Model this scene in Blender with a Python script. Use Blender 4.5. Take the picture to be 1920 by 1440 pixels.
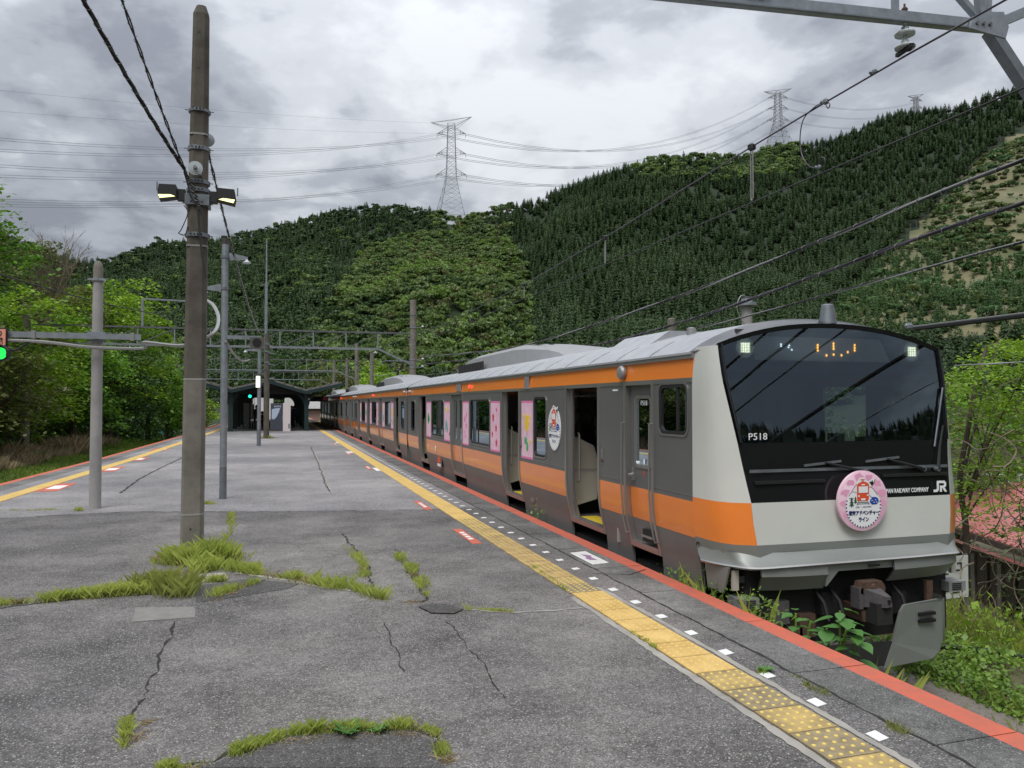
import bpy, math, random
import numpy as np
from mathutils import Vector, Matrix, noise as mnoise
R=math.radians; rnd=random.Random(7)
for o in list(bpy.data.objects): bpy.data.objects.remove(o)
scn=bpy.context.scene; COL=scn.collection
# ------------------------------------------------------------ camera
F=1440.0; YAW=math.atan(438/F); PIT=math.atan(37/F); CH=1.85
cam=bpy.data.cameras.new('camera'); camo=bpy.data.objects.new('camera',cam); COL.objects.link(camo)
camo.location=(0,0,CH); camo.rotation_euler=(R(90)+PIT,0,-YAW)
cam.sensor_width=36; cam.lens=36*F/1920; cam.clip_end=6000; cam.clip_start=.05
scn.camera=camo
scn.render.resolution_x=1024; scn.render.resolution_y=768
# ------------------------------------------------------------ light
SUN_EL,SUN_AZ=R(58),R(215)     # high sun behind cloud, behind and left of the camera
w=bpy.data.worlds.new("World"); scn.world=w; w.use_nodes=True
nt=w.node_tree; nt.nodes.clear()
def N(t,**k):
    n=nt.nodes.new(t)
    for a,b in k.items(): setattr(n,a,b)
    return n
def LK(a,b): nt.links.new(a,b)
def math_(op,a,b=None,cl=False):
    n=N('ShaderNodeMath',operation=op); n.use_clamp=cl
    for i,v in enumerate((a,b)):
        if v is None: continue
        if isinstance(v,(int,float)): n.inputs[i].default_value=v
        else: LK(v,n.inputs[i])
    return n.outputs[0]
sky=N('ShaderNodeTexSky',sky_type='NISHITA'); sky.sun_disc=False; sky.sun_elevation=SUN_EL; sky.sun_rotation=SUN_AZ; sky.air_density=1.5; sky.dust_density=3
tc=N('ShaderNodeTexCoord'); sep=N('ShaderNodeSeparateXYZ'); LK(tc.outputs['Generated'],sep.inputs[0])
zz=math_('ADD',math_('MAXIMUM',sep.outputs[2],0.0),0.22)
cx=math_('DIVIDE',sep.outputs[0],zz); cy=math_('DIVIDE',sep.outputs[1],zz)
cmb=N('ShaderNodeCombineXYZ'); LK(cx,cmb.inputs[0]); LK(cy,cmb.inputs[1])
def cloudnoise(scale,detail,rough,dist,off):
    mp=N('ShaderNodeMapping'); LK(cmb.outputs[0],mp.inputs[0]); mp.inputs['Location'].default_value=off
    n=N('ShaderNodeTexNoise'); LK(mp.outputs[0],n.inputs['Vector']); n.inputs['Scale'].default_value=scale
    n.inputs['Detail'].default_value=detail; n.inputs['Roughness'].default_value=rough; n.inputs['Distortion'].default_value=dist
    return n.outputs['Fac']
big=cloudnoise(.62,2,.5,.3,(3.1,7.4,0)); mid=cloudnoise(2.1,10,.52,.25,(1.0,2.0,0)); fine=cloudnoise(7.5,6,.55,.2,(4.0,1.0,0))
mixn=math_('ADD',math_('ADD',math_('MULTIPLY',big,.40),math_('MULTIPLY',mid,.48)),math_('MULTIPLY',fine,.12))
ramp=N('ShaderNodeValToRGB'); LK(mixn,ramp.inputs[0])
cr=ramp.color_ramp; cr.interpolation='EASE'
cr.elements[0].position=.425; cr.elements[0].color=(.19,.205,.24,1)
cr.elements[1].position=.575; cr.elements[1].color=(.52,.54,.575,1)
e=cr.elements.new(.475); e.color=(.29,.31,.345,1)
e=cr.elements.new(.52); e.color=(.42,.44,.475,1)
# overcast sky is brighter towards the zenith
lift=math_('ADD',math_('MULTIPLY',math_('POWER',math_('MAXIMUM',sep.outputs[2],0.0),2.2),2.1),1.0)
sc=N('ShaderNodeVectorMath',operation='SCALE'); LK(ramp.outputs[0],sc.inputs[0]); LK(lift,sc.inputs[3])
b1=N('ShaderNodeBackground'); LK(sky.outputs[0],b1.inputs[0]); b1.inputs[1].default_value=.06
b2=N('ShaderNodeBackground'); LK(sc.outputs[0],b2.inputs[0]); b2.inputs[1].default_value=1.0
mx=N('ShaderNodeMixShader'); mx.inputs[0].default_value=.93; LK(b1.outputs[0],mx.inputs[1]); LK(b2.outputs[0],mx.inputs[2])
wo=N('ShaderNodeOutputWorld'); LK(mx.outputs[0],wo.inputs[0])
sl=bpy.data.lights.new('sun','SUN'); so=bpy.data.objects.new('sun',sl); COL.objects.link(so)
sl.energy=1.4; sl.angle=R(25); sl.color=(1,.97,.92)
sd=Vector((math.sin(SUN_AZ)*math.cos(SUN_EL),math.cos(SUN_AZ)*math.cos(SUN_EL),math.sin(SUN_EL)))
so.rotation_euler=sd.to_track_quat('Z','Y').to_euler()
vs=scn.view_settings; vs.view_transform='Standard'; vs.look='None'; vs.exposure=0.5; vs.gamma=1; vs.use_curve_mapping=False
# ------------------------------------------------------------ sight lines of the photograph, used to measure distances
_s,_c=math.sin(YAW),math.cos(YAW); _sp,_cp=math.sin(PIT),math.cos(PIT)
def ray(px,py):
    a=(px-960)/F;b=(720-py)/F
    X=a;Y=_cp-b*_sp;Z=_sp+b*_cp
    return (X*_c+Y*_s,-X*_s+Y*_c,Z)
def G(px,py,z=0.):
    d=ray(px,py);k=(z-CH)/d[2];return (d[0]*k,d[1]*k)
def AX(px,py,x):
    d=ray(px,py);k=x/d[0];return (x,d[1]*k,CH+d[2]*k)
def AY(px,py,y):
    d=ray(px,py);k=y/d[1];return (d[0]*k,y,CH+d[2]*k)
# ------------------------------------------------------------ materials
M={}
def mat(name,col,rough=.6,metal=0.,var=.0,vs_=3.,bump=0.,bs=40.,col2=None,spec=.5,var2=0,coat=0.):
    m=bpy.data.materials.new(name); m.use_nodes=True; t=m.node_tree; p=t.nodes['Principled BSDF']
    p.inputs['Roughness'].default_value=rough; p.inputs['Metallic'].default_value=metal
    p.inputs['Specular IOR Level'].default_value=spec
    if coat: p.inputs['Coat Weight'].default_value=coat; p.inputs['Coat Roughness'].default_value=.08
    c=(*col,1); p.inputs['Base Color'].default_value=c
    if var or col2 or bump:
        g=t.nodes.new('ShaderNodeNewGeometry')
    if var or col2:
        n=t.nodes.new('ShaderNodeTexNoise'); n.inputs['Scale'].default_value=vs_; n.inputs['Detail'].default_value=6; n.inputs['Roughness'].default_value=.65
        t.links.new(g.outputs['Position'],n.inputs['Vector'])
        r=t.nodes.new('ShaderNodeValToRGB'); t.links.new(n.outputs['Fac'],r.inputs[0])
        r.color_ramp.elements[0].position=.32; r.color_ramp.elements[1].position=.68
        a=col if col2 else tuple(x*(1-var) for x in col); b=col2 if col2 else tuple(min(1,x*(1+var)) for x in col)
        r.color_ramp.elements[0].color=(*a,1); r.color_ramp.elements[1].color=(*b,1)
        t.links.new(r.outputs[0],p.inputs['Base Color'])
    if bump:
        n2=t.nodes.new('ShaderNodeTexNoise'); n2.inputs['Scale'].default_value=bs; n2.inputs['Detail'].default_value=4
        t.links.new(g.outputs['Position'],n2.inputs['Vector'])
        bp=t.nodes.new('ShaderNodeBump'); bp.inputs['Strength'].default_value=bump; bp.inputs['Distance'].default_value=.01
        t.links.new(n2.outputs['Fac'],bp.inputs['Height']); t.links.new(bp.outputs[0],p.inputs['Normal'])
    M[name]=m; return m
def leafmat(name,c1,c2,trans=.35,rough=.6,shift=(0,0,0),big=.25):
    m=bpy.data.materials.new(name); m.use_nodes=True; t=m.node_tree; t.nodes.clear()
    g=t.nodes.new('ShaderNodeNewGeometry')
    n=t.nodes.new('ShaderNodeTexNoise'); n.inputs['Scale'].default_value=big; n.inputs['Detail'].default_value=3; t.links.new(g.outputs['Position'],n.inputs['Vector'])
    oi=t.nodes.new('ShaderNodeObjectInfo'); ra=t.nodes.new('ShaderNodeMath'); ra.operation='MULTIPLY_ADD'; t.links.new(oi.outputs['Random'],ra.inputs[0]); ra.inputs[1].default_value=.9 if name.startswith('forest') else 0.; t.links.new(g.outputs['Random Per Island'],ra.inputs[2])
    a=t.nodes.new('ShaderNodeMath'); a.operation='MULTIPLY_ADD'; t.links.new(ra.outputs[0],a.inputs[0]); a.inputs[1].default_value=.42 if name.startswith('forest') else .55; 
    b=t.nodes.new('ShaderNodeMath'); b.operation='MULTIPLY_ADD'; t.links.new(n.outputs['Fac'],b.inputs[0]); b.inputs[1].default_value=1.3; b.inputs[2].default_value=-.42
    t.links.new(b.outputs[0],a.inputs[2]); a.use_clamp=True
    mxx=t.nodes.new('ShaderNodeMix'); mxx.data_type='RGBA'; t.links.new(a.outputs[0],mxx.inputs[0]); mxx.inputs[6].default_value=(*c1,1); mxx.inputs[7].default_value=(*c2,1)
    d=t.nodes.new('ShaderNodeBsdfDiffuse'); tr=t.nodes.new('ShaderNodeBsdfTranslucent'); s=t.nodes.new('ShaderNodeMixShader'); s.inputs[0].default_value=trans
    t.links.new(mxx.outputs[2],d.inputs[0]); t.links.new(mxx.outputs[2],tr.inputs[0]); t.links.new(d.outputs[0],s.inputs[1]); t.links.new(tr.outputs[0],s.inputs[2])
    gl=t.nodes.new('ShaderNodeBsdfGlossy'); gl.inputs['Roughness'].default_value=.45; gl.inputs[0].default_value=(.8,.85,.8,1)
    s2=t.nodes.new('ShaderNodeMixShader'); s2.inputs[0].default_value=.035; t.links.new(s.outputs[0],s2.inputs[1]); t.links.new(gl.outputs[0],s2.inputs[2])
    o=t.nodes.new('ShaderNodeOutputMaterial'); t.links.new(s2.outputs[0],o.inputs[0]); M[name]=m; return m
def glassmat(name,tint,refl=1.0,rough=.01):
    m=bpy.data.materials.new(name); m.use_nodes=True; t=m.node_tree; t.nodes.clear()
    f=t.nodes.new('ShaderNodeFresnel'); f.inputs[0].default_value=1.55
    k=t.nodes.new('ShaderNodeMath'); k.operation='MULTIPLY_ADD'; k.inputs[1].default_value=1.4*refl; k.inputs[2].default_value=.05*refl; k.use_clamp=True; t.links.new(f.outputs[0],k.inputs[0])
    tr=t.nodes.new('ShaderNodeBsdfTransparent'); tr.inputs[0].default_value=(*tint,1)
    g=t.nodes.new('ShaderNodeBsdfGlossy'); g.inputs['Roughness'].default_value=rough; g.inputs[0].default_value=(.72,.86,.97,1)
    s=t.nodes.new('ShaderNodeMixShader'); t.links.new(k.outputs[0],s.inputs[0]); t.links.new(tr.outputs[0],s.inputs[1]); t.links.new(g.outputs[0],s.inputs[2])
    o=t.nodes.new('ShaderNodeOutputMaterial'); t.links.new(s.outputs[0],o.inputs[0]); M[name]=m; return m
def emis(name,col,st):
    m=bpy.data.materials.new(name); m.use_nodes=True; p=m.node_tree.nodes['Principled BSDF']
    p.inputs['Base Color'].default_value=(*col,1); p.inputs['Emission Color'].default_value=(*col,1); p.inputs['Emission Strength'].default_value=st; M[name]=m; return m
def asphalt(name,base,brown,speck,sp_amt,spscale,bump=.5,stain=.35):
    m=bpy.data.materials.new(name); m.use_nodes=True; t=m.node_tree; p=t.nodes['Principled BSDF']; p.inputs['Roughness'].default_value=.85; p.inputs['Specular IOR Level'].default_value=.3
    g=t.nodes.new('ShaderNodeNewGeometry')
    def no(scale,det,ro=.6):
        n=t.nodes.new('ShaderNodeTexNoise'); n.inputs['Scale'].default_value=scale; n.inputs['Detail'].default_value=det; n.inputs['Roughness'].default_value=ro; t.links.new(g.outputs['Position'],n.inputs['Vector']); return n.outputs['Fac']
    def rp(f,a,b,ca,cb):
        r=t.nodes.new('ShaderNodeValToRGB'); t.links.new(f,r.inputs[0]); r.color_ramp.elements[0].position=a; r.color_ramp.elements[1].position=b
        r.color_ramp.elements[0].color=(*ca,1); r.color_ramp.elements[1].color=(*cb,1); return r.outputs[0]
    def mixc(f,a,b,mode='MIX'):
        x=t.nodes.new('ShaderNodeMix'); x.data_type='RGBA'; x.blend_type=mode
        if isinstance(f,float): x.inputs[0].default_value=f
        else: t.links.new(f,x.inputs[0])
        t.links.new(a,x.inputs[6]); t.links.new(b,x.inputs[7]); return x.outputs[2]
    large=rp(no(.38,5,.6),.36,.66,base,brown)
    st=rp(no(1.1,7,.7),.35,.62,(1-stain,)*3,(1.12,)*3)
    c=mixc(1.0,large,st,'MULTIPLY')
    st3=rp(no(.16,3,.5),.38,.6,(.70,.70,.72),(1.14,1.12,1.10))
    c=mixc(1.0,c,st3,'MULTIPLY')
    med=rp(no(14,5,.75),.3,.7,(.72,)*3,(1.25,)*3); c=mixc(1.0,c,med,'MULTIPLY')
    v=t.nodes.new('ShaderNodeTexVoronoi'); v.inputs['Scale'].default_value=spscale; t.links.new(g.outputs['Position'],v.inputs['Vector'])
    sx=t.nodes.new('ShaderNodeSeparateColor'); t.links.new(v.outputs['Color'],sx.inputs[0])
    sm=t.nodes.new('ShaderNodeMath'); sm.operation='GREATER_THAN'; t.links.new(sx.outputs[0],sm.inputs[0]); sm.inputs[1].default_value=1-sp_amt
    gr=rp(sx.outputs[1],0,1,(.55,)*3,(1.45,)*3); c=mixc(1.0,c,gr,'MULTIPLY')
    wv=t.nodes.new('ShaderNodeRGB'); wv.outputs[0].default_value=(*speck,1)
    c=mixc(sm.outputs[0],c,wv.outputs[0]); t.links.new(c,p.inputs['Base Color'])
    ad=t.nodes.new('ShaderNodeMath'); ad.operation='ADD'; t.links.new(v.outputs['Distance'],ad.inputs[0]); t.links.new(no(60,4),ad.inputs[1])
    bp=t.nodes.new('ShaderNodeBump'); bp.inputs['Strength'].default_value=bump; bp.inputs['Distance'].default_value=.008; t.links.new(ad.outputs[0],bp.inputs['Height']); t.links.new(bp.outputs[0],p.inputs['Normal'])
    M[name]=m; return m
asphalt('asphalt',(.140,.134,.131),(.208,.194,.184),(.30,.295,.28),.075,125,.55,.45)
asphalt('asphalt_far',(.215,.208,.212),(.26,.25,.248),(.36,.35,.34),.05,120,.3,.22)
asphalt('edge_concrete',(.135,.135,.13),(.215,.21,.20),(.27,.265,.25),.05,160,.35,.5)
asphalt('patch_asphalt',(.075,.073,.072),(.095,.09,.088),(.22,.215,.20),.05,150,.5,.2)
mat('concrete',(.30,.28,.25),.85,var=.25,vs_=2.5,bump=.3,bs=60)
mat('pole_concrete',(.125,.112,.095),.9,vs_=2.2,col2=(.235,.215,.185),bump=.4,bs=70)
mat('pole_dark',(.058,.050,.040),.9,vs_=2.6,col2=(.125,.11,.09),bump=.4,bs=70)
mat('pole_pale',(.30,.29,.28),.85,var=.14,vs_=3,bump=.2,bs=60)
mat('galv',(.27,.295,.32),.45,.5,var=.18,vs_=9)
mat('galv_dark',(.19,.21,.23),.5,.5,var=.2,vs_=6)
mat('steel_old',(.13,.135,.14),.6,.4,var=.3,vs_=5)
mat('cap_brown',(.05,.04,.035),.7)
mat('rubber',(.012,.012,.012),.6); mat('black',(.008,.008,.009),.55); mat('wire',(.022,.021,.022),.6); mat('wire_light',(.30,.30,.29),.45,.4)
mat('wire_far',(.16,.165,.18),.8); mat('pylon',(.30,.31,.33),.6,.2); mat('wire_copper',(.075,.06,.085),.45,.5)  # pylon grey is pale to put the fading of distance haze into the colour
mat('red_paint',(.56,.115,.062),.8,vs_=7,bump=.35,bs=60,col2=(.40,.115,.075))
mat('white_paint',(.72,.72,.70),.6,var=.08,vs_=20)
mat('yellow_tile',(.46,.29,.085),.8,vs_=3.5,col2=(.66,.45,.17),bump=.2,bs=80)
mat('yellow_worn',(.22,.165,.085),.85,vs_=5,col2=(.50,.355,.13),bump=.3,bs=80)
mat('tile_brown',(.17,.135,.085),.88,vs_=10,col2=(.33,.26,.14),bump=.3,bs=80)
mat('dome_yellow',(.66,.50,.13),.7,var=.1,vs_=30)
mat('dirt',(.07,.055,.04),.95,vs_=4,col2=(.16,.125,.085),bump=.6,bs=30)
mat('crack',(.022,.02,.018),.95); mat('moss',(.055,.075,.022),.95,var=.4,vs_=30)
mat('straw',(.36,.24,.13),.9,var=.3,vs_=30)
mat('ballast',(.13,.11,.095),.9,vs_=18,col2=(.22,.19,.165),bump=1,bs=25)
# train
mat('train_grey',(.155,.158,.155),.40,.25,var=.05,vs_=2)
mat('train_silver',(.34,.335,.33),.33,.75,var=.07,vs_=3)
mat('train_lower',(.20,.20,.195),.46,.2,var=.08,vs_=2)
mat('train_orange',(.86,.235,.032),.28,0,var=.03,vs_=3,coat=.6)
mat('train_white',(.60,.61,.57),.30,0,var=.035,vs_=2,coat=.5)
mat('train_roof',(.43,.44,.46),.42,.5,var=.13,vs_=5)
mat('train_black',(.010,.010,.011),.16,0,spec=.5,coat=.3)
mat('train_cowl',(.022,.022,.026),.28,0,coat=.3)
mat('bumper_silver',(.25,.265,.25),.48,.35,var=.04,vs_=3)
mat('ac_grey',(.30,.305,.31),.45,.35,var=.08,vs_=5)
mat('steel',(.42,.41,.40),.34,.8); mat('rust',(.12,.065,.04),.85,vs_=20,col2=(.055,.035,.028)); mat('cast',(.13,.12,.125),.6,.4,var=.2,vs_=20)
mat('under',(.018,.017,.017),.85,var=.3,vs_=8); mat('interior',(.33,.33,.31),.6); mat('interior_dark',(.055,.055,.055),.7); mat('beige',(.46,.44,.38),.55)
mat('seat_blue',(.03,.05,.12),.9); mat('floor_yellow',(.62,.46,.03),.7); mat('floor_grey',(.08,.08,.085),.6)
mat('pink_light',(.80,.45,.60),.5,vs_=7,col2=(.86,.62,.74)); mat('pink_dark',(.80,.20,.44),.5); mat('pink_disc',(.86,.50,.64),.4,vs_=7,col2=(.90,.70,.79)); mat('patch_grey',(.19,.18,.165),.9,var=.15,vs_=8,bump=.3)
mat('flower_red',(.62,.06,.10),.5); mat('flower_yellow',(.85,.62,.05),.5); mat('leaf_green',(.05,.42,.12),.5); mat('teal',(.05,.35,.33),.5)
mat('print_white',(.85,.86,.87),.5); mat('print_navy',(.02,.02,.13),.5); mat('print_red',(.78,.09,.03),.5); mat('print_blue',(.01,.06,.38),.5); mat('print_pine',(.03,.09,.05),.5); mat('print_black',(.01,.01,.01),.5); mat('print_purple',(.30,.16,.30),.5)
mat('signal_board',(.78,.33,.24),.5)
glassmat('windshield',(.42,.48,.49),1.0); glassmat('side_glass',(.03,.036,.034),.5); glassmat('clear_glass',(.7,.75,.75),.8)
emis('led_amber',(1,.42,.05),3); emis('led_white',(.8,.95,1),1.6); emis('lamp_white',(1,1,.80),.95); emis('lamp_yellow',(.85,.9,.35),1.3); emis('red_lamp',(1,.05,.05),1.6); emis('green_lamp',(.02,.85,.10),1.0); emis('cyan_lamp',(.02,.85,.6),1.2); emis('tube_light',(.95,1,1),1.5)
mat('canopy_green',(.008,.027,.027),.5,var=.2,vs_=6); mat('canopy_roof',(.17,.155,.14),.85,var=.3,vs_=4); mat('wall_white',(.62,.62,.60),.8,var=.08,vs_=2); mat('bldg_dark',(.012,.012,.014),.8)
mat('vend_dark',(.055,.062,.085),.5); mat('vend_pink',(.66,.60,.60),.5); mat('vend_blue',(.42,.50,.62),.5)
mat('roof_red',(.27,.065,.058),.6,vs_=1.2,col2=(.42,.15,.135)); mat('wood_wall',(.06,.045,.035),.85,var=.3,vs_=6); mat('house_wall',(.30,.20,.17),.85)
mat('bark',(.085,.065,.05),.95,var=.4,vs_=8,bump=.5,bs=30); mat('twig',(.22,.175,.13),.9,var=.3,vs_=6)
mat('skin',(.45,.28,.2),.6); mat('hair',(.012,.01,.01),.6); mat('cloth_black',(.014,.014,.018),.9); mat('cloth_navy',(.02,.04,.13),.9); mat('cloth_grey',(.06,.06,.065),.9)
mat('porcelain',(.42,.46,.47),.25,0,coat=.4); mat('speaker_brown',(.095,.088,.075),.6)
leafmat('leaf_maple',(.045,.13,.012),(.22,.42,.035),.4); leafmat('leaf_bright',(.09,.20,.012),(.38,.56,.045),.4); leafmat('leaf_dark',(.018,.05,.012),(.075,.15,.028),.3); leafmat('leaf_olive',(.06,.085,.02),(.20,.22,.06),.35)
leafmat('forest_scrub',(.05,.085,.028),(.15,.19,.06),.2,big=.03); leafmat('forest_conifer',(.026,.054,.022),(.072,.118,.042),.1,big=.02); leafmat('forest_young',(.035,.085,.030),(.09,.165,.05),.1,big=.02)  # forest greens, here and below, lightened in the colour in place of haze
leafmat('forest_broad',(.045,.085,.024),(.14,.21,.048),.2,big=.03); leafmat('forest_olive',(.065,.080,.026),(.15,.165,.048),.2,big=.03); leafmat('forest_lime',(.07,.14,.022),(.19,.29,.055),.25,big=.03); leafmat('forest_darkbroad',(.018,.045,.014),(.058,.105,.026),.15,big=.03)
leafmat('grass',(.25,.35,.05),(.60,.64,.17),.4,big=1.2); leafmat('grass_dull',(.14,.19,.035),(.38,.40,.10),.35,big=.8); leafmat('grass_green',(.09,.16,.025),(.27,.38,.06),.4,big=.8); leafmat('dry_grass',(.20,.155,.09),(.42,.33,.20),.3,big=1.); leafmat('weed_leaf',(.07,.16,.02),(.27,.42,.06),.35,big=1.); leafmat('bigleaf',(.05,.15,.03),(.12,.27,.07),.3,big=2.)
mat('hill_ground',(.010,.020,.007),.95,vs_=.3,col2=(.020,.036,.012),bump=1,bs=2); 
# ------------------------------------------------------------ object helpers
def link(o): COL.objects.link(o); return o
def org(p):
    v=Vector((0,0,0))
    while p is not None: v=v+p.location; p=p.parent
    return v
def tag(o,label=None,cat=None,group=None,kind=None):
    if label: o['label']=label
    if cat: o['category']=cat
    if group: o['group']=group
    if kind: o['kind']=kind
    return o
def thing(name,loc,label,cat,group=None,rz=0):
    o=bpy.data.objects.new(name,None); o.location=loc; o.rotation_euler=(0,0,rz); o.empty_display_size=.2; link(o); return tag(o,label,cat,group)
class MB:
    def __init__(s): s.v=[];s.f=[];s.m=[]
    def add(s,vs,fs,m=0):
        k=len(s.v); s.v.extend(vs); s.f.extend([tuple(i+k for i in f) for f in fs]); s.m.extend([m]*len(fs)); return s
    def box(s,x0,x1,y0,y1,z0,z1,m=0):
        return s.add([(x0,y0,z0),(x1,y0,z0),(x1,y1,z0),(x0,y1,z0),(x0,y0,z1),(x1,y0,z1),(x1,y1,z1),(x0,y1,z1)],
          [(0,3,2,1),(4,5,6,7),(0,1,5,4),(1,2,6,5),(2,3,7,6),(3,0,4,7)],m)
    def tube(s,pts,r,n=8,m=0,cap=True,radii=None):
        pts=[Vector(p) for p in pts]; k=len(s.v); up=None
        for i,p in enumerate(pts):
            a=pts[max(0,i-1)]; b=pts[min(len(pts)-1,i+1)]; t=(b-a)
            t=t.normalized() if t.length>1e-9 else Vector((0,0,1))
            if up is None: up=Vector((0,0,1)) if abs(t.z)<.9 else Vector((1,0,0))
            sx=t.cross(up); 
            if sx.length<1e-5: sx=t.orthogonal()
            sx.normalize(); uu=sx.cross(t).normalized(); up=uu; rr=radii[i] if radii else r
            for j in range(n):
                a_=2*math.pi*(j+.5)/n; s.v.append(tuple(p+sx*math.cos(a_)*rr+uu*math.sin(a_)*rr))
        for i in range(len(pts)-1):
            for j in range(n):
                s.f.append((k+i*n+j,k+i*n+(j+1)%n,k+(i+1)*n+(j+1)%n,k+(i+1)*n+j)); s.m.append(m)
        if cap:
            s.f.append(tuple(k+j for j in range(n))[::-1]); s.m.append(m)
            e=k+(len(pts)-1)*n; s.f.append(tuple(e+j for j in range(n))); s.m.append(m)
        return s
    def bar(s,a,b,w,h=None,m=0):     # square bar between two points
        a=Vector(a);b=Vector(b);t=(b-a).normalized(); h=h or w
        up=Vector((0,0,1)) if abs(t.z)<.95 else Vector((1,0,0)); sx=t.cross(up).normalized(); uu=sx.cross(t)
        vs=[]
        for p in (a,b):
            for i,j in ((-1,-1),(1,-1),(1,1),(-1,1)): vs.append(tuple(p+sx*i*w/2+uu*j*h/2))
        return s.add(vs,[(0,1,2,3),(7,6,5,4),(0,4,5,1),(1,5,6,2),(2,6,7,3),(3,7,4,0)],m)
    def lathe(s,c,prof,n=16,axis='z',m=0):
        k=len(s.v)
        for (r,h) in prof:
            for j in range(n):
                a=2*math.pi*j/n; x,y=math.cos(a)*r,math.sin(a)*r
                s.v.append({'z':(c[0]+x,c[1]+y,c[2]+h),'y':(c[0]+x,c[1]+h,c[2]+y),'x':(c[0]+h,c[1]+x,c[2]+y)}[axis])
        for i in range(len(prof)-1):
            for j in range(n):
                q=(k+i*n+j,k+i*n+(j+1)%n,k+(i+1)*n+(j+1)%n,k+(i+1)*n+j); s.f.append(q); s.m.append(m)
        s.f.append(tuple(k+j for j in range(n))[::-1]); s.m.append(m); e=k+(len(prof)-1)*n; s.f.append(tuple(e+j for j in range(n))); s.m.append(m)
        return s
    def prism(s,poly,h0,h1,axis='y',m=0):   # polygon in the plane across 'axis', extruded from h0 to h1
        n=len(poly); f={'y':lambda p,h:(p[0],h,p[1]),'x':lambda p,h:(h,p[0],p[1]),'z':lambda p,h:(p[0],p[1],h)}[axis]
        vs=[f(p,h0) for p in poly]+[f(p,h1) for p in poly]
        fs=[tuple(range(n)),tuple(range(2*n-1,n-1,-1))]+[(i,(i+1)%n,n+(i+1)%n,n+i) for i in range(n)]
        return s.add(vs,fs,m)
    def build(s,name,mats,parent=None,smooth=False,ang=35,label=None,cat=None,group=None,kind=None,loc=None):
        me=bpy.data.meshes.new(name)
        base=org(parent) if loc is None else Vector(loc)
        vs=[(x-base.x,y-base.y,z-base.z) for x,y,z in s.v] if (parent is not None or loc is not None) else s.v
        me.from_pydata(vs,[],s.f)
        for q in (mats if isinstance(mats,(list,tuple)) else [mats]): me.materials.append(M[q])
        if any(s.m): me.polygons.foreach_set('material_index',s.m)
        if smooth:
            me.polygons.foreach_set('use_smooth',[True]*len(s.f)); me.set_sharp_from_angle(angle=R(ang))
        me.update()
        o=bpy.data.objects.new(name,me); 
        if loc is not None: o.location=loc
        link(o); o.parent=parent; return tag(o,label,cat,group,kind)
def copy_tree(o,parent=None,off=None):
    c=o.copy(); COL.objects.link(c); c.parent=parent
    if off is not None: c.location=o.location+Vector(off)
    for ch in o.children: copy_tree(ch,c)
    return c
def quadmesh(name,V,nper,mats,parent=None,midx=None,**k):   # numpy: V (n*nper,3), faces of nper verts
    V=np.asarray(V,dtype=np.float32); nf=len(V)//nper; me=bpy.data.meshes.new(name)
    if parent is not None: V=V-np.array(org(parent),dtype=np.float32)
    me.vertices.add(len(V)); me.vertices.foreach_set('co',V.ravel()); me.loops.add(len(V)); me.loops.foreach_set('vertex_index',np.arange(len(V),dtype=np.int32))
    me.polygons.add(nf); me.polygons.foreach_set('loop_start',np.arange(0,len(V),nper,dtype=np.int32))
    for q in (mats if isinstance(mats,(list,tuple)) else [mats]): me.materials.append(M[q])
    if midx is not None: me.polygons.foreach_set('material_index',np.asarray(midx,dtype=np.int32))
    me.update(calc_edges=True); o=bpy.data.objects.new(name,me); link(o); o.parent=parent; return tag(o,**k)
def text_mesh(name,body,size,loc,rot,m,parent,align='LEFT',extr=.001,sx=1.,bold=0):
    cu=bpy.data.curves.new(name,'FONT'); cu.body=body; cu.size=size; cu.align_x=align; cu.extrude=extr; cu.offset=bold; cu.resolution_u=2
    t=bpy.data.objects.new(name,cu); link(t); dg=bpy.context.evaluated_depsgraph_get(); dg.update()
    me=bpy.data.meshes.new_from_object(t.evaluated_get(dg)); bpy.data.objects.remove(t)
    me.transform(Matrix.Diagonal((sx,1,1,1))); me.materials.clear(); me.materials.append(M[m]); me.name=name
    o=bpy.data.objects.new(name,me); o.location=Vector(loc)-org(parent); o.rotation_euler=rot; link(o); o.parent=parent; return o
FRONT=(R(90),0,0); LEFTSIDE=(R(90),0,R(-90))
def interp(x,pts):
    if x<=pts[0][0]: return pts[0][1]
    for (a,b),(c,d) in zip(pts,pts[1:]):
        if x<=c: return b+(d-b)*(x-a)/(c-a)
    return pts[-1][1]
# ============================================================ TERRAIN
SKY=[(-900,470),(-500,430),(-150,420),(0,430),(100,470),(150,485),(195,482),(240,468),(290,452),(330,448),(400,445),(500,422),(600,395),(680,380),(750,380),(815,388),(850,404),(880,400),(940,384),(960,378),(1000,368),(1050,347),(1100,328),(1170,304),(1230,291),(1300,285),(1350,285),(1400,286),(1450,266),(1500,262),(1560,252),(1600,238),(1650,213),(1690,198),(1760,192),(1800,190),(1850,172),(1920,148),(2100,100),(2500,40),(3000,60)]
rng=np.random.default_rng(3)
def az_px(a):      # world azimuth (from +y towards +x) to photograph column
    b=a-YAW
    return 960+F*math.tan(b) if abs(b)<1.1 else (3600 if b>0 else -1600)
def ridge(a):
    b=(a-YAW+math.pi)%(2*math.pi)-math.pi
    if abs(b)<.95:
        px=960+F*math.tan(b); y=interp(px,SKY); el=(757-y)/F*math.cos(b)
    else: px=None; el=.26+.04*math.sin(3*a)+.03*math.sin(7*a+1)
    if abs(b)>.7:
        k=min(1,(abs(b)-.7)/.25); el=el*(1-k)+(.26+.04*math.sin(3*a)+.03*math.sin(7*a+1))*k
    Rr=interp(px if px is not None else 0,[(100,520),(600,500),(880,430),(1000,400),(1300,430),(1450,500),(1920,520)])
    return el,Rr
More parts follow.
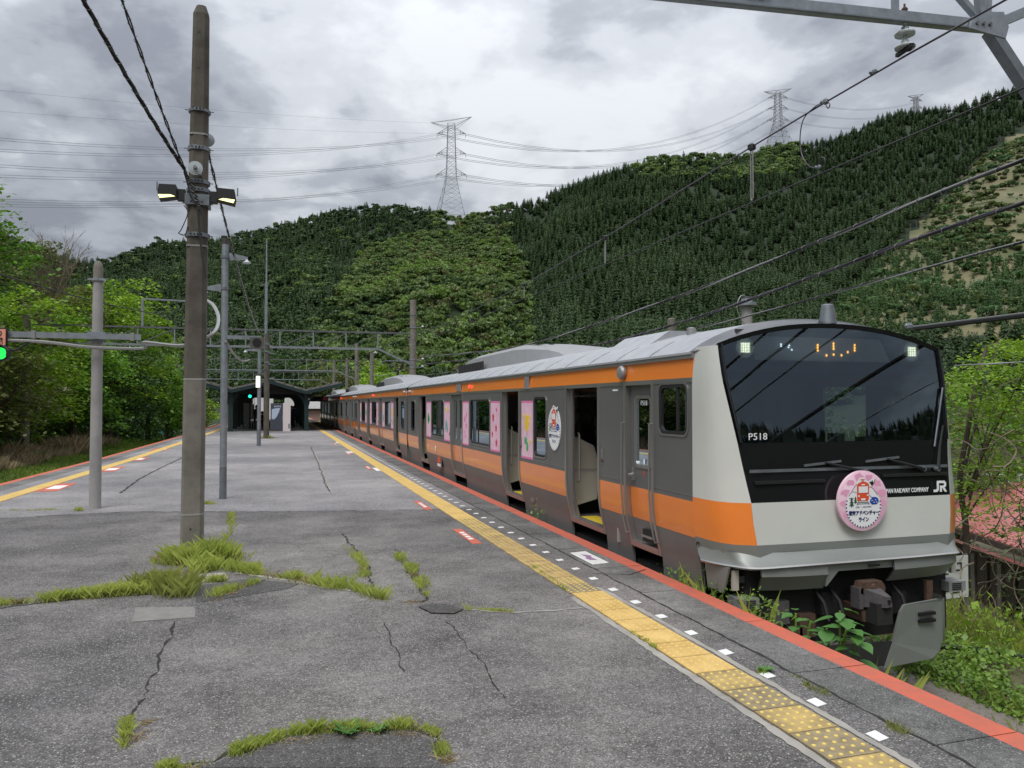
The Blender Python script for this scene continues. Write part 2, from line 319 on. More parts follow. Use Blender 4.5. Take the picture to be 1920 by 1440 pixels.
def near_h(x,y):
    base=-1.25
    if x<-9.3: base+=min(1.2,(-9.3-x)*.12)+max(0,min(6,(-13-x)*.3))
    if x>8.2: base-=min(2.4,(x-8.2)*.30)
    if x>19: base-=min(10,(x-19)*.12)
    return base
RC=128.
def height(x,y):
    r=math.hypot(x,y); a=math.atan2(x,y); h=near_h(x,y)
    if r<60: 
        return h+.12*mnoise.noise(Vector((x*.35,y*.35,0)))*(1 if r<60 else 1)*(0.6 if abs(x)<8 else 1.6)
    el,Rr=ridge(a); zr=CH+el*Rr-3.6
    if r<=RC: 
        k=(r-60)/(RC-60); return h*(1-k)+(-4)*k
    u=(r-RC)/(Rr-RC)
    if u<=1: z=-4+(zr+4)*(.62*u+.38*u*u)
    else: z=zr-(u-1)*(Rr-RC)*.32
    nz=mnoise.fractal(Vector((x*.008,y*.008,3)),1.0,2.0,4)*16
    rav=mnoise.noise(Vector((a*9,r*.0025,5)))
    cr_=math.exp(-((a-(math.atan((985+ (1-u)*10-960)/F)+YAW))/.035)**2)*13
    e=math.sin(min(1,max(0,u))*math.pi)
    return z+(nz+rav*12-cr_)*min(1,e*1.2) if u<1.0 else z
NA=600
rs=[0.0001]+[1.2*1.075**i for i in range(1,200) if 1.2*1.075**i<64]; r0=rs[-1]
while r0<1100: r0*=1.032; rs.append(r0)
aa=[]
for i in range(NA): aa.append(2*math.pi*i/NA)
mb=MB(); V=[]
for r in rs:
    for a in aa: x,y=r*math.sin(a),r*math.cos(a); V.append((x,y,height(x,y)))
mb.v=V
for i in range(len(rs)-1):
    for j in range(NA):
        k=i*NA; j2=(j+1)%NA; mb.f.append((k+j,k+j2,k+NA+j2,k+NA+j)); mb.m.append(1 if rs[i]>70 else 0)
# soil material with clearing tones on the far slope
mat('pink_patch',(.84,.40,.58),.45)
def groundmat():
    m=mat('ground_soil',(.06,.05,.032),.95,vs_=1.1,col2=(.105,.10,.045),bump=.8,bs=9); return m
groundmat()
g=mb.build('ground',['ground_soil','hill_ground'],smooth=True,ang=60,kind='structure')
# clearing: a pale cut-over slope on the right hill
CLP=[(1560,585),(1640,500),(1745,405),(1830,310),(1925,238),(2300,80),(2300,640),(1700,640),(1560,640)]
def inpoly(px,py,P):
    c=False
    for i in range(len(P)):
        (x1,y1),(x2,y2)=P[i],P[i-1]
        if (y1>py)!=(y2>py) and px<(x2-x1)*(py-y1)/(y2-y1)+x1: c=not c
    return c
def topx(x,y,z):
    X=x*_c-y*_s;Y=x*_s+y*_c;Z=z-CH; f=Y*_cp+Z*_sp
    if f<=1: return None
    return 960+F*X/f,720-F*(-Y*_sp+Z*_cp)/f
mat('clearing_soil',(.065,.085,.03),.95,vs_=.07,col2=(.20,.17,.095))
g.data.materials.append(M['clearing_soil'])
for p in g.data.polygons:
    if p.material_index==1:
        c=p.center; q=topx(c.x,c.y,c.z)
        if q and inpoly(q[0],q[1],CLP): p.material_index=2
# ------------------------------------------------------------ forest prototypes (kept out of the scene, instanced over the slope)
def mesh_only(name,V,nper,mats,midx=None):
    o=quadmesh(name,V,nper,mats,midx=midx); COL.objects.unlink(o); return o
def conifer(name,h,w,mt,bare=.12,seed=1):
    r_=np.random.default_rng(seed); T=[]; mi=[]
    for k in range(330):
        u=1-r_.random()**.62; z=h*(bare+(1-bare)*u*.95); rad=w*(1-u**1.5)**.9*(.78+.22*math.cos(u*34+seed))+.05; a=r_.random()*6.283; q=r_.uniform(.72,1.08)
        c,s_=math.cos(a),math.sin(a); l=w*.30*(1-.55*u)*r_.uniform(.7,1.3)
        T+=[(c*rad*q*.55-s_*l*.42,s_*rad*q*.55+c*l*.42,z+l*.25),(c*rad*q*.55+s_*l*.42,s_*rad*q*.55-c*l*.42,z+l*.25),(c*(rad*q+l*.25),s_*(rad*q+l*.25),z-l*.55)]; mi.append(0)
    for j in range(4):
        a,b=j*math.pi/2,(j+1)*math.pi/2; q=.13
        T+=[(math.cos(a)*q,math.sin(a)*q,0),(math.cos(b)*q,math.sin(b)*q,0),(.0,0,h*.96)]; mi.append(1)
    T+=[(-.22,0,h*.93),(.22,.1,h*.93),(0,0,h*.99)]; mi.append(0)
    return mesh_only(name,T,3,[mt,'trunk_far'],mi)
mat('trunk_far',(.14,.12,.10),.9)
def blob(name,w,h,mt,n=260,seed=1,leaf=.55,lobes=7):
    r_=np.random.default_rng(seed); T=[]
    lb=[(r_.normal(0,.34)*w,r_.normal(0,.34)*w,h*(.45+.35*r_.random()),w*(.38+.22*r_.random())) for _ in range(lobes)]
    for i in range(n):
        cx_,cy_,cz,rr=lb[i%lobes]; d=r_.normal(size=3); d/=np.linalg.norm(d); d[2]=abs(d[2])*.9-.25
        p=np.array([cx_,cy_,cz])+d*rr*(.8+.3*r_.random())*np.array([1,1,.75])
        n_=d+r_.normal(0,.45,3); n_/=np.linalg.norm(n_); u=np.cross(n_,[.3,.2,1]); u/=np.linalg.norm(u); v=np.cross(n_,u)
        s=leaf*(.6+.8*r_.random()); T+=[p-u*s-v*s*.6,p+u*s-v*s*.6,p+v*s]
    return mesh_only(name,T,3,[mt])
protos={'c':[conifer('conifer_proto',5.6+.5*i,2.0+.16*i,'forest_conifer',.1,i) for i in range(4)],
 't':[conifer('tall_conifer_proto',8.0,1.9,'forest_conifer',.5,i+9) for i in range(2)],
 'y':[conifer('young_conifer_proto',4.2+.6*i,1.35,'forest_young',.05,i+20) for i in range(3)],
 'd':[blob('dark_broad_proto',2.6,5.2,'forest_darkbroad',360,i+30,.36) for i in range(3)],
 'b':[blob('broad_proto',2.8,5.4,'forest_broad',420,i+40,.34) for i in range(3)],
 'o':[blob('olive_proto',2.5,4.8,'forest_olive',360,i+50,.32) for i in range(2)],
 'l':[blob('lime_proto',2.4,4.6,'forest_lime',360,i+60,.32) for i in range(2)],
 's':[blob('scrub_proto',1.4,1.6,'forest_scrub',110,i+70,.35,4) for i in range(2)]+[blob('scrub_dark_proto',1.4,1.6,'forest_young',110,77,.3,4)]}
def scatter(name,pts,keys,label,cat):
    """one mesh of points; a geometry-nodes modifier stands one of the prototype trees on each"""
    c=bpy.data.collections.new(name+'_kinds'); order=[]
    for k in sorted(keys):
        for o in protos[k]: o.name='%03d_'%len(order)+o.name; c.objects.link(o); order.append(k)
    idx={k:[i for i,q in enumerate(order) if q==k] for k in keys}
    me=bpy.data.meshes.new(name); me.vertices.add(len(pts)); me.vertices.foreach_set('co',np.array([p[:3] for p in pts],dtype=np.float32).ravel())
    a1=me.attributes.new('scl','FLOAT','POINT'); a1.data.foreach_set('value',[p[4] for p in pts])
    a2=me.attributes.new('pick','INT','POINT'); a2.data.foreach_set('value',[rnd.choice(idx[p[3]]) for p in pts])
    a3=me.attributes.new('rot','FLOAT_VECTOR','POINT'); a3.data.foreach_set('vector',[v for p in pts for v in (rnd.uniform(-.05,.05),rnd.uniform(-.05,.05),rnd.uniform(0,6.28))])
    o=bpy.data.objects.new(name,me); link(o); tag(o,label,cat,kind='stuff')
    ng=bpy.data.node_groups.new(name,'GeometryNodeTree'); ng.interface.new_socket('Geometry',in_out='INPUT',socket_type='NodeSocketGeometry'); ng.interface.new_socket('Geometry',in_out='OUTPUT',socket_type='NodeSocketGeometry')
    gi=ng.nodes.new('NodeGroupInput'); go=ng.nodes.new('NodeGroupOutput'); ip=ng.nodes.new('GeometryNodeInstanceOnPoints'); ci=ng.nodes.new('GeometryNodeCollectionInfo')
    ci.inputs['Collection'].default_value=c; ci.inputs['Separate Children'].default_value=True; ci.inputs['Reset Children'].default_value=True
    def na(nm,ty): n=ng.nodes.new('GeometryNodeInputNamedAttribute'); n.data_type=ty; n.inputs['Name'].default_value=nm; return n.outputs[0]
    mp_=ng.nodes.new('GeometryNodeMeshToPoints')
    ng.links.new(gi.outputs[0],mp_.inputs[0]); ng.links.new(mp_.outputs[0],ip.inputs['Points']); ng.links.new(ci.outputs[0],ip.inputs['Instance']); ip.inputs['Pick Instance'].default_value=True
    ng.links.new(na('pick','INT'),ip.inputs['Instance Index']); ng.links.new(na('scl','FLOAT'),ip.inputs['Scale']); ng.links.new(na('rot','FLOAT_VECTOR'),ip.inputs['Rotation'])
    ng.links.new(ip.outputs[0],go.inputs[0]); md=o.modifiers.new('scatter','NODES'); md.node_group=ng; return o
DEC=[(585,720),(600,620),(640,540),(690,470),(740,450),(800,440),(820,395),(935,385),(945,450),(985,500),(1000,600),(1000,720)]
LIME=[(1180,300),(1350,285),(1500,262),(1520,330),(1340,345),(1200,340)]
con=[];bro=[];clr=[]
for b in np.arange(-.72,.74,.0072):
    r=100
    while r<560:
        a=b+YAW+rnd.uniform(-.0036,.0036); sp=2.7 if r<330 else 3.0; rr=r+rnd.uniform(-1.5,1.5)
        if rnd.random()<rr*.0072/2.1:
            x,y=rr*math.sin(a),rr*math.cos(a); z=height(x,y); q=topx(x,y,z)
            el,Rr=ridge(a)
            if q and rr<Rr+14 and q[1]<760:
                px,py=q; jx=px+18*mnoise.noise(Vector((x*.05,y*.05,0)))
                if inpoly(px,py,CLP):
                    # planted young conifers low down, scrub higher up
                    n_=mnoise.noise(Vector((x*.035,y*.035,9)))
                    if py>470 and n_>-.25 and rnd.random()<.75: clr.append((x,y,z-.2,'y',rnd.uniform(.5,1.05)))
                    elif rnd.random()<.55+n_*1.2: clr.append((x,y,z-.1,'s',rnd.uniform(.4,2.0)))
                elif inpoly(jx,py,DEC):
                    if rnd.random()<.70:
                        n_=mnoise.noise(Vector((x*.03,y*.03,4)))+rnd.uniform(-.35,.35)
                        k='b' if n_<.10 else ('o' if n_<.22 else 'l'); k='d' if n_<-.42 else k
                        bro.append((x,y,z-.6,k,rnd.uniform(.6,1.15)))
                elif px<620 or (px<960 and py<470):
                    n_=mnoise.noise(Vector((x*.02,y*.02,14)))
                    if px>820 and py<440 and rnd.random()<.5: bro.append((x,y,z-.6,'b' if rnd.random()<.6 else 'o',rnd.uniform(.6,1.1)))
                    elif rnd.random()<.55+n_*.4: con.append((x,y,z-.5,'c',rnd.uniform(.62,1.0)))
                    elif rnd.random()<.7: bro.append((x,y,z-.5,'d' if rnd.random()<.9 else 'b',rnd.uniform(.65,1.1)))
                else:
                    near_edge=inpoly(px+20,py+12,CLP)
                    if inpoly(jx,py,LIME) and rnd.random()<.35: bro.append((x,y,z-.6,'l' if rnd.random()<.3 else 'b',rnd.uniform(.7,1.2)))
                    elif rnd.random()<(.95 if rr<300 else .85): con.append((x,y,z-.3,'t' if near_edge and rnd.random()<.8 else 'c',rnd.uniform(.7,1.0)*(1 if near_edge else .95)))
        r+=sp
# sparse wood on the slopes outside the view
for i in range(11000):
    a=rnd.uniform(YAW+.74,YAW+2*math.pi-.72) if i<3000 else rnd.uniform(R(105),R(178)); el,Rr=ridge(a); rr=rnd.uniform(RC,Rr+8); x,y=rr*math.sin(a),rr*math.cos(a); con.append((x,y,height(x,y)-.4,'c',rnd.uniform(.8,1.3)))
scatter('conifer_forest',con,'ct','dark green planted conifer wood covering the steep hillside behind the train','forest')
scatter('broadleaf_wood',bro,'bdlo','mixed fresh green broadleaved wood in the hollow of the hillside','forest')
scatter('hillside_scrub',clr,'ys','young conifers and pale scrub on the cleared brown slope','scrub')
print('forest',len(con),len(bro),len(clr))
def ztop(px,py,r):   # point on the sight line at distance r
    d=ray(px,py); k=r/math.hypot(d[0],d[1]); return (d[0]*k,d[1]*k,CH+d[2]*k)
# single trees that stand out on the skyline
def skyline_tree(px,py,r,proto,s,name,label,crown_m):
    x,y,_=ztop(px,py,r); z=height(x,y)-.3
    t=thing(name,(x,y,z),label,'tree'); o=protos[proto][0].copy(); o.name='crown'; link(o); o.parent=t; o.scale=(s,s,s*1.05)
    mb=MB(); mb.tube([(x,y,z-.5),(x,y,z+5*s)],.22,6); mb.build('trunk','bark',t)
skyline_tree(952,378,392,'c',1.15,'fir_tree','dark lone fir rising above the ridge right of the nearer pylon',0)
skyline_tree(1462,310,420,'l',1.25,'lime_green_tree','bright lime green tree high on the ridge below the farther pylon',0)
skyline_tree(300,446,505,'d',1.5,'round_tree','dark round crowned tree standing up from the left ridge behind the tall pole',0)
# ============================================================ PYLONS AND LINES
def pylon(px,ptop,pbot,r,label,w_px,group='transmission pylons on the ridge'):
    T=Vector(ztop(px,ptop,r)); B=Vector(ztop(px,pbot,r)); H=T.z-B.z+ (6); B.z=T.z-H; wd=w_px/F*r
    t=thing('transmission_pylon',tuple(B),label,'pylon',group); u=r/500*.19
    ax=Vector((_c,-_s,0)).normalized(); ax2=Vector((ax.x*.85+ax.y*.5,ax.y*.85-ax.x*.5,0)); 
    ay=Vector((-ax.y,ax.x,0))
    def wid(h): return wd*.5*(1-.70*min(1,h/(.44*H))**.85) if h<.44*H else wd*.5*(.30-.10*(h/H-.44)/.56)
    mb=MB(); lv=[0,.12,.22,.31,.39,.46,.53,.60,.66,.72,.78,.84,.89,.94]
    C=lambda h,i:B+Vector((0,0,h))+ax*wid(h)*(1,-1,-1,1)[i]+ay*wid(h)*(1,1,-1,-1)[i]
    for a_,b_ in zip(lv,lv[1:]):
        h0,h1=a_*H,b_*H
        for i in range(4):
            mb.bar(C(h0,i),C(h1,i),u*1.3)
            mb.bar(C(h0,i),C(h1,(i+1)%4),u*.7); mb.bar(C(h0,(i+1)%4),C(h1,i),u*.7); mb.bar(C(h1,i),C(h1,(i+1)%4),u*.7)
    mb.build('lattice_tower','pylon',t)
    arms=[]
    for hf,al in ((.46,.92),(.66,.88),(.85,.86)):
        h=hf*H; ends=[]
        for sg in (-1,1):
            mb=MB(); e=B+Vector((0,0,h))+ax*sg*wd*al*.5; ends.append(e)
            for i in ((0,3) if sg>0 else (1,2)): mb.bar(C(h,i),e,u*1.3); mb.bar(C(h+.05*H,i),e,u*1.3); mb.bar(C(h,i).lerp(e,.5),C(h+.05*H,i).lerp(e,.5),u)
            mb.build('cross_arm','pylon',t)
        arms.append(ends)
    mb=MB(); top=B+Vector((0,0,.94*H)); l=top+ax*-wd*.62+Vector((0,0,.015*H)); r2=top+ax*wd*.62+Vector((0,0,.07*H))
    for i in range(4): mb.bar(C(.90*H,i),l,u*.8); mb.bar(C(.90*H,i),r2,u*.8)
    mb.bar(l,r2,u); mb.bar(l,top+Vector((0,0,.035*H)),u); mb.bar(r2,top+Vector((0,0,.035*H)),u); mb.build('earth_wire_arm','pylon',t)
    for e in arms:
        for p in e: MB().tube([p,p-Vector((0,0,.035*H))],u*.9,5).build('insulator','pylon',t)
    return arms
A1=pylon(846,221,402,480,'red and white lattice pylon standing in the dip of the ridge',62)
A2=pylon(1459,167,262,720,'smaller distant lattice pylon above the ridge, behind the catenary wire',40)
A3=pylon(1718,177,240,900,'tip of the farthest pylon just showing above the right ridge',22)
def sagwire(mb,a,b,sag,r,n=14,k=4):
    a=Vector(a);b=Vector(b); mb.tube([a.lerp(b,i/n)-Vector((0,0,sag*4*(i/n)*(1-i/n))) for i in range(n+1)],r,k,cap=False)
LG='high voltage lines strung between the pylons'
def line(a,b,sag,label,r=.075):
    mb=MB(); sagwire(mb,a,b,sag,r); 
    sagwire(mb,Vector(a)-Vector((0,0,.9)),Vector(b)-Vector((0,0,.9)),sag,r)
    mb.build('power_line','wire_far',None,label=label,cat='power line',group=LG,loc=a)
names=['bottom','middle','top']
for i in range(3):
    for s_,sd_ in ((0,'nearer'),(1,'farther')):
        line(A1[i][s_],A2[i][s_],26,f'{names[i]} power line, {sd_} of its pair, sagging between the two ridge pylons',.11)
LP=[[(-60,371),(-60,381)],[(-60,305),(-60,325)],[(-60,254),(-60,276)]]
for i in range(3):
    for s_,sd_ in ((0,'lower'),(1,'upper')):
        q=LP[i][1-s_]; e=ztop(q[0],q[1],330); line(A1[i][s_],e,7,f'{names[i]} power line, {sd_} of its pair, leaving the nearer pylon leftwards',.07)
for i in range(3):
    line(A2[i][1],A3[i][1] if i<2 else A3[2][1],10,f'{names[i]} power line running right from the smaller pylon towards the farthest pylon',.10)
for (y0,y1,nm) in ((163,231,'upper'),(204,250,'lower')):
    mb=MB(); sagwire(mb,ztop(-60,y0,330),ztop(822,y1,480),2,.035); mb.build('earth_wire','wire_far',None,label=f'faint thin wire, the {nm} of two, crossing the cloudy sky above the power lines',cat='wire',loc=ztop(-60,y0,330))
# ============================================================ PLATFORM
LE=[(-12,-7.2),(10,-6.75),(16,-6.35),(20.6,-6.15),(27.9,-5.82),(49.3,-5.34),(73,-4.97),(130,-4.5)]   # left edge x at y
lx=lambda y: interp(y,LE)
ys=[-8,0,4,8,12,14.9]+[16+2*i for i in range(15)]+[50,60,70,80,95,110,128]
def sheet(name,xa,xb,yl,z,m,parent=None,th=0,kind='structure',**k):
    mb=MB(); n=len(yl)
    v=[(xa(y),y,z) for y in yl]+[(xb(y),y,z) for y in yl]; mb.add(v,[(i,n+i,n+i+1,i+1) for i in range(n-1)])
    return mb.build(name,m,parent,kind=kind if parent is None else None,**k)
plat=MB()
yl=[y for y in ys]
n=len(yl)
# body: solid with retaining walls
for (xa,xb,z) in ((lambda y:lx(y)+.02,lambda y:3.97,-.12),):
    v=[(xa(y),y,z) for y in yl]+[(xb(y),y,z) for y in yl]+[(xa(y)+.15,y,-1.6) for y in yl]+[(xb(y)-.15,y,-1.6) for y in yl]
    plat.add(v,[(i,n+i,n+i+1,i+1) for i in range(n-1)]+[(i,i+1,2*n+i+1,2*n+i) for i in range(n-1)]+[(n+i+1,n+i,3*n+i,3*n+i+1) for i in range(n-1)]+[(0,2*n,3*n,n),(n-1,2*n-1,4*n-1,3*n-1)])
platform=plat.build('platform','concrete',kind='structure')
near=sheet('platform_surface',lambda y:lx(y)+.6,lambda y:3.4,[-8,0,2,4,6,8,10,12,13.3],0,'asphalt')
# far paving is a separate, paler pour with an uneven joint
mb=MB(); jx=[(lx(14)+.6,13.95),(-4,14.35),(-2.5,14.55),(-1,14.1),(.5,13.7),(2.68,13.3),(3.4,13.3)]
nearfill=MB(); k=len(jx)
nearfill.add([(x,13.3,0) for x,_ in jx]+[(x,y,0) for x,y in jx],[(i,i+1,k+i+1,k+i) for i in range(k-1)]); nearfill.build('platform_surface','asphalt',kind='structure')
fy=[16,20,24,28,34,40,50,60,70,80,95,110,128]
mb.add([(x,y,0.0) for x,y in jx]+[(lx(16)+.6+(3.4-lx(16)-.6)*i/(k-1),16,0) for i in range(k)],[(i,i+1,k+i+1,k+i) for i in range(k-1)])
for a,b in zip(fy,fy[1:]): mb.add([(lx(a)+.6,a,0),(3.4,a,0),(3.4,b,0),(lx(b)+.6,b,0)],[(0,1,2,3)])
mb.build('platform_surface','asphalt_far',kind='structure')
def on(px,py,dz=.004): x,y=G(px,py); return (x,y,dz)
# kerb slabs, right and left
kmesh=None
slab_joints=[-6+1.17*i for i in range(115)]
def kslab(y0,y1,side):
    mb=MB(); g_=.006
    if side>0:
        xs=[3.4,3.81,4.0]; X=lambda x,y:x
    else:
        xs=[.6,.19,0]; X=lambda x,y:lx(y)+x
    for (a,b,m) in ((xs[0],xs[1],0),(xs[1],xs[2],1)):
        P=[(X(a,y0),y0+g_),(X(b,y0),y0+g_),(X(b,y1),y1-g_),(X(a,y1),y1-g_)]
        if side<0: P=P[::-1]
        dz=rnd.uniform(-.002,.002); mb.prism(P,.001+dz,-.115,'z',m)
    return mb
for i,(y0,y1) in enumerate(zip(slab_joints,slab_joints[1:])):
    kslab(y0,y1,1).build('kerb_slab',['edge_concrete','red_paint'],platform)
for i,(y0,y1) in enumerate(zip([10+1.4*i for i in range(80)],[11.4+1.4*i for i in range(80)])):
    kslab(y0,y1,-1).build('kerb_slab',['edge_concrete','red_paint'],platform)
# longitudinal seam between asphalt and slab, concrete borders of the tactile strip
def ribbon(pts,w,z=.004,jit=0,wj=.0):
    mb=MB(); L_=[];R_=[]
    pts=[Vector((p[0],p[1],0)) for p in pts]; dense=[]
    for a,b in zip(pts,pts[1:]):
        n_=max(2,int((b-a).length/.06)) if jit else 1
        for i in range(n_): dense.append(a.lerp(b,i/n_))
    dense.append(pts[-1])
    for i,p in enumerate(dense):
        t=(dense[min(i+1,len(dense)-1)]-dense[max(0,i-1)]).normalized(); nn=Vector((-t.y,t.x,0)); ww=w*(1+wj*(rnd.random()*2-1)); o=nn*(mnoise.noise(p*3.1)*jit*1.5+jit*(rnd.random()-.5))
        L_.append(p+nn*ww/2+o); R_.append(p-nn*ww/2+o)
    n_=len(L_); mb.add([(p.x,p.y,z) for p in R_]+[(p.x,p.y,z) for p in L_],[(i,i+1,n_+i+1,n_+i) for i in range(n_-1)]); return mb
ribbon([(3.4,-5),(3.4,20),(3.4,45),(3.4,90)],.018,.003,.012,.7).build('paving_joint','crack',platform)
ribbon([(3.115,0),(3.125,6.0),(3.09,7.2)],.05,.004,.008,.3).build('strip_border','concrete',platform)
ribbon([(2.69,0),(2.70,6.9)],.06,.004,.008,.3).build('strip_border','concrete',platform)
# tactile blocks
def tilemesh(domes,n=6):
    mb=MB(); mb.box(-.1635,.1635,-.1615,.1615,-.03,.006)
    if domes:
        for i in range(5):
            for j in range(5):
                cx_,cy_=-.165+.033+.066*i,-.164+.033+.0655*j
                mb.lathe((cx_,cy_,.0055),[(.0135,0),(.011,.0045),(.005,.006)],8 if n>6 else 6,m=1)
    return mb
tm={}
for nm,ms in (('yellow',['yellow_tile','dome_yellow']),('worn',['yellow_worn','dome_yellow']),('brown',['tile_brown','dome_yellow']),('mid',['yellow_worn','yellow_tile'])):
    o=tilemesh(True).build('tactile_block',ms); tm[nm]=o.data; bpy.data.objects.remove(o)
def tile(nm,x,y,rz=0,z=0.004): 
    o=bpy.data.objects.new('tactile_block',tm[nm]); o.location=(x,y,z); o.rotation_euler=(0,0,rz); link(o); o.parent=platform
y=1.2
while y<52:
    if y<4.2: nm='brown' if rnd.random()<.6 else 'worn'
    elif y<4.6: nm='worn'
    elif y<6.95: nm='yellow'
    elif y<7.4: nm='brown'
    elif y<12: nm='mid' if rnd.random()<.7 else 'worn'
    else: nm='yellow'
    tile(nm,2.905 if y<7.0 else 2.885,y,rnd.uniform(-.006,.006)); y+=.333
ribbon([(2.885,52),(2.885,120)],.33,.006).build('tactile_strip','yellow_tile',platform)
y=12
while y<42:
    tile('yellow',lx(y)+1.17,y,math.atan((lx(y)-lx(y+.33))/.33)); y+=.333
ribbon([(lx(y_)+1.17,y_) for y_ in (42,49,60,73,95,120)],.33,.006).build('tactile_strip','yellow_tile',platform)
# white boarding marks
def flat(pts,name,m,z=.005,parent=platform,**k):
    mb=MB(); mb.prism([(p[0],p[1]) for p in pts][::-1],z,z-.003,'z'); return mb.build(name,m,parent,**k)
y=3.04
while y<46:
    hw=.042; hl=.062 if y<8 else .055
    flat([(3.2-hw,y-hl),(3.2+hw,y-hl+.02),(3.2+hw,y+hl),(3.2-hw,y+hl-.02)],'white_marker','white_paint'); y+=.503
# red marker labels with white figures beside the yellow strip
for i,(x,y) in enumerate([(2.53,10.5),(2.53,13.9),(2.5,22.5),(2.5,29),(2.5,36)]):
    L_=.62; flat([(x-.065,y-L_),(x+.065,y-L_),(x+.065,y+L_),(x-.065,y+L_)],'red_marker','red_paint')
    for j in range(4): flat([(x-.035,y-.3+.17*j),(x+.03,y-.3+.17*j),(x+.03,y-.19+.17*j),(x-.035,y-.19+.17*j)],'white_figure','white_paint',.009)
for (px,py,w_,h_) in ((710,880,.12,.5),(655,848,.12,.4),(635,830,.12,.5),(622,819,.12,.5)):
    x,y=G(px,py); flat([(x-w_,y-h_),(x+w_,y-h_),(x+w_,y+h_),(x-w_,y+h_)],'white_marker','white_paint')
for (px,py) in ((100,914),(205,880),(256,861),(300,843),(338,832)):
    x,y=G(px,py); w_=.28; h_=.85; flat([(x-w_,y-h_),(x+w_,y-h_),(x+w_,y+h_),(x-w_,y+h_)],'red_marker','red_paint')
    flat([(x-w_*.2,y-h_*.5),(x+w_*.8,y-h_*.5),(x+w_*.8,y+h_*.4),(x-w_*.2,y+h_*.4)],'white_figure','white_paint',.009)
# printed notice on the slab by the crew door
nb=flat([(3.47,8.22),(3.69,8.26),(3.69,8.98),(3.47,8.94)],'floor_notice','white_paint')
flat([(3.50,8.27),(3.66,8.30),(3.66,8.93),(3.50,8.90)],'notice_print','wall_white',.008)
flat([(3.53,8.45),(3.61,8.42),(3.60,8.60),(3.64,8.66),(3.60,8.74),(3.55,8.78),(3.56,8.62),(3.52,8.56)],'notice_print','print_purple',.011)
# joints, patches and cracks in the paving
def pl(*pp): return [G(*p) for p in pp]
C_='crack'
ribbon(jx,.025,.004,.02,.9).build('paving_joint','crack',platform)
ribbon(pl((318,1180),(330,1165),(300,1230),(276,1290),(258,1330),(246,1350),(238,1400)),.015,.004,.03,.98).build('crack','crack',platform)
ribbon(pl((716,1165),(740,1215),(760,1262)),.007,.004,.02,.95).build('crack','crack',platform)
ribbon(pl((840,1165),(880,1215),(915,1262),(945,1310)),.008,.004,.02,.95).build('crack','crack',platform)
ribbon(pl((585,840),(598,868),(612,905),(620,925)),.05,.004,.03,.9).build('crack','concrete',platform)
ribbon(pl((583,838),(596,867),(610,905),(617,922)),.02,.007,.03,.95).build('crack','crack',platform)
ribbon(pl((225,925),(262,898),(300,878),(342,858)),.04,.004,.03,.9).build('crack','crack',platform)
ribbon(pl((870,1143),(960,1149),(1040,1145),(1092,1140)),.035,.004,.01,.5).build('paving_joint','concrete',platform)
ribbon(pl((440,1075),(520,1085),(600,1100),(660,1108)),.05,.004,.02,.5).build('paving_joint','concrete',platform)
ribbon(pl((0,1140),(90,1130),(200,1118),(330,1112)),.022,.003,.03,.95).build('crack','crack',platform)
ribbon(pl((300,1440),(400,1428),(440,1405),(520,1375),(640,1362),(760,1362),(820,1385),(828,1425)),.022,.003,.03,.95).build('crack','crack',platform)
ribbon(pl((742,1030),(760,1065),(785,1095),(800,1125),(770,1133)),.022,.003,.03,.95).build('crack','crack',platform)
ribbon(pl((640,1000),(665,1030),(690,1065),(700,1100)),.022,.003,.03,.95).build('crack','crack',platform)
ribbon(pl((1110,1075),(1180,1078),(1210,1068)),.012,.004,.01,.6).build('crack','crack',platform)
def blotch(pp,name,m,z=.004): 
    P=pl(*pp); c=Vector((sum(p[0] for p in P)/len(P),sum(p[1] for p in P)/len(P))); out=[]
    for a,b in zip(P,P[1:]+P[:1]):
        for i in range(6):
            q=Vector(a).lerp(Vector(b),i/6); d=(q-c); out.append(tuple(c+d*(1+.05*mnoise.noise(Vector((q.x*5,q.y*5,0)))+.02*rnd.random())))
    flat(out,name,m,z)
blotch([(255,1140),(362,1138),(366,1158),(248,1166)],'concrete_patch','patch_grey')
blotch([(322,1093),(345,1078),(420,1074),(430,1085),(375,1092)],'concrete_patch','concrete')
blotch([(360,1100),(470,1085),(560,1095),(540,1104),(440,1120),(372,1130)],'asphalt_patch','patch_asphalt')
blotch([(785,1139),(815,1133),(850,1137),(868,1144),(850,1152),(810,1151)],'asphalt_patch','patch_asphalt',.012)
blotch([(470,1385),(560,1366),(760,1366),(815,1395),(826,1440),(380,1440),(440,1420)],'asphalt_patch','patch_asphalt')
# pale grit
mb=MB()
for i in range(420):
    x,y=G(rnd.uniform(0,1500),rnd.uniform(1050,1438))
    if x>2.6: continue
    s_=rnd.uniform(.004,.011); a=rnd.random()*6; P=[(x+s_*math.cos(a+k*1.6+rnd.random()*.5)*rnd.uniform(.6,1),y+s_*math.sin(a+k*1.6)*rnd.uniform(.6,1)) for k in range(4)]
    mb.prism(P[::-1],.006,.0,'z')
mb.build('grit','concrete',kind='stuff',label='pale chips of grit lying loose on the worn asphalt',cat='grit')
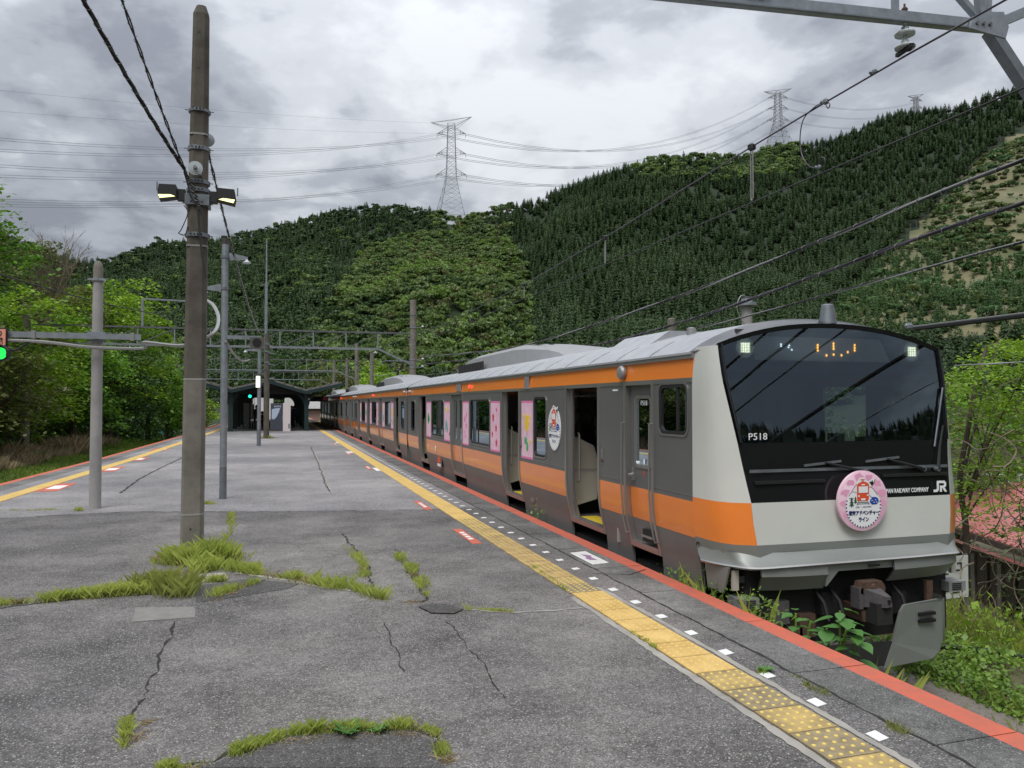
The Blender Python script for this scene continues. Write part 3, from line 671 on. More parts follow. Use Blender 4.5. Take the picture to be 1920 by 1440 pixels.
# ------------------------------------------------------------ grass growing from joints
def blades(pp,spread,n,h,seed=1,wid=.0032,lean=.5,z0=0.,hj=.5,clump=True):
    r_=np.random.default_rng(seed); P=np.array([(p[0],p[1]) for p in pp]); seg=np.linalg.norm(np.diff(P,axis=0),axis=1); cs=np.concatenate([[0],np.cumsum(seg)]); Lt=cs[-1]
    # tufts of very different size along the joint, some gaps between them
    nt_=max(3,int(Lt/ (spread*1.6+.02))); ct=r_.random(nt_)*Lt; cw=r_.pareto(2.2,nt_)+.4; cw/=cw.sum(); ch_=r_.uniform(.4,1.0,nt_); cs_=r_.uniform(.35,1.1,nt_)
    k=r_.choice(nt_,n,p=cw); t=np.clip(ct[k]+r_.normal(0,1,n)*spread*1.2*cs_[k],0,Lt)
    m=r_.random(n)<.12; t=np.where(m,r_.random(n)*Lt,t)
    x=np.interp(t,cs,P[:,0]); y=np.interp(t,cs,P[:,1]); sp=spread*np.where(m,1.1,cs_[k]*.8)
    x=x+r_.normal(0,1,n)*sp; y=y+r_.normal(0,1,n)*sp; hh=h*np.where(m,.45,ch_[k])*r_.uniform(.3,1.15,n); ww=np.ones(n)
    tall=r_.random(n)<.05; hh=np.where(tall,hh*1.35,hh); ww=np.where(tall,.55,ww)
    a=r_.uniform(0,6.283,n); ln=lean*hh*r_.uniform(.1,1.2,n); dx,dy=np.cos(a)*ln,np.sin(a)*ln; w=wid*ww*r_.uniform(.5,1.3,n); b=r_.uniform(0,6.283,n); wx,wy=np.cos(b)*w,np.sin(b)*w
    z=np.full(n,z0); V=np.stack([np.stack([x-wx,y-wy,z],1),np.stack([x+wx,y+wy,z],1),np.stack([x+dx*.35+wx*.6,y+dy*.35+wy*.6,z+hh*.6],1),np.stack([x+dx,y+dy,z+hh],1)],1)
    return V.reshape(-1,3)
def weeds(name,pp,spread,n,h,label,seed,mats=('grass',),**k):
    V=blades(pp,spread*1.25,int(n*.85),h*.95,seed,wid=.0019,lean=.85,**k); D_=blades(pp,spread*1.25,int(n*.16),h*.5,seed+100,wid=.0022,lean=1.6,**k)
    mi=np.concatenate([np.zeros(len(V)//4),np.ones(len(D_)//4)]); return quadmesh(name,np.concatenate([V,D_]),4,[mats[0],'dry_grass'],kind='stuff',label=label,cat='grass',midx=mi)
weeds('grass_tuft',pl((305,1055),(345,1056),(375,1060)),.085,2600,.21,'pale green grass tuft around the left foot of the tall concrete pole',11)
weeds('grass_tuft',pl((392,1050),(410,1052),(435,1050)),.075,3000,.25,'taller bright grass tuft just right of the tall concrete pole',12)
weeds('grass_tuft',pl((345,1082),(375,1072),(395,1066)),.06,1300,.17,'low grass in front of the tall concrete pole',13)
weeds('grass_strip',pl((-20,1136),(60,1130),(150,1122),(235,1115),(300,1112)),.035,5200,.13,'strip of grass along the joint at the left edge of the platform',14)
weeds('grass_tuft',pl((262,1105),(300,1100),(345,1118)),.075,2000,.20,'yellowing grass clump at the end of the left joint',15,('grass_dull',))
weeds('grass_strip',pl((430,1068),(500,1080),(560,1088),(610,1100),(660,1105),(720,1125)),.05,3600,.14,'curving strip of grass running right from the tall pole across the asphalt',16)
weeds('grass_strip',pl((400,1120),(440,1105),(490,1092)),.035,1000,.11,'short grass edge of the dark asphalt patch near the pole',17)
weeds('grass_tuft',pl((385,1092),(420,1090)),.03,420,.10,'small grass tuft on the concrete between the strips',18)
weeds('grass_strip',pl((655,1030),(680,1058),(684,1085)),.045,900,.10,'small grass patch left of the two in the middle of the platform',19)
weeds('grass_strip',pl((745,1045),(765,1062),(785,1090),(800,1118)),.035,1100,.11,'narrow grass patch leading to the round asphalt repair',20)
weeds('grass_strip',pl((870,1143),(900,1144),(960,1148)),.02,800,.05,'low moss and grass on the joint right of the round repair',21)
weeds('grass_strip',pl((435,1418),(470,1402),(520,1385),(560,1376),(610,1372),(660,1370),(720,1368),(790,1366),(812,1370)),.022,5200,.075,'arc of grass around the dark patch in the foreground',22)
weeds('grass_strip',pl((812,1370),(826,1395),(830,1425)),.018,800,.055,'grass at the right end of the foreground arc',23)
weeds('grass_strip',pl((232,1405),(237,1370),(240,1345)),.014,900,.07,'slim grass tuft in the crack at lower left',24)
weeds('grass_tuft',pl((305,1446),(360,1440),(390,1436)),.02,900,.06,'grass at the bottom edge near the arc',25)
weeds('grass_tuft',pl((425,985),(436,965),(432,1000),(418,1020)),.03,500,.12,'tiny tufts beyond the tall pole',26)
weeds('grass_tuft',pl((383,945),(400,945)),.06,300,.12,'tuft at the joint by the grey steel pole',27)
weeds('grass_strip',pl((1185,1187),(1215,1205),(1232,1218)),.012,500,.045,'mossy weeds at the yellow strip border beside the worn blocks',28)
weeds('grass_strip',pl((1000,1065),(1030,1085),(1060,1108)),.014,600,.05,'weeds on the left border of the yellow strip, farther clump',29)
weeds('grass_tuft',pl((1425,1263),(1437,1258)),.018,140,.06,'small weed beside the third white marker',30,('weed_leaf',))
weeds('grass_tuft',pl((1490,1268),(1520,1290),(1550,1302)),.03,260,.035,'thin mossy grass on the dark edge strip',31,('grass_dull',))
weeds('grass_tuft',pl((1670,1360),(1700,1378)),.03,260,.04,'thin moss beside the nearest white marker',32,('grass_dull',))
weeds('grass_tuft',pl((488,822),(512,822)),.10,700,.22,'grass round the foot of the brown post near the shelter',33)
weeds('grass_strip',pl((0,957),(60,957),(110,956)),.04,400,.05,'faint moss line on the joint at far left',34)
weeds('grass_tuft',pl((143,958),(150,958)),.03,120,.10,'lone tuft left of the pale pole',35)
# straw litter at the grass feet
def litter(pp,sp,n,seed): return blades(pp,sp,n,.02,seed,wid=.0025,lean=4.5)
V=np.concatenate([litter(pl(*q),s_,n_,i+50) for i,(q,s_,n_) in enumerate([(((440,1410),(560,1388),(700,1376),(820,1378)),.035,500),(((240,1400),(262,1365),(280,1352)),.04,260),(((740,1130),(800,1128)),.04,260),(((420,1062),(470,1075),(330,1090)),.09,700),(((400,1128),(470,1100)),.04,240),(((830,1400),(838,1430)),.03,200)])])
quadmesh('straw_litter',V,4,'dry_grass',kind='stuff',label='dry straw lying beside the grass strips',cat='straw')
# leafy rosettes in the foreground arc
def rosette(px,py,s_,label):
    x,y=G(px,py); t=thing('rosette_weed',(x,y,0),label,'weed')
    n_=11
    for i in range(n_):
        a=i*2.4; mb=MB(); L_=s_*rnd.uniform(.7,1.1); w_=L_*.16; up=L_*rnd.uniform(.3,.7); c_,s2=math.cos(a),math.sin(a)
        P=[(0,0,0),(.35,1,.45),(.7,.8,.8),(1,0,.9)]; vs=[]
        for (u,wv,hh) in P:
            for q in (-1,0,1): vs.append((x+c_*u*L_-s2*q*wv*w_,y+s2*u*L_+c_*q*wv*w_,.004+up*hh*(.9 if q else 1)-(.0 if q else .006)))
        mb.add(vs,[(3*i_+j,3*i_+j+1,3*i_+j+4,3*i_+j+3) for i_ in range(3) for j in range(2)]); mb.build('leaf','bigleaf',t)
rosette(652,1378,.11,'leafy rosette weed at the middle of the foreground grass arc')
rosette(708,1372,.08,'smaller leafy weed right of the middle of the foreground grass arc')
rosette(1436,1259,.07,'small leafy weed growing over the third white marker')
# ============================================================ TRACK AND TRACKSIDE GROUND
XC=5.53; RZ=-1.05
def track(xc,y0,y1,name):
    t=tag(bpy.data.objects.new(name,None),kind='structure'); link(t)
    b=MB(); b.prism([(xc-1.5,-1.26),(xc+1.5,-1.26),(xc+1.1,-1.16),(xc-1.1,-1.16)],y0,y1,'y'); b.build('ballast_bed','ballast',t)
    for s_ in (-1,1):
        b=MB(); x=xc+s_*.55; b.prism([(x-.065,RZ-.14),(x+.065,RZ-.14),(x+.015,RZ-.11),(x+.015,RZ-.04),(x+.035,RZ-.03),(x+.035,RZ),(x-.035,RZ),(x-.035,RZ-.03),(x-.015,RZ-.04),(x-.015,RZ-.11)],y0,y1,'y'); b.build('rail','rust',t)
    me=None; y=y0+.3
    sb=MB(); sb.box(-.95,.95,-.11,.11,-.10,0)
    while y<min(y1,y0+44):
        if me is None: o=sb.build('sleeper','wood_wall',t); me=o.data
        else: o=bpy.data.objects.new('sleeper',me); link(o); o.parent=t
        o.location=(xc,y,RZ-.14); y+=.65
track(XC,1.5,130,'railway_track'); track(-7.75,6,130,'railway_track')
# undergrowth
def ground_leaves(name,region,n,smin,smax,hmax,mt,label,seed,dens=None,cat='undergrowth'):
    r_=np.random.default_rng(seed); out=[]
    while len(out)<n*4:
        x=r_.uniform(region[0],region[1]); y=r_.uniform(region[2],region[3])
        d=mnoise.noise(Vector((x*.9,y*.9,seed)))+.5*mnoise.noise(Vector((x*2.7,y*2.7,seed+3)))
        if d<(dens or -.1)+r_.normal(0,.12): continue
        z=height(x,y)+r_.random()**1.5*hmax*(.5+max(0,d)); s_=r_.uniform(smin,smax)*.5; a=r_.uniform(0,6.28); tl=r_.normal(0,.45,2)
        u=np.array([math.cos(a),math.sin(a),tl[0]])*s_; v=np.array([-math.sin(a)*.6,math.cos(a)*.6,tl[1]])*s_; p=np.array([x,y,z])
        out+= [p-u,p-v,p+u,p+v]
    return quadmesh(name,np.array(out),4,mt,kind='stuff',label=label,cat=cat)
ground_leaves('undergrowth',(7.0,13.5,2.0,16),26000,.03,.085,.26,'weed_leaf','low leafy weeds covering the ground to the right of the train front',5,.10)
ground_leaves('undergrowth',(4.1,9.5,1.5,7.5),13000,.03,.075,.14,'weed_leaf','small leafy weeds in front of the train between the rails',6,.02)
ground_leaves('undergrowth',(8.5,22,6,40),14000,.08,.2,.6,'leaf_bright','leafy undergrowth falling away towards the red roofed house',7,.0)
V=blades([(4.6,3),(6,4),(8,6),(9,10)],1.3,9000,.25,91,wid=.005,lean=.8,z0=-1.32)
quadmesh('trackside_grass',V,4,'grass_dull',kind='stuff',label='dull tufts of grass scattered among weeds by the track end',cat='grass')
V=blades([(4.6,2.5),(6,4),(8,6)],1.0,8000,.035,92,wid=.006,lean=5,z0=-1.24)
quadmesh('leaf_litter',V,4,'dry_grass',kind='stuff',label='brown dead stems lying on the soil by the track end',cat='litter')
def meadow(name,x0,x1,y0,y1,n,h,mt,label,seed,wid=.012):
    r_=np.random.default_rng(seed); x=r_.uniform(x0,x1,n); y=y0+(y1-y0)*r_.random(n)**1.4; z=np.array([height(a,b) for a,b in zip(x,y)])
    nn=np.array([mnoise.noise(Vector((a*.5,b*.5,seed))) for a,b in zip(x,y)]); hh=h*(.55+.9*np.clip(nn+.3,0,1))*r_.uniform(.5,1.2,n)
    a=r_.uniform(0,6.28,n); dx,dy=np.cos(a)*hh*.5,np.sin(a)*hh*.5; b=r_.uniform(0,6.28,n); wx,wy=np.cos(b)*wid,np.sin(b)*wid
    V=np.stack([np.stack([x-wx,y-wy,z],1),np.stack([x+wx,y+wy,z],1),np.stack([x+dx*.4+wx*.6,y+dy*.4+wy*.6,z+hh*.6],1),np.stack([x+dx,y+dy,z+hh*.95],1)],1).reshape(-1,3)
    return quadmesh(name,V,4,mt,kind='stuff',label=label,cat='grass')
meadow('verge_grass',-12.4,-9.0,14,90,60000,.30,'grass_green','rough green grass verge beyond the left track',61,.018)
meadow('dry_reeds',-12.6,-10.7,17,60,15000,.75,'dry_grass','tall dry brown grass in front of the dark trees on the left',62,.014)
meadow('weed_patch',4.3,5.2,5.5,13,1500,.5,'grass','weeds growing up between the platform edge and the train',63,.008)
# ============================================================ TRAIN
HW=1.47
def inset(z):
    return interp(z,[(-.2,.115),(0,.11),(.2,.09),(.32,.06),(.48,.025),(.65,.005),(.8,0),(2.1,.0),(2.36,.03),(2.42,.05)])
ZB=[-.2,-.1,0,.1,.2,.26,.32,.40,.48,.56,.65,.8,.85,2.07,2.32,2.36,2.40]
def wall(mb,side,y0,y1,z0,z1,th=.035,off=0.,m=0):
    """strip of bodyside following the curved profile, side -1 = platform side"""
    zs=[z0]+[z for z in ZB if z0+.004<z<z1-.004]+[z1]; n=len(zs); v=[]
    for (o,y) in ((off,y0),(off,y1),(off-th,y0),(off-th,y1)):
        for z in zs: v.append((XC+side*(HW-inset(z)+o),y,z))
    f=[]
    for i in range(n-1):
        q=[(i,n+i,n+i+1,i+1),(2*n+i+1,3*n+i+1,3*n+i,2*n+i),(i+1,2*n+i+1,2*n+i,i),(n+i,3*n+i,3*n+i+1,n+i+1)]
        if side>0: q=[x[::-1] for x in q]
        f+=q
    e=[(0,2*n,3*n,n),(n-1,2*n-1,4*n-1,3*n-1)]
    if side>0: e=[x[::-1] for x in e]
    mb.add(v,f+e,m); return mb
def rrect(y0,y1,z0,z1,r,n=5):
    P=[]
    for (cy_,cz,a0) in ((y1-r,z1-r,0),(y0+r,z1-r,90),(y0+r,z0+r,180),(y1-r,z0+r,270)):
        for i in range(n+1): a=R(a0+90*i/n); P.append((cy_+r*math.cos(a),cz+r*math.sin(a)))
    return P
def ring(mb,side,y0,y1,z0,z1,w,r,o0,o1,m=0):
    A=rrect(y0,y1,z0,z1,r); B=rrect(y0+w,y1-w,z0+w,z1-w,max(.01,r-w*.6)); n=len(A)
    X=lambda z,o:XC+side*(HW-inset(z)+o)
    v=[(X(z,o1),y,z) for y,z in A]+[(X(z,o1),y,z) for y,z in B]+[(X(z,o0),y,z) for y,z in A]+[(X(z,o0),y,z) for y,z in B]
    f=[]
    for i in range(n):
        j=(i+1)%n; q=[(i,j,n+j,n+i),(2*n+i,2*n+j,j,i),(n+i,n+j,3*n+j,3*n+i)]
        if side>0: q=[x[::-1] for x in q]
        f+=q
    mb.add(v,f,m); return mb
def window(car,side,y0,y1,z0,z1,mull=None,glass='side_glass',rad=.10):
    f=ring(MB(),side,y0-.03,y1+.03,z0-.03,z1+.03,.022,rad,-.03,.010).build('window',['train_silver'],car,smooth=True,ang=30); ring(MB(),side,y0-.010,y1+.010,z0-.010,z1+.010,.035,rad-.01,-.03,.004).build('rubber_seal','rubber',f)
    g_=MB(); X=XC+side*(HW-.016); g_.add([(X,y0,z0),(X,y1,z0),(X,y1,z1),(X,y0,z1)],[(0,1,2,3)] if side<0 else [(3,2,1,0)]); g_.build('pane',glass,f)
    if mull is not None:
        for q in mull: MB().box(*sorted((X-side*.012,X+side*.010)),q-.022,q+.022,z0,z1).build('mullion','rubber',f)
    return f
DW=.575
def door_frame(car,side,yc,zt=2.07,hw=DW):
    mb=MB()
    for s_ in (-1,1): a=yc+s_*hw; b=yc+s_*(hw+.055); wall(mb,side,min(a,b),max(a,b),.13,zt+.05,.09,.014)
    wall(mb,side,yc-hw,yc+hw,zt,zt+.05,.09,.014); wall(mb,side,yc-hw,yc+hw,.13,.20,.12,.02)
    mb.build('door_frame','steel',car,smooth=True,ang=30)
def door(car,side,yc,opened,hw=DW):
    door_frame(car,side,yc,hw=hw)
    for s_ in (-1,1):
        shift=(hw-.10)*s_ if opened else 0
        a,b=(yc-hw+.002,yc-.004) if s_<0 else (yc+.004,yc+hw-.002); a+=shift;b+=shift
        if opened:
            if s_<0: b=min(b,yc-hw+.10); a=b-.10
            else: a=max(a,yc+hw-.10); b=a+.10
        bands=[(.20,.48,'train_lower'),(.48,.85,'train_orange'),(.85,2.07,'train_grey')]
        ms=['train_lower','train_orange','train_grey']; mb=MB()
        if opened or side>0:
            wall(mb,side,a,b,.20,2.07,.03,-.05,0); d=mb.build('door',['train_silver'],car)
        else:
            wz0,wz1=1.0,1.93; wa,wb=a+.13,b-.13
            for i,(p,q,_) in enumerate(bands):
                if q<=.85: wall(mb,side,a,b,p,q,.03,-.035,i)
            wall(mb,side,a,b,.85,wz0,.03,-.035,2); wall(mb,side,a,b,wz1,2.07,.03,-.035,2); wall(mb,side,a,wa,wz0,wz1,.03,-.035,2); wall(mb,side,wb,b,wz0,wz1,.03,-.035,2)
            d=mb.build('door',ms,car)
            X=XC+side*(HW-.05); MB().add([(X,wa,wz0),(X,wb,wz0),(X,wb,wz1),(X,wa,wz1)],[(0,1,2,3)]).build('pane','side_glass',d)
def side(car,sd,y0,y1,doors,wins,trim=True,full_end=None):
    """panels between the doors; doors=[(yc,open,halfwidth)], wins=[(ya,yb,mullions)]"""
    edges=[y0]
    for (yc,op,hw) in doors: edges+= [yc-hw-.055,yc+hw+.055]
    edges.append(y1)
    for a,b in zip(edges[0::2],edges[1::2]):
        if b-a<.05: continue
        wall(MB(),sd,a,b,-.16,.48).build('lower_panel','train_lower',car,smooth=True)
        wall(MB(),sd,a,b,.48,.85,.035,.002).build('orange_stripe','train_orange',car,smooth=True)
        ww=[w_ for w_ in wins if a<w_[0]<b]; mb=MB()
        if ww:
            cur=a
            for (wa,wb,mu,z0,z1) in ww:
                wall(mb,sd,cur,wa,.85,2.07); wall(mb,sd,wa,wb,.85,z0); wall(mb,sd,wa,wb,z1,2.07); cur=wb
            wall(mb,sd,cur,b,.85,2.07)
        else: wall(mb,sd,a,b,.85,2.07)
        mb.build('side_panel','train_grey',car)
        for (wa,wb,mu,z0,z1) in ww: window(car,sd,wa,wb,z0,z1,mu)
        if trim and sd<0: wall(MB(),sd,a,b,.905,.912,.004,.004).build('trim_line','train_silver',car)
    mb=MB(); wall(mb,sd,y0,y1,2.12,2.32,.035,.002); mb.build('upper_stripe','train_orange',car)
    mb=MB(); wall(mb,sd,y0,y1,2.07,2.12,.035,.006); wall(mb,sd,y0,y1,2.32,2.36,.035,.03); wall(mb,sd,y0,y1,2.36,2.385,.1,.045); mb.build('gutter','train_silver',car)
    mb=MB(); wall(mb,sd,y0+.03,y1-.03,-.34,-.16,.05,-.05); mb.build('side_sill','under',car)
def roof_z(x): u=abs(x)/HW; return 2.385+.385*(1-u**2.3)**.9 if u<1 else 2.385
def roof(car,y0,y1,y_step=3.0):
    nx=18; ysr=[]; y=y0
    mb=MB(); xs=[-HW+2*HW*i/nx for i in range(nx+1)]
    v=[(XC+x,y,roof_z(x)) for y in (y0,y1) for x in xs]+[(XC+x,y,2.30) for y in (y0,y1) for x in (-HW,HW)]
    k=nx+1; mb.add(v,[(i,i+1,k+i+1,k+i) for i in range(nx)]+[tuple(range(nx,-1,-1))+(2*k,2*k+1)]+[tuple(range(k,2*k))+(2*k+3,2*k+2)])
    r=mb.build('roof','train_roof',car,smooth=True,ang=50)
    # beads and side corrugation of the roof sheet
    y=y0+.9; me_=None
    while y<y1-.3:
        for sx in (-1,): MB().tube([(XC+sx*HW*u,y,roof_z(HW*u)+.000) for u in (.995,.97,.93,.86,.78)],.009,4).build('roof_seam','train_roof',r)
        y+=.9
def aircon(car,ya,yb):
    P=[(ya,.0),(ya+.35,.14),(ya+1.0,.27),(ya+2.2,.40),(ya+3.2,.46),(yb-1.6,.46),(yb-.7,.40),(yb-.15,.22),(yb,.02)]
    nx=12; hwid=.88; mb=MB(); v=[]
    for (y,h) in P:
        for i in range(nx+1):
            u=-1+2*i/nx; x=u*hwid; v.append((XC+x,y,2.64+(h+.03)*(1-abs(u)**5)**.5*(1-.10*u*u) if abs(u)<1 else 2.52))
    k=nx+1; mb.add(v,[(a*k+i,a*k+i+1,(a+1)*k+i+1,(a+1)*k+i) for a in range(len(P)-1) for i in range(nx)])
    a=mb.build('air_conditioner','ac_grey',car,smooth=True,ang=40)
    mb=MB()
    for q in (.62,.42): mb.tube([(XC-q*hwid,ya+1.6,3.02),(XC-q*hwid,yb-3.2,3.105)],.012,4)
    mb.build('rib','train_silver',a)
    for j in range(10): MB().box(XC-.90,XC-.875,yb-3.0+.27*j,yb-2.82+.27*j,2.62,2.86).build('grille','under',a)
def interior(car,y0,y1,doors,lit=.0):
    mb=MB(); mb.box(XC-1.30,XC+1.30,y0,y1,.12,.185); mb.build('floor','floor_grey',car)
    mb=MB(); mb.box(XC-1.35,XC+1.35,y0,y1,2.20,2.26); mb.build('ceiling','interior',car)
    edges=[y0]+[e for (yc,op,hw) in doors for e in (yc-hw-.12,yc+hw+.12)]+[y1]
    for sd in (-1,1):
        for a,b in list(zip(edges[0::2],edges[1::2])):
            if b-a<.8: continue
            x0,x1=sorted((XC+sd*1.36,XC+sd*.95)); mb=MB(); mb.box(x0,x1,a+.1,b-.1,.50,.60); xb0,xb1=sorted((XC+sd*1.36,XC+sd*1.27)); mb.box(xb0,xb1,a+.1,b-.1,.6,.98); mb.build('bench_seat','seat_blue',car)
            for e in (a+.03,b-.06):
                P=[(XC+sd*1.40,.30),(XC+sd*.93,.42),(XC+sd*.90,.95),(XC+sd*.98,1.22),(XC+sd*1.40,1.42)]
                mb=MB(); mb.prism(P if sd>0 else P[::-1],e,e+.035,'y'); p=mb.build('seat_partition','beige',car)
                mb=MB(); mb.prism([(XC+sd*1.36,.84),(XC+sd*.92,.84),(XC+sd*.92,.88),(XC+sd*1.36,.88)],e-.004,e+.039,'y'); mb.build('moulding','interior',p)
    for (yc,op,hw) in doors:
        mb=MB(); mb.box(XC-1.37,XC-1.0,yc-hw,yc+hw,.184,.192); mb.build('door_mat','floor_yellow',car)
        for s_ in (-1,1):
            e=yc+s_*(hw+.045); mb=MB(); xx=XC-1.30; mb.tube([(xx,e-s_*.06,1.42),(xx-.0,e-s_*.11,1.40),(xx,e-s_*.11,.72),(xx,e-s_*.06,.70)],.014,6); mb.build('grab_bar','steel',car,smooth=True)
    for sx in (-.75,.75): MB().tube([(XC+sx,y0+.2,1.98),(XC+sx,y1-.2,1.98)],.015,5).build('hand_rail','steel',car)
def straps(car,ya,yb):
    y=ya
    while y<yb:
        for sx in (-.75,.75):
            mb=MB(); mb.box(XC+sx-.012,XC+sx+.012,y-.015,y+.015,1.78,1.98); mb.lathe((XC+sx,y-.008,1.73),[(.035,0),(.05,.0),(.05,.016),(.035,.016)],10,'y'); mb.build('hanging_strap','interior_dark',car)
        y+=.30
def decal(car,ya,yb,z0,z1,kind):
    x=XC-HW-.004; mb=MB(); mb.box(x-.002,x+.003,ya,yb,z0,z1); d=mb.build('poster',['pink_light'],car)
    mb=MB(); mb.box(x-.003,x,ya,yb,z1-.035,z1); mb.box(x-.003,x,ya,yb,z0,z0+.035); mb.build('poster_border','pink_dark',d)
    W=yb-ya
    def star(cy_,cz,r,m,n=5,inner=.55,rot=0):
        P=[]
        for i in range(2*n): a=math.pi*i/n+rot; q=r*(1 if i%2==0 else inner); P.append((cy_+q*math.sin(a)*.9,cz+q*math.cos(a)))
        MB().prism(P,x-.005,x-.001,'x').build('flower',m,d)
    def leaf(cy_,cz,l,ang,m='leaf_green',w_=.3):
        c,s=math.cos(ang),math.sin(ang); P=[(0,0),(.35,w_),(.7,w_*.8),(1,0),(.7,-w_*.8),(.35,-w_)]
        MB().prism([(cy_+l*(u*c-v*s),cz+l*(u*s+v*c)) for u,v in P],x-.006,x-.001,'x').build('printed_leaf',m,d)
    cy_=(ya+yb)/2
    if kind=='yellow':
        star(cy_,z0+.62*(z1-z0),.17,'flower_yellow',8,.75); star(cy_-.17*W/.6,z1-.28,.055,'flower_yellow',4,.5); star(cy_+.35*W,z1-.26,.06,'flower_yellow',4,.5); star(cy_-.3*W,z0+.3,.065,'flower_yellow',4,.5)
        leaf(cy_,z0+.12,.18,1.9); leaf(cy_+.03,z0+.24,.16,1.0,'leaf_green',.4); MB().box(x-.005,x-.001,cy_-.008,cy_+.008,z0+.12,z0+.45).build('printed_stem','teal',d)
    elif kind=='red':
        for (u,v,r_) in ((.65,.83,.05),(.3,.68,.10),(.62,.47,.085),(.22,.34,.07),(.66,.18,.09)): star(ya+(1-u)*W,z0+v*(z1-z0),r_,'flower_red',5,.62)
    elif kind=='leaf': leaf(cy_+.02,z0+.35,.36,1.5,'leaf_green',.38); leaf(cy_-.05,z0+.42,.2,1.9,'leaf_green',.4)
    elif kind=='tulip':
        for s_ in (-1,1):
            star(cy_+s_*.12,z1-.2,.09,'flower_yellow',4,.6); leaf(cy_+s_*.1,z0+.2,.36,1.4+.15*s_,'teal',.16)
    else:
        for (u,v,r_) in ((.3,.7,.07),(.6,.6,.09),(.4,.45,.08),(.7,.3,.05),(.5,.2,.06)): star(ya+u*W,z0+v*(z1-z0),r_,'pink_dark',5,.6)
def gearbox(car,yc):
    b=MB(); b.box(XC-.95,XC+.95,yc-1.2,yc+1.2,-.72,-.52); bo=b.build('bogie','under',car)
    for dy in (-.95,.95):
        for sx in (-.55,.55): MB().lathe((XC+sx-.06,yc+dy,-.62),[(.45,0),(.45,.03),(.40,.03),(.40,.12)],20,'x').build('wheel','rust',bo)
        MB().tube([(XC-.9,yc+dy,-.62),(XC+.9,yc+dy,-.62)],.07,8).build('axle','under',bo)
def underframe(car,y0,y1):
    b=MB(); b.box(XC-1.30,XC+1.30,y0,y1,-.22,-.05); b.build('underframe','under',car)
    y=y0+4.5
    for L_ in (2.0,1.4,2.4,1.2): MB().box(XC-1.2,XC+1.2,y,y+L_,-.85,-.23).build('equipment_box','under',car); y+=L_+.35
    gearbox(car,y0+2.6); gearbox(car,y1-2.6)
def end_wall(car,y,d=1):
    b=MB(); b.box(XC-HW+.03,XC+HW-.03,min(y,y+.05*d),max(y,y+.05*d),-.1,2.36); b.build('end_wall','train_grey',car)
def lamp_pair(car,y):
    for dy in (0,.14): MB().lathe((XC-HW-.05,y+dy,2.24),[(.035,0),(.045,.02),(.045,.05)],10,'x').build('door_lamp','porcelain',car,smooth=True)
TG='carriages of the orange striped train'
# ---------------------------------------------------------------- carriage 1 (with the cab)
car1=thing('train_carriage',(XC,7,RZ),'leading orange and grey commuter train carriage with dark windshield and round pink headboard','train carriage',TG)
D1=[(10.0,True,DW),(13.45,True,.52),(17.88,False,DW),(22.4,True,DW)]
SEAM=7.0; END=25.0
crew=(8.225,False,.335)
W1=[(7.10,7.70,[7.32],1.53,2.05),(11.49,12.08,None,1.0,1.95),(14.9,16.5,[15.85],1.0,1.93),(19.4,20.95,[20.35],1.0,1.93),(23.72,24.4,None,1.0,1.93)]
side(car1,-1,SEAM,END,[crew]+D1,W1)
side(car1,1,SEAM,END,[(8.225,False,.335)]+[(d[0],False,d[2]) for d in D1],W1,False)
for (yc,op,hw) in D1: door(car1,-1,yc,op,hw); door(car1,1,yc,False,hw)
# crew door, platform side: recessed leaf with window, bars, handle, step
door_frame(car1,-1,8.225,2.07,.335)
mb=MB(); ms=['train_lower','train_orange','train_grey']; a,b=7.895,8.555
wall(mb,-1,a,b,.20,.48,.03,-.055,0); wall(mb,-1,a,b,.48,.85,.03,-.055,1); wall(mb,-1,a,b,.85,1.12,.03,-.055,2); wall(mb,-1,a,b,1.92,2.07,.03,-.055,2); wall(mb,-1,a,8.02,1.12,1.92,.03,-.055,2); wall(mb,-1,8.40,b,1.12,1.92,.03,-.055,2)
cd=mb.build('crew_door',ms,car1,smooth=True)
X=XC-HW+.055
f=MB(); A=rrect(7.99,8.43,1.09,1.95,.07); B=rrect(8.03,8.39,1.13,1.91,.05); n=len(A)
f.add([(X-.012,y,z) for y,z in A]+[(X-.012,y,z) for y,z in B]+[(X+.02,y,z) for y,z in B],[(i,(i+1)%n,n+(i+1)%n,n+i) for i in range(n)]+[(n+i,n+(i+1)%n,2*n+(i+1)%n,2*n+i) for i in range(n)]); f.build('window_frame','steel',cd)
MB().add([(X+.01,8.0,1.1),(X+.01,8.42,1.1),(X+.01,8.42,1.94),(X+.01,8.0,1.94)],[(0,1,2,3)]).build('pane','side_glass',cd)
h=MB(); h.tube([(X-.0,8.46,1.0),(X-.07,8.46,1.0),(X-.07,8.34,1.0)],.016,6); h.box(X-.02,X,8.43,8.49,.93,1.08); h.build('handle','steel',cd,smooth=True)
for yy in (7.865,8.60):
    b_=MB(); b_.tube([(XC-HW+inset(z)-o,yy,z) for z,o in ((1.62,.0),(1.62,.045),(1.2,.05),(.8,.05),(.5,.05),(.36,.05),(.28,.05),(.28,.0))],.013,6); b_.build('hand_rail','steel',car1,smooth=True)
st=MB(); st.box(XC-HW+.06,XC-HW+.10,7.99,8.25,.24,.38); st.build('step_recess','black',cd); st=MB(); st.box(XC-HW+.045,XC-HW+.09,7.98,8.26,.29,.315); st.build('foot_step','steel',cd)
text_mesh('number_marking','P518',.085,(X+.004,8.29,1.83),LEFTSIDE,'print_white',cd)
MB().box(X-.002,X+.001,8.19,8.22,1.0,1.06).build('red_mark','flower_red',cd)
MB().box(X-.004,X-.001,8.17,8.21,1.14,1.2).build('white_mark','print_white',cd)
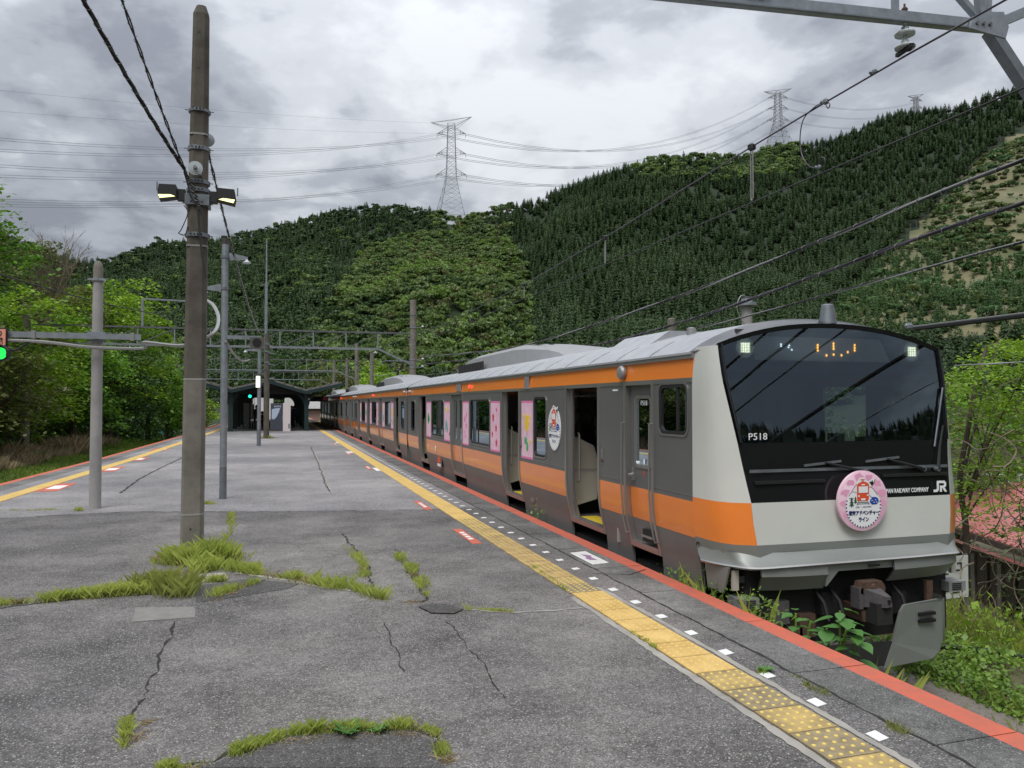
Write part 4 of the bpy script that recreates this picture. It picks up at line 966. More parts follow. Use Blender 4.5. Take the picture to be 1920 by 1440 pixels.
# cab side, details on the platform side
X0=XC-HW
MB().lathe((X0-.075,8.62,2.23),[(.03,.0),(.075,.01),(.085,.04),(.07,.08)],14,'x').build('side_lamp','ac_grey',car1,smooth=True)
MB().box(X0-.025,X0,12.35,12.55,2.10,2.31).build('vent_cover','ac_grey',car1)
MB().box(X0-.02,X0,17.4,17.85,2.14,2.30).build('vent_cover','ac_grey',car1)
MB().lathe((X0-.03,16.55,2.23),[(.035,0),(.035,.03)],10,'x').build('door_lamp','red_lamp',car1)
lamp_pair(car1,24.55)
def push_button(car,y,z=1.13):
    p=MB().box(X0-.006,X0+.0,y-.035,y+.035,z-.07,z+.13).build('door_button','train_silver',car); MB().lathe((X0-.018,y,z-.02),[(.026,0),(.032,.012)],12,'x').build('button','led_amber' if False else 'rust',p)
for y in (9.28,12.78,18.6,): push_button(car1,y)
MB().box(X0-.004,X0+.0,8.80,8.95,2.01,2.03).build('white_mark','print_white',car1)
MB().box(X0+inset(.25)-.004,X0+inset(.25),12.30,12.5,.18,.40).build('hatch','train_lower',car1)
for (a,b,k) in ((12.15,12.76,'yellow'),(14.14,14.80,'red'),(16.66,17.22,'blossom'),(18.62,19.28,'tulip'),(21.08,21.72,'leaf')): decal(car1,a,b,.915,1.90,k)
for (y,m_) in ((7.04,'P8'),): 
    q=text_mesh('number_marking','PS',.07,(X0+inset(.42)-.008,6.99,.40),(R(90),0,R(-90)),'print_black',car1)
# emblem drawn as thin printed shapes: round pink plate or flat egg-shaped sticker
def emblem(parent,put,s,plate):
    """put(u,v,d) maps emblem coordinates (u right, v up, d out) to the world; s = radius"""
    def poly(P,m,d,name='printed_shape'):
        mb=MB(); n=len(P); mb.add([put(u*s,v*s,d) for u,v in P],[tuple(range(n))]); return mb.build(name,m,parent)
    def strip(P,w_,m,d):
        mb=MB(); P=[Vector(p) for p in P]; v=[]
        for i,p in enumerate(P):
            t=(P[min(i+1,len(P)-1)]-P[max(0,i-1)]).normalized(); q=Vector((-t.y,t.x))*w_/2; v+= [put((p.x+q.x)*s,(p.y+q.y)*s,d),put((p.x-q.x)*s,(p.y-q.y)*s,d)]
        mb.add(v,[(2*i,2*i+1,2*i+3,2*i+2) for i in range(len(P)-1)]); mb.build('printed_line',m,parent)
    # white egg with peak
    E_=[(.74*math.sin(a)*(1 if math.cos(a)<.25 else 1-.28*(math.cos(a)-.25)),-.25+.75*math.cos(a)) for a in [i*2*math.pi/32 for i in range(32)]]
    ebase=[(u,v) for u,v in E_ if v<.1]
    left=[p for p in E_ if p[0]<=0 and p[1]<.05]; right=[p for p in E_ if p[0]>0 and p[1]<.05]
    top=[(-.60,.12),(-.38,.40),(-.27,.48),(-.27,.60),(-.14,.72),(.0,.74),(.16,.62),(.22,.52),(.26,.62),(.46,.70),(.50,.62),(.36,.42),(.34,.36),(.50,.24),(.62,.08)]
    P=top+sorted(right,key=lambda p:-p[1])+sorted(left,key=lambda p:p[1])
    poly(P,'print_white',.003,'white_field')
    for i in range(46):
        a=R(-15+ (210)*i/45); 
        if i%2==0: continue
        q=lambda r,aa:(r*math.cos(aa)*.98,-.25-r*math.sin(aa)); da=.03
        poly([q(.70,a-da),q(.76,a-da),q(.76,a+da),q(.70,a+da)],'print_navy',.004)
    strip([(-.62,.10),(-.50,.24),(-.36,.42),(-.26,.50)],.018,'print_navy',.0045); strip([(.22,.36),(.30,.40),(.42,.32),(.60,.10)],.018,'print_navy',.0045)
    strip([(-.46,.22),(-.42,.28),(-.39,.20),(-.34,.26),(-.31,.18),(-.27,.22)],.014,'print_navy',.0046)
    # tram front
    poly([(-.27,-.02),(-.24,-.08),(.18,-.08),(.22,-.02),(.24,.45),(.20,.52),(.08,.58),(-.10,.58),(-.23,.52),(-.27,.45)],'print_red',.006,'printed_tram')
    poly([(-.21,.20),(.18,.20),(.18,.42),(-.21,.42)],'print_white',.008); poly([(-.10,.46),(.06,.46),(.06,.50),(-.10,.50)],'print_white',.008)
    poly([(-.10,-.06),(.06,-.06),(.08,.01),(-.12,.01)],'print_white',.008); poly([(-.24,.07),(-.16,.07),(-.17,.12),(-.24,.12)],'print_white',.008); poly([(.13,.09),(.21,.09),(.20,.14),(.14,.14)],'print_white',.008)
    strip([(-.12,.66),(.06,.66)],.02,'print_red',.006); strip([(-.10,.66),(.02,.58)],.015,'print_red',.006); strip([(.04,.66),(-.06,.58)],.015,'print_red',.006)
    strip([(-.22,-.10),(-.28,-.22)],.02,'print_black',.006); strip([(.17,-.10),(.24,-.22)],.02,'print_black',.006); strip([(-.22,-.13),(.18,-.13)],.02,'print_black',.006); strip([(-.25,-.18),(.21,-.18)],.015,'print_black',.006)
    # trees and lake
    for (cx_,b_,s2) in ((-.50,-.28,.36),(-.34,-.16,.26)):
        for k in range(3): w_=s2*(.30-.07*k); z_=b_+s2*(.12+.26*k); poly([(cx_-w_,z_),(cx_+w_,z_),(cx_,z_+s2*.34)],'print_pine',.006+.0004*k,'printed_tree')
        poly([(cx_-.02,b_),(cx_+.02,b_),(cx_+.02,b_+s2*.13),(cx_-.02,b_+s2*.13)],'print_pine',.006)
    strip([(-.60,.02),(-.40,.02)],.02,'print_black',.005)
    poly([(.22,.14),(.34,.04),(.52,.04),(.62,-.02),(.64,-.14),(.55,-.21),(.36,-.22),(.26,-.14),(.28,-.04),(.36,-.0),(.28,.06)],'print_blue',.006,'printed_lake')
    for (u,v) in ((.35,-.08),(.50,-.06),(.44,-.14),(.55,-.14)): poly([(u-.03,v-.012),(u+.03,v-.012),(u+.03,v+.012),(u-.03,v+.012)],'print_white',.008)
    poly([(.24,.56),(.34,.58),(.38,.64),(.40,.56),(.46,.54),(.42,.50),(.36,.42),(.31,.50)],'print_black',.006,'printed_bird'); strip([(.46,.56),(.48,.64),(.52,.66)],.02,'print_black',.006)
def emblem_text(parent,cx_,y,z,s,rot,ax):
    u=lambda a,b:(cx_+ax[0]*a*s,y+ax[1]*a*s,z+b*s)
    text_mesh('lettering','OME ····· OKUTAMA',.075*s,u(0,-.315),rot,'print_navy',parent,'CENTER',.0005)
    text_mesh('lettering','東京アドベンチャー',.165*s,u(.02,-.55),rot,'print_navy',parent,'CENTER',.0005,.86,.008*s)
    text_mesh('lettering','ライン',.17*s,u(.0,-.78),rot,'print_navy',parent,'CENTER',.0005,.86,.008*s)
logo=tag(bpy.data.objects.new('round_logo',None)); link(logo); logo.parent=car1; LX=X0-.004
lg=MB(); n=28; P=[(.30*math.sin(2*math.pi*i/n),.335*math.cos(2*math.pi*i/n)-.02) for i in range(n)]
bpy.data.objects.remove(logo)
logo=MB().prism([(11.10-u*.95,1.49+v) for u,v in P],LX-.002,LX+.002,'x').build('round_logo','print_white',car1)
emblem(logo,lambda u,v,d:(LX-.002-d,11.10-u,1.53+v*1.12),.36,False)
emblem_text(logo,LX-.006,11.10,1.53,.36,(R(90),0,R(-90)),(0,-1))
# small orange side logos near the fourth door
text_mesh('railway_mark','JR',.17,(X0-.01,20.45,.60),(R(90),0,R(-90)),'print_white',car1,'LEFT',.001,1.2,.008)
ps=MB().box(X0+.02,X0+.03,19.75,20.25,.16,.46).build('small_logo','train_lower',car1)
MB().prism([(19.8,.3),(20.2,.3),(20.15,.42),(20.0,.47),(19.85,.42)],X0+.004,X0+.01,'x').build('printed_shape','print_red',ps); MB().prism([(19.8,.2),(20.2,.2),(20.2,.27),(19.8,.27)],X0+.008,X0+.014,'x').build('printed_shape','print_white',ps)
roof(car1,7.05,END); aircon(car1,12.5,20.6); end_wall(car1,END-.05)
interior(car1,9.1,END-.1,D1); straps(car1,9.5,14.5); underframe(car1,7.6,END-.2)
MB().box(XC-.5,XC-.1,20.9,22.0,2.72,2.86).build('roof_box','train_white',car1)
MB().lathe((4.75,8.2,2.60),[(.055,0),(.055,.13),(.05,.16),(.02,.17)],12).build('roof_aerial','ac_grey',car1,smooth=True)
MB().lathe((5.60,6.84,2.70),[(.095,0),(.072,.15),(.062,.20),(.04,.212)],14).build('roof_aerial','galv_dark',car1,smooth=True)
mb=MB(); mb.prism([(XC-1.22,2.50),(XC+1.22,2.50),(XC+.8,2.775),(XC-.8,2.775)],8.7,10.0,'y'); mb.build('roof_fairing','train_roof',car1)
# ---------------------------------------------------------------- cab front
def yf(z): return interp(z,[(.2,6.34),(.5,6.35),(.9,6.38),(1.2,6.44),(1.47,6.48),(2.4,6.66),(2.75,6.73)])
def ins(z): return interp(z,[(.3,.30),(.9,.27),(2.45,.05),(2.7,.045)])
def bw(z): return HW-inset(min(z,2.40))
def contour(z,k):   # k: 0..4 corner points of one side, from the seam to the flat
    w_=bw(z); i=ins(z); y1=yf(z); t=k/4; a=t*math.pi/2
    # straight cheek then rounded corner
    kx=(0,.03,.14,.42,1)[k]; ky=(0,.40,.66,.86,1)[k]
    return w_-i*kx, SEAM+(y1-SEAM)*ky
def arch(u): # top line of the windshield, u=-1..1
    return 2.44+.235*(1-abs(u)**2.2)
NX=16
def corner_mesh(z0,z1,name,m,zs=None,both=True):
    zs=zs or [z0+(z1-z0)*i/4 for i in range(5)]
    for sd in (-1,1):
        v=[];n=5
        for z in zs:
            for k in range(n): x,y=contour(z,k); v.append((XC+sd*x,y,z))
        f=[(a*n+k,a*n+k+1,(a+1)*n+k+1,(a+1)*n+k) for a in range(len(zs)-1) for k in range(n-1)]
        if sd>0: f=[q[::-1] for q in f]
        # inner face for thickness
        off=len(v); v+= [(x-sd*.03,y+.03,z) for x,y,z in v]; f+=[tuple(i+off for i in q[::-1]) for q in f]
        MB().add(v,f).build(name,m,car1,smooth=True,ang=50)
corner_mesh(.90,2.43,'white_cheek','train_white',[.90+1.53*i/8 for i in range(9)]); corner_mesh(.50,.90,'orange_cheek','train_orange'); corner_mesh(.30,.50,'lower_cheek','bumper_silver')
def flatmesh(z0,z1,name,m,dy=0.,nz=2,xs_=1.,th=.03,parent=car1,dx=0):
    v=[];nx=8
    for j in range(nz+1):
        z=z0+(z1-z0)*j/nz; w_=bw(z)-ins(z)-dx
        for i in range(nx+1): u=-1+2*i/nx; v.append((XC+u*w_*xs_,yf(z)+dy-.02*(1-u*u),z))
    k=nx+1; f=[(a*k+i,a*k+i+1,(a+1)*k+i+1,(a+1)*k+i) for a in range(nz) for i in range(nx)]
    if th:
        off=len(v); v+=[(x,y+th,z) for x,y,z in v]; f+=[tuple(i+off for i in q[::-1]) for q in f]
    return MB().add(v,f).build(name,m,parent,smooth=True,ang=50)
flatmesh(.50,.90,'front_panel','train_white'); flatmesh(.30,.50,'lower_front_panel','bumper_silver')
bp_=flatmesh(.90,1.20,'black_panel','train_black'); flatmesh(1.20,1.47,'windshield_surround','train_black',.0)
MB().add([(XC+u*1.20,yf(1.2)-.035,1.185+dz) for u in (-1,1) for dz in (0,.03)],[(0,2,3,1)]).build('sill_line','galv_dark',bp_)
MB().bar((XC-1.15,yf(1.1)-.03,1.09),(XC-.35,yf(1.1)-.03,1.09),.02,.03).build('hand_rail','rubber',car1); mb=MB(); mb.bar((XC+.35,yf(1.1)-.03,1.12),(XC+1.18,yf(1.1)-.03,1.12),.02,.03); mb.build('hand_rail','rubber',car1)
# windshield glass up to the arch, black rim, dark cowl back to the roof
v=[];nx=20;nz=10
for j in range(nz+1):
    for i in range(nx+1):
        u=-1+2*i/nx; zt=arch(u); z=1.47+(zt-1.47)*j/nz; w_=bw(z)-ins(z); v.append((XC+u*w_,yf(z)-.02*(1-u*u),z))
k=nx+1; MB().add(v,[(a*k+i,a*k+i+1,(a+1)*k+i+1,(a+1)*k+i) for a in range(nz) for i in range(nx)]).build('windshield','windshield',car1,smooth=True,ang=60)
rim=MB()
for sd in (-1,1):
    P=[]
    for j in range(9):
        z=1.47+(2.44-1.47)*j/8; w_=bw(z)-ins(z); P.append((XC+sd*(w_-.028),yf(z)-.006,z))
    for a,b in zip(P,P[1:]): rim.bar(a,b,.055,.02)
for i in range(nx):
    u0,u1=-1+2*i/nx,-1+2*(i+1)/nx; q=[]
    for u in (u0,u1): zt=arch(u); w_=bw(zt)-ins(zt); q.append((XC+u*w_,yf(zt)-.02*(1-u*u)-.004,zt-.012))
    rim.bar(q[0],q[1],.02,.045)
rim.build('windshield_rim','train_black',car1)
v=[];rows=5
for j in range(rows+1):
    t=j/rows
    for i in range(nx+1):
        u=-1+2*i/nx; zt=arch(u); w0=bw(zt)-ins(zt); w1=HW-.0; zr=roof_z(u*HW*.999)
        x=u*(w0+(w1-w0)*t); y=yf(zt)-.02*(1-u*u)+(7.06-yf(zt))*t; z=zt+(zr-zt)*math.sin(t*math.pi/2)+.0; v.append((XC+x,y,z))
MB().add(v,[(a*k+i,a*k+i+1,(a+1)*k+i+1,(a+1)*k+i) for a in range(rows) for i in range(nx)]).build('roof_cowl','train_cowl',car1,smooth=True,ang=60)
# cab interior behind the glass
MB().box(XC-1.22,XC+1.22,6.62,7.25,1.15,1.42).build('cab_desk','interior_dark',car1)
bk=MB(); yb=8.95; 
for (a,b,c_,d_) in ((XC-1.4,XC-1.0,.1,2.3),(XC-1.0,XC-.45,.1,1.25),(XC-1.0,XC-.45,1.95,2.3),(XC-.45,XC-.3,.1,2.3),(XC-.3,XC+.3,.1,1.1),(XC-.3,XC+.3,1.98,2.3),(XC+.3,XC+.55,.1,2.3),(XC+.55,XC+1.05,.1,1.3),(XC+.55,XC+1.05,1.95,2.3),(XC+1.05,XC+1.4,.1,2.3)): bk.box(a,b,yb,yb+.04,c_,d_)
bk.build('cab_bulkhead','interior',car1)
MB().box(XC-1.38,XC+1.38,6.8,9.0,2.18,2.24).build('cab_ceiling','interior_dark',car1); MB().box(XC-1.3,XC+1.3,6.5,9.0,.12,.185).build('cab_floor','floor_grey',car1)
mb=MB(); mb.box(XC-.15,XC+.15,7.7,8.0,.85,1.0); mb.box(XC-.2,XC+.2,8.0,8.08,.9,1.45); mb.build('cab_seat','seat_blue',car1)
for (x,w_,h_) in ((4.9,.16,.06),(5.15,.10,.05),(5.55,.10,.09),(5.9,.14,.05),(6.5,.18,.05)): MB().box(x,x+w_,6.66,6.8,1.42,1.42+h_+.03).build('cab_instrument','interior',car1)
MB().tube([(5.42,6.7,1.42),(5.42,6.7,1.78)],.012,6).build('cab_aerial','black',car1)
MB().box(4.62,4.95,6.72,6.74,2.04,2.10).build('screen','seat_blue',car1)
# destination board
bd=MB().prism([(4.60,2.545),(6.22,2.545),(6.36,2.30),(4.66,2.30)][::-1],6.78,6.86,'y').build('destination_board','wall_white',car1)
MB().box(4.5,6.6,6.87,6.9,2.12,2.62).build('board_shroud','interior_dark',car1)
def led(x,z,h,m='led_amber',w_=.012): MB().box(x-w_/2,x+w_/2,6.772,6.779,z,z+h).build('led_segment',m,bd)
for (x,z,h) in ((5.42,2.40,.10),(5.62,2.42,.10),(5.62,2.36,.03),(5.53,2.35,.03),(5.72,2.355,.03),(5.80,2.39,.05),(5.89,2.41,.09)): 
    for q in range(max(1,int(h/.028))): led(x,z+q*.028,.02)
for (x,z) in ((4.97,2.44),(4.97,2.46),(5.06,2.43),(5.07,2.45),(5.10,2.405)): led(x,z,.012,'led_white')
for x in (4.49,6.57):
    h=MB().lathe((x,6.70,2.415),[(.105,.0),(.105,.05)],20,'y').build('headlight','wall_white',car1,smooth=True)
    for i in range(4):
        for j in range(4): 
            pass
            MB().box(x-.050+.027*i,x-.030+.027*i,6.69,6.701,2.366+.026*j,2.385+.026*j).build('lamp_cell','lamp_white',h)
text_mesh('number_marking','P518',.095,(4.34,6.44,1.50),FRONT,'print_white',car1,'LEFT',.001,1.15)
# lettering on the black panel
text_mesh('lettering','EAST JAPAN RAILWAY COMPANY',.062,(6.43,yf(.95)-.03,.945),FRONT,'print_white',car1,'RIGHT',.001,.74,.0015)
# railway emblem on the black panel
jr=MB(); jx0,jz0,jh=6.50,.935,.115; yy=yf(1)-.034
def J(P): jr.prism([(jx0+u*jh,jz0+v*jh) for u,v in P],yy-.003,yy,'y')
J([(.0,0),(.42,0),(.60,.18),(.60,1),(.38,1),(.38,.26),(.34,.22),(.0,.22)][::-1])
J([(.72,0),(.94,0),(.94,.35),(1.0,.35),(1.25,0),(1.52,0),(1.24,.38),(1.42,.5),(1.42,.82),(1.24,1),(.60,1),(.60,.78),(1.16,.78),(1.2,.74),(1.2,.6),(1.16,.56),(.72,.56)][::-1])
jr.build('railway_emblem','print_white',car1)
# wipers
for (a,b,c_) in (((5.68,1.16),(5.20,1.265),((4.96,1.24),(5.40,1.275))),((6.40,1.175),(5.96,1.285),((5.70,1.265),(6.12,1.30))),((6.58,1.17),(6.74,1.62),((6.60,1.40),(6.84,2.02)))):
    y_=lambda z:yf(z)-.055
    mb=MB(); mb.tube([(a[0],y_(a[1]),a[1]),((a[0]+b[0])/2,y_(b[1])-.02,(a[1]+b[1])/2),(b[0],y_(b[1])+.01,b[1])],.012,6,radii=[.02,.014,.010]); wp=mb.build('wiper','rubber',car1,smooth=True)
    mb=MB(); mb.bar((c_[0][0],y_(c_[0][1])+.025,c_[0][1]),(c_[1][0],y_(c_[1][1])+.025,c_[1][1]),.012,.022); mb.build('wiper_blade','galv_dark',wp)
    MB().lathe((a[0],y_(a[1])-.01,a[1]),[(.025,0),(.03,.04)],8,'y').build('pivot','galv_dark',wp)
# headboard
HB=thing('headboard',(5.53,6.31,.62),'round pink and white headboard with a printed red tram on the train front','headboard')
dsk=MB().lathe((5.53,6.270,.892),[(.293,.030),(.297,.028),(.297,.002),(.293,0)],48,'y').build('plate','pink_disc',HB,smooth=True)
r_=random.Random(5)
for i in range(13):
    a=i*.49+.3; rr=.79+r_.uniform(-.03,.03); cu,cv=rr*math.cos(a)*.293,rr*math.sin(a)*.293; P=[]
    for j in range(9): b=2*math.pi*j/9; q=.05*r_.uniform(.6,1.15); P.append((5.53+max(-.28,min(.28,cu+q*1.25*math.cos(b))),.892+cv+q*.75*math.sin(b)))
    P=[(x if (x-5.53)**2+(z-.892)**2<.285**2 else 5.53+(x-5.53)*.285/math.hypot(x-5.53,z-.892), z if (x-5.53)**2+(z-.892)**2<.285**2 else .892+(z-.892)*.285/math.hypot(x-5.53,z-.892)) for x,z in P]
    MB().add([(x,6.2688,z) for x,z in P],[tuple(range(9))]).build('printed_patch','pink_dark' if False else 'pink_patch' if 'pink_patch' in M else 'pink_dark',HB)
emblem(HB,lambda u,v,d:(5.53+u,6.269-d,.915+v),.285,True)
emblem_text(HB,5.53,6.264,.915,.285,FRONT,(1,0))
MB().box(5.40,5.66,6.30,6.36,.86,.92).build('bracket','galv_dark',HB)
# ---------------------------------------------------------------- bumper apron
v=[]; 
def lipc(k):   # plan points of the lip from left side round to right side
    pass
plan=[(-1.47,6.86,.285),(-1.44,6.66,.29),(-1.36,6.45,.295),(-1.22,6.27,.30),(-.9,6.20,.315),(-.45,6.17,.325),(0,6.16,.33),(.45,6.17,.33),(.9,6.20,.33),(1.18,6.27,.32),(1.30,6.45,.31),(1.40,6.66,.30),(1.45,6.86,.30)]
rows_=[]
base_=[]
for i_,(x,y,z) in enumerate(plan):
    k_=min(i_,12-i_)
    if k_<4: bx,by=contour(.42,k_); base_.append(((-bx if i_<6 else bx)*.995,by-.004))
    else: base_.append((x*.97,yf(.42)-.024))
def dense(L_):
    P=[Vector(p) for p in L_]; out=[]
    for i in range(len(P)-1):
        p0=P[max(0,i-1)];p1=P[i];p2=P[i+1];p3=P[min(len(P)-1,i+2)]
        for k in range(4):
            t=k/4; out.append(tuple(.5*((2*p1)+(-p0+p2)*t+(2*p0-5*p1+4*p2-p3)*t*t+(-p0+3*p1-3*p2+p3)*t**3)))
    out.append(tuple(P[-1])); return out
def apron(lst,name,m):
    lst=[dense(r) for r in lst]
    v=[];n=len(lst[0])
    for row in lst: v+=row
    MB().add([(XC+x,y,z) for x,y,z in v],[(a*n+i,a*n+i+1,(a+1)*n+i+1,(a+1)*n+i) for a in range(len(lst)-1) for i in range(n-1)]).build(name,m,car1,smooth=True,ang=(88 if name=='bumper_top' else 38))
R0=[(b[0],b[1],.425) for b in base_]; R1=[((b[0]+p[0])/2,(b[1]*.5+p[1]*.5)+.016,.352) for b,p in zip(base_,plan)]; R2=[(p[0],p[1],p[2]+.012) for p in plan]; R3=[(p[0]*1.004,p[1]-.018,p[2]) for p in plan]; R4=[(p[0]*.998,p[1]+.005,p[2]-.018) for p in plan]
apron([R0,R1,R2],'bumper_top','bumper_silver'); apron([R2,R3,R4],'bumper_lip','steel')
# lower apron with the coupler cut-out
low=[(x*.975,y+.09,.0 if True else 0) for x,y,z in plan]
def lower_strip(x0,x1,name,zb):
    xs=[x0+(x1-x0)*i/8 for i in range(9)]; v=[];PY=[(p[0],p[1]) for p in plan]
    for (z,dy,sc_) in ((.318,.012,.996),(.22,.0,.99),(.20,.02,.985),(None,.10,.965)):
        for x in xs: zz_=z if z is not None else zb(x); v.append((XC+x*sc_,interp(x,PY)+dy,zz_))
    k=9; f=[(a*k+i,a*k+i+1,(a+1)*k+i+1,(a+1)*k+i) for a in range(3) for i in range(8)]; off=len(v); v+=[(x,y+.02,z) for x,y,z in v]; f+=[tuple(i+off for i in q[::-1]) for q in f]
    MB().add(v,f).build(name,'bumper_silver',car1,smooth=True,ang=30)
lower_strip(-1.18,-.50,'bumper_apron',lambda x:.07+.0*x); lower_strip(.28,1.20,'bumper_apron',lambda x:.09)
mb=MB(); P=[(-.50,.318),(.28,.318),(.28,.24),(-.36,.24),(-.50,.10)]; mb.prism([(XC+x,z) for x,z in P],6.20,6.23,'y'); mb.build('bumper_apron','bumper_silver',car1)
MB().box(XC-.03,XC+.10,6.165,6.18,.27,.285).build('slot','black',car1)
# side ends of the apron and the step boxes beneath
for sd in (-1,1):
    P=[(6.46,.28),(6.9,.28),(6.84,.02),(6.56,.02)]; sd>0 or MB().prism([(y,z) for y,z in P],XC+sd*1.40,XC+sd*1.38,'x').build('apron_side','bumper_silver',car1)
    q=MB().box(*sorted((XC+sd*1.14,XC+sd*1.36)),6.35,6.55,-.10,.0).build('junction_box','ac_grey',car1)
    for j in range(4): MB().box(*sorted((XC+sd*1.18,XC+sd*1.30)),6.344,6.35,-.085+.02*j,-.075+.02*j).build('louvre','under',q)
    MB().box(*sorted((XC+sd*1.29,XC+sd*1.35)),6.46,6.5,.06,.25).build('cable_duct','beige',car1)
# skirt (snow guard)
yS=6.06
def skirt(sd,m='bumper_silver'):
    mb=MB(); A=[(.04,-.68),(.14,-.45),(.24,-.16),(.29,-.10),(.76,-.09),(.82,-.12),(.83,-.50),(.77,-.60),(.66,-.66)]
    F_=[(XC+sd*x,yS+.10*(x/.9)**3,z) for x,z in A]; v=F_+[(x,y+.025,z) for x,y,z in F_]; n=len(A)
    f=[tuple(range(n)),tuple(range(2*n-1,n-1,-1))]+[(i,n+i,n+(i+1)%n,(i+1)%n) for i in range(n)]
    if sd<0: f=[q[::-1] for q in f]
    mb.add(v,f); s_=mb.build('snow_guard',m,car1)
    cols=[(.82,6.14),(.90,6.18),(.95,6.28),(.97,6.48),(.97,7.1)]; v=[]
    for (x,y) in cols:
        for z in (-.10,-.3,-.50,-.60): v.append((XC+sd*(x-(.06 if z==-.60 else 0)),y+(.0 if z>-.6 else .04),z))
    f=[(4*i+j,4*i+4+j,4*i+5+j,4*i+1+j) for i in range(4) for j in range(3)]; off=len(v); v+=[(x-sd*.025,y+.02,z) for x,y,z in v]; f+=[tuple(i+off for i in q[::-1]) for q in f]
    MB().add(v,f).build('guard_return',[m],s_,smooth=True,ang=60)
    for j in (0,1): MB().prism([(p,q) for p,q in [(XC+sd*(.56+.20*u),-.235-.075*j+.035*w_) for u,w_ in ((0,.25),(.1,1),(.9,1.1),(1,.6),(.9,0),(.1,-.1))]],yS+.02,yS+.028,'y').build('slot','black',s_) if False else MB().box(*sorted((XC+sd*.48,XC+sd*.68)),yS+.012,yS+.055,-.225-.07*j,-.195-.07*j).build('slot','black',s_)
skirt(1)
mb=MB(); mb.prism([(XC-.30,-.66),(XC+.06,-.66),(XC+.16,-.44),(XC-.30,-.42)],yS+.01,yS+.04,'y'); mb.prism([(XC-.9,-.64),(XC-.28,-.66),(XC-.28,-.42),(XC-.9,-.42)],yS+.02,yS+.045,'y'); mb.build('guard_centre_plate','under',car1)
MB().tube([(6.35,6.3,.05),(6.35,6.3,-.42)],.035,8,radii=[.045,.035]).build('guard_hanger','rust',car1)
MB().tube([(6.30,6.25,.02),(6.12,6.12,-.05)],.03,8).build('guard_hanger','rust',car1) if False else None
# coupler
cp=MB(); cp.box(XC-.15,XC+.15,5.86,5.98,-.20,.09); cp.box(XC-.19,XC-.13,5.84,6.0,-.18,.07); cp.box(XC+.13,XC+.19,5.86,6.0,-.22,.06); cpo=cp.build('coupler','cast',car1)
c2=MB(); v=[(XC-.12,5.86,-.16),(XC+.12,5.86,-.16),(XC+.12,5.86,.06),(XC-.12,5.86,.06),(XC-.0,5.60,-.12),(XC+.10,5.62,-.12),(XC+.08,5.62,.0),(XC+.0,5.60,.01)]; c2.add(v,[(3,2,1,0),(4,5,6,7),(0,1,5,4),(1,2,6,5),(2,3,7,6),(3,0,4,7)]); c2.build('coupler_cone','cast',cpo)
MB().add([(XC+.012,5.597,-.03),(XC+.075,5.612,-.035),(XC+.07,5.612,-.085),(XC+.03,5.6,-.09)],[(0,1,2,3)][::-1]).build('coupler_pocket','black',cpo)
MB().prism([(XC-.17,.04),(XC-.14,.14),(XC+.14,.14),(XC+.19,.08),(XC+.19,.0),(XC-.17,.0)][::-1],5.84,5.98,'y').build('coupler_cap','rust',cpo); MB().prism([(XC-.16,-.16),(XC+.2,-.16),(XC+.24,-.24),(XC+.24,-.34),(XC-.12,-.34)],5.86,6.2,'y').build('coupler_yoke','rust',cpo)
for z in (.075,-.25): MB().lathe((XC+.02,5.82,z),[(.035,0),(.045,.03)],10,'y').build('bolt','rust',cpo)
for o_ in [cpo]+list(cpo.children):
    for v_ in o_.data.vertices:
        w_=v_.co+Vector(org(car1)); w_=Vector((XC-.02+(w_.x-XC)*.80,6.22+(w_.y-5.95)*.75,-.06+(w_.z+.06)*.80+.03)); v_.co=w_-Vector(org(car1))
MB().box(XC-.09,XC+.09,6.0,7.6,-.25,-.05).build('drawbar','under',car1); MB().box(XC-1.2,XC+1.2,6.45,6.6,-.50,.24).build('headstock','under',car1)
for (x,z,m) in ((-.9,-.15,'cast'),(-.6,-.3,'rust'),(-.35,-.1,'under'),(.5,-.15,'under'),(-.75,-.42,'rust')): MB().box(XC+x-.08,XC+x+.1,6.36,6.5,z-.12,z+.1).build('air_fitting',m,car1)
for x in (-.32,-.5,.42): MB().tube([(XC+x,6.4,.05),(XC+x-.03,6.2,-.05),(XC+x-.02,6.15,-.2),(XC+x+.03,6.25,-.32)],.018,6).build('air_hose','rubber',car1)
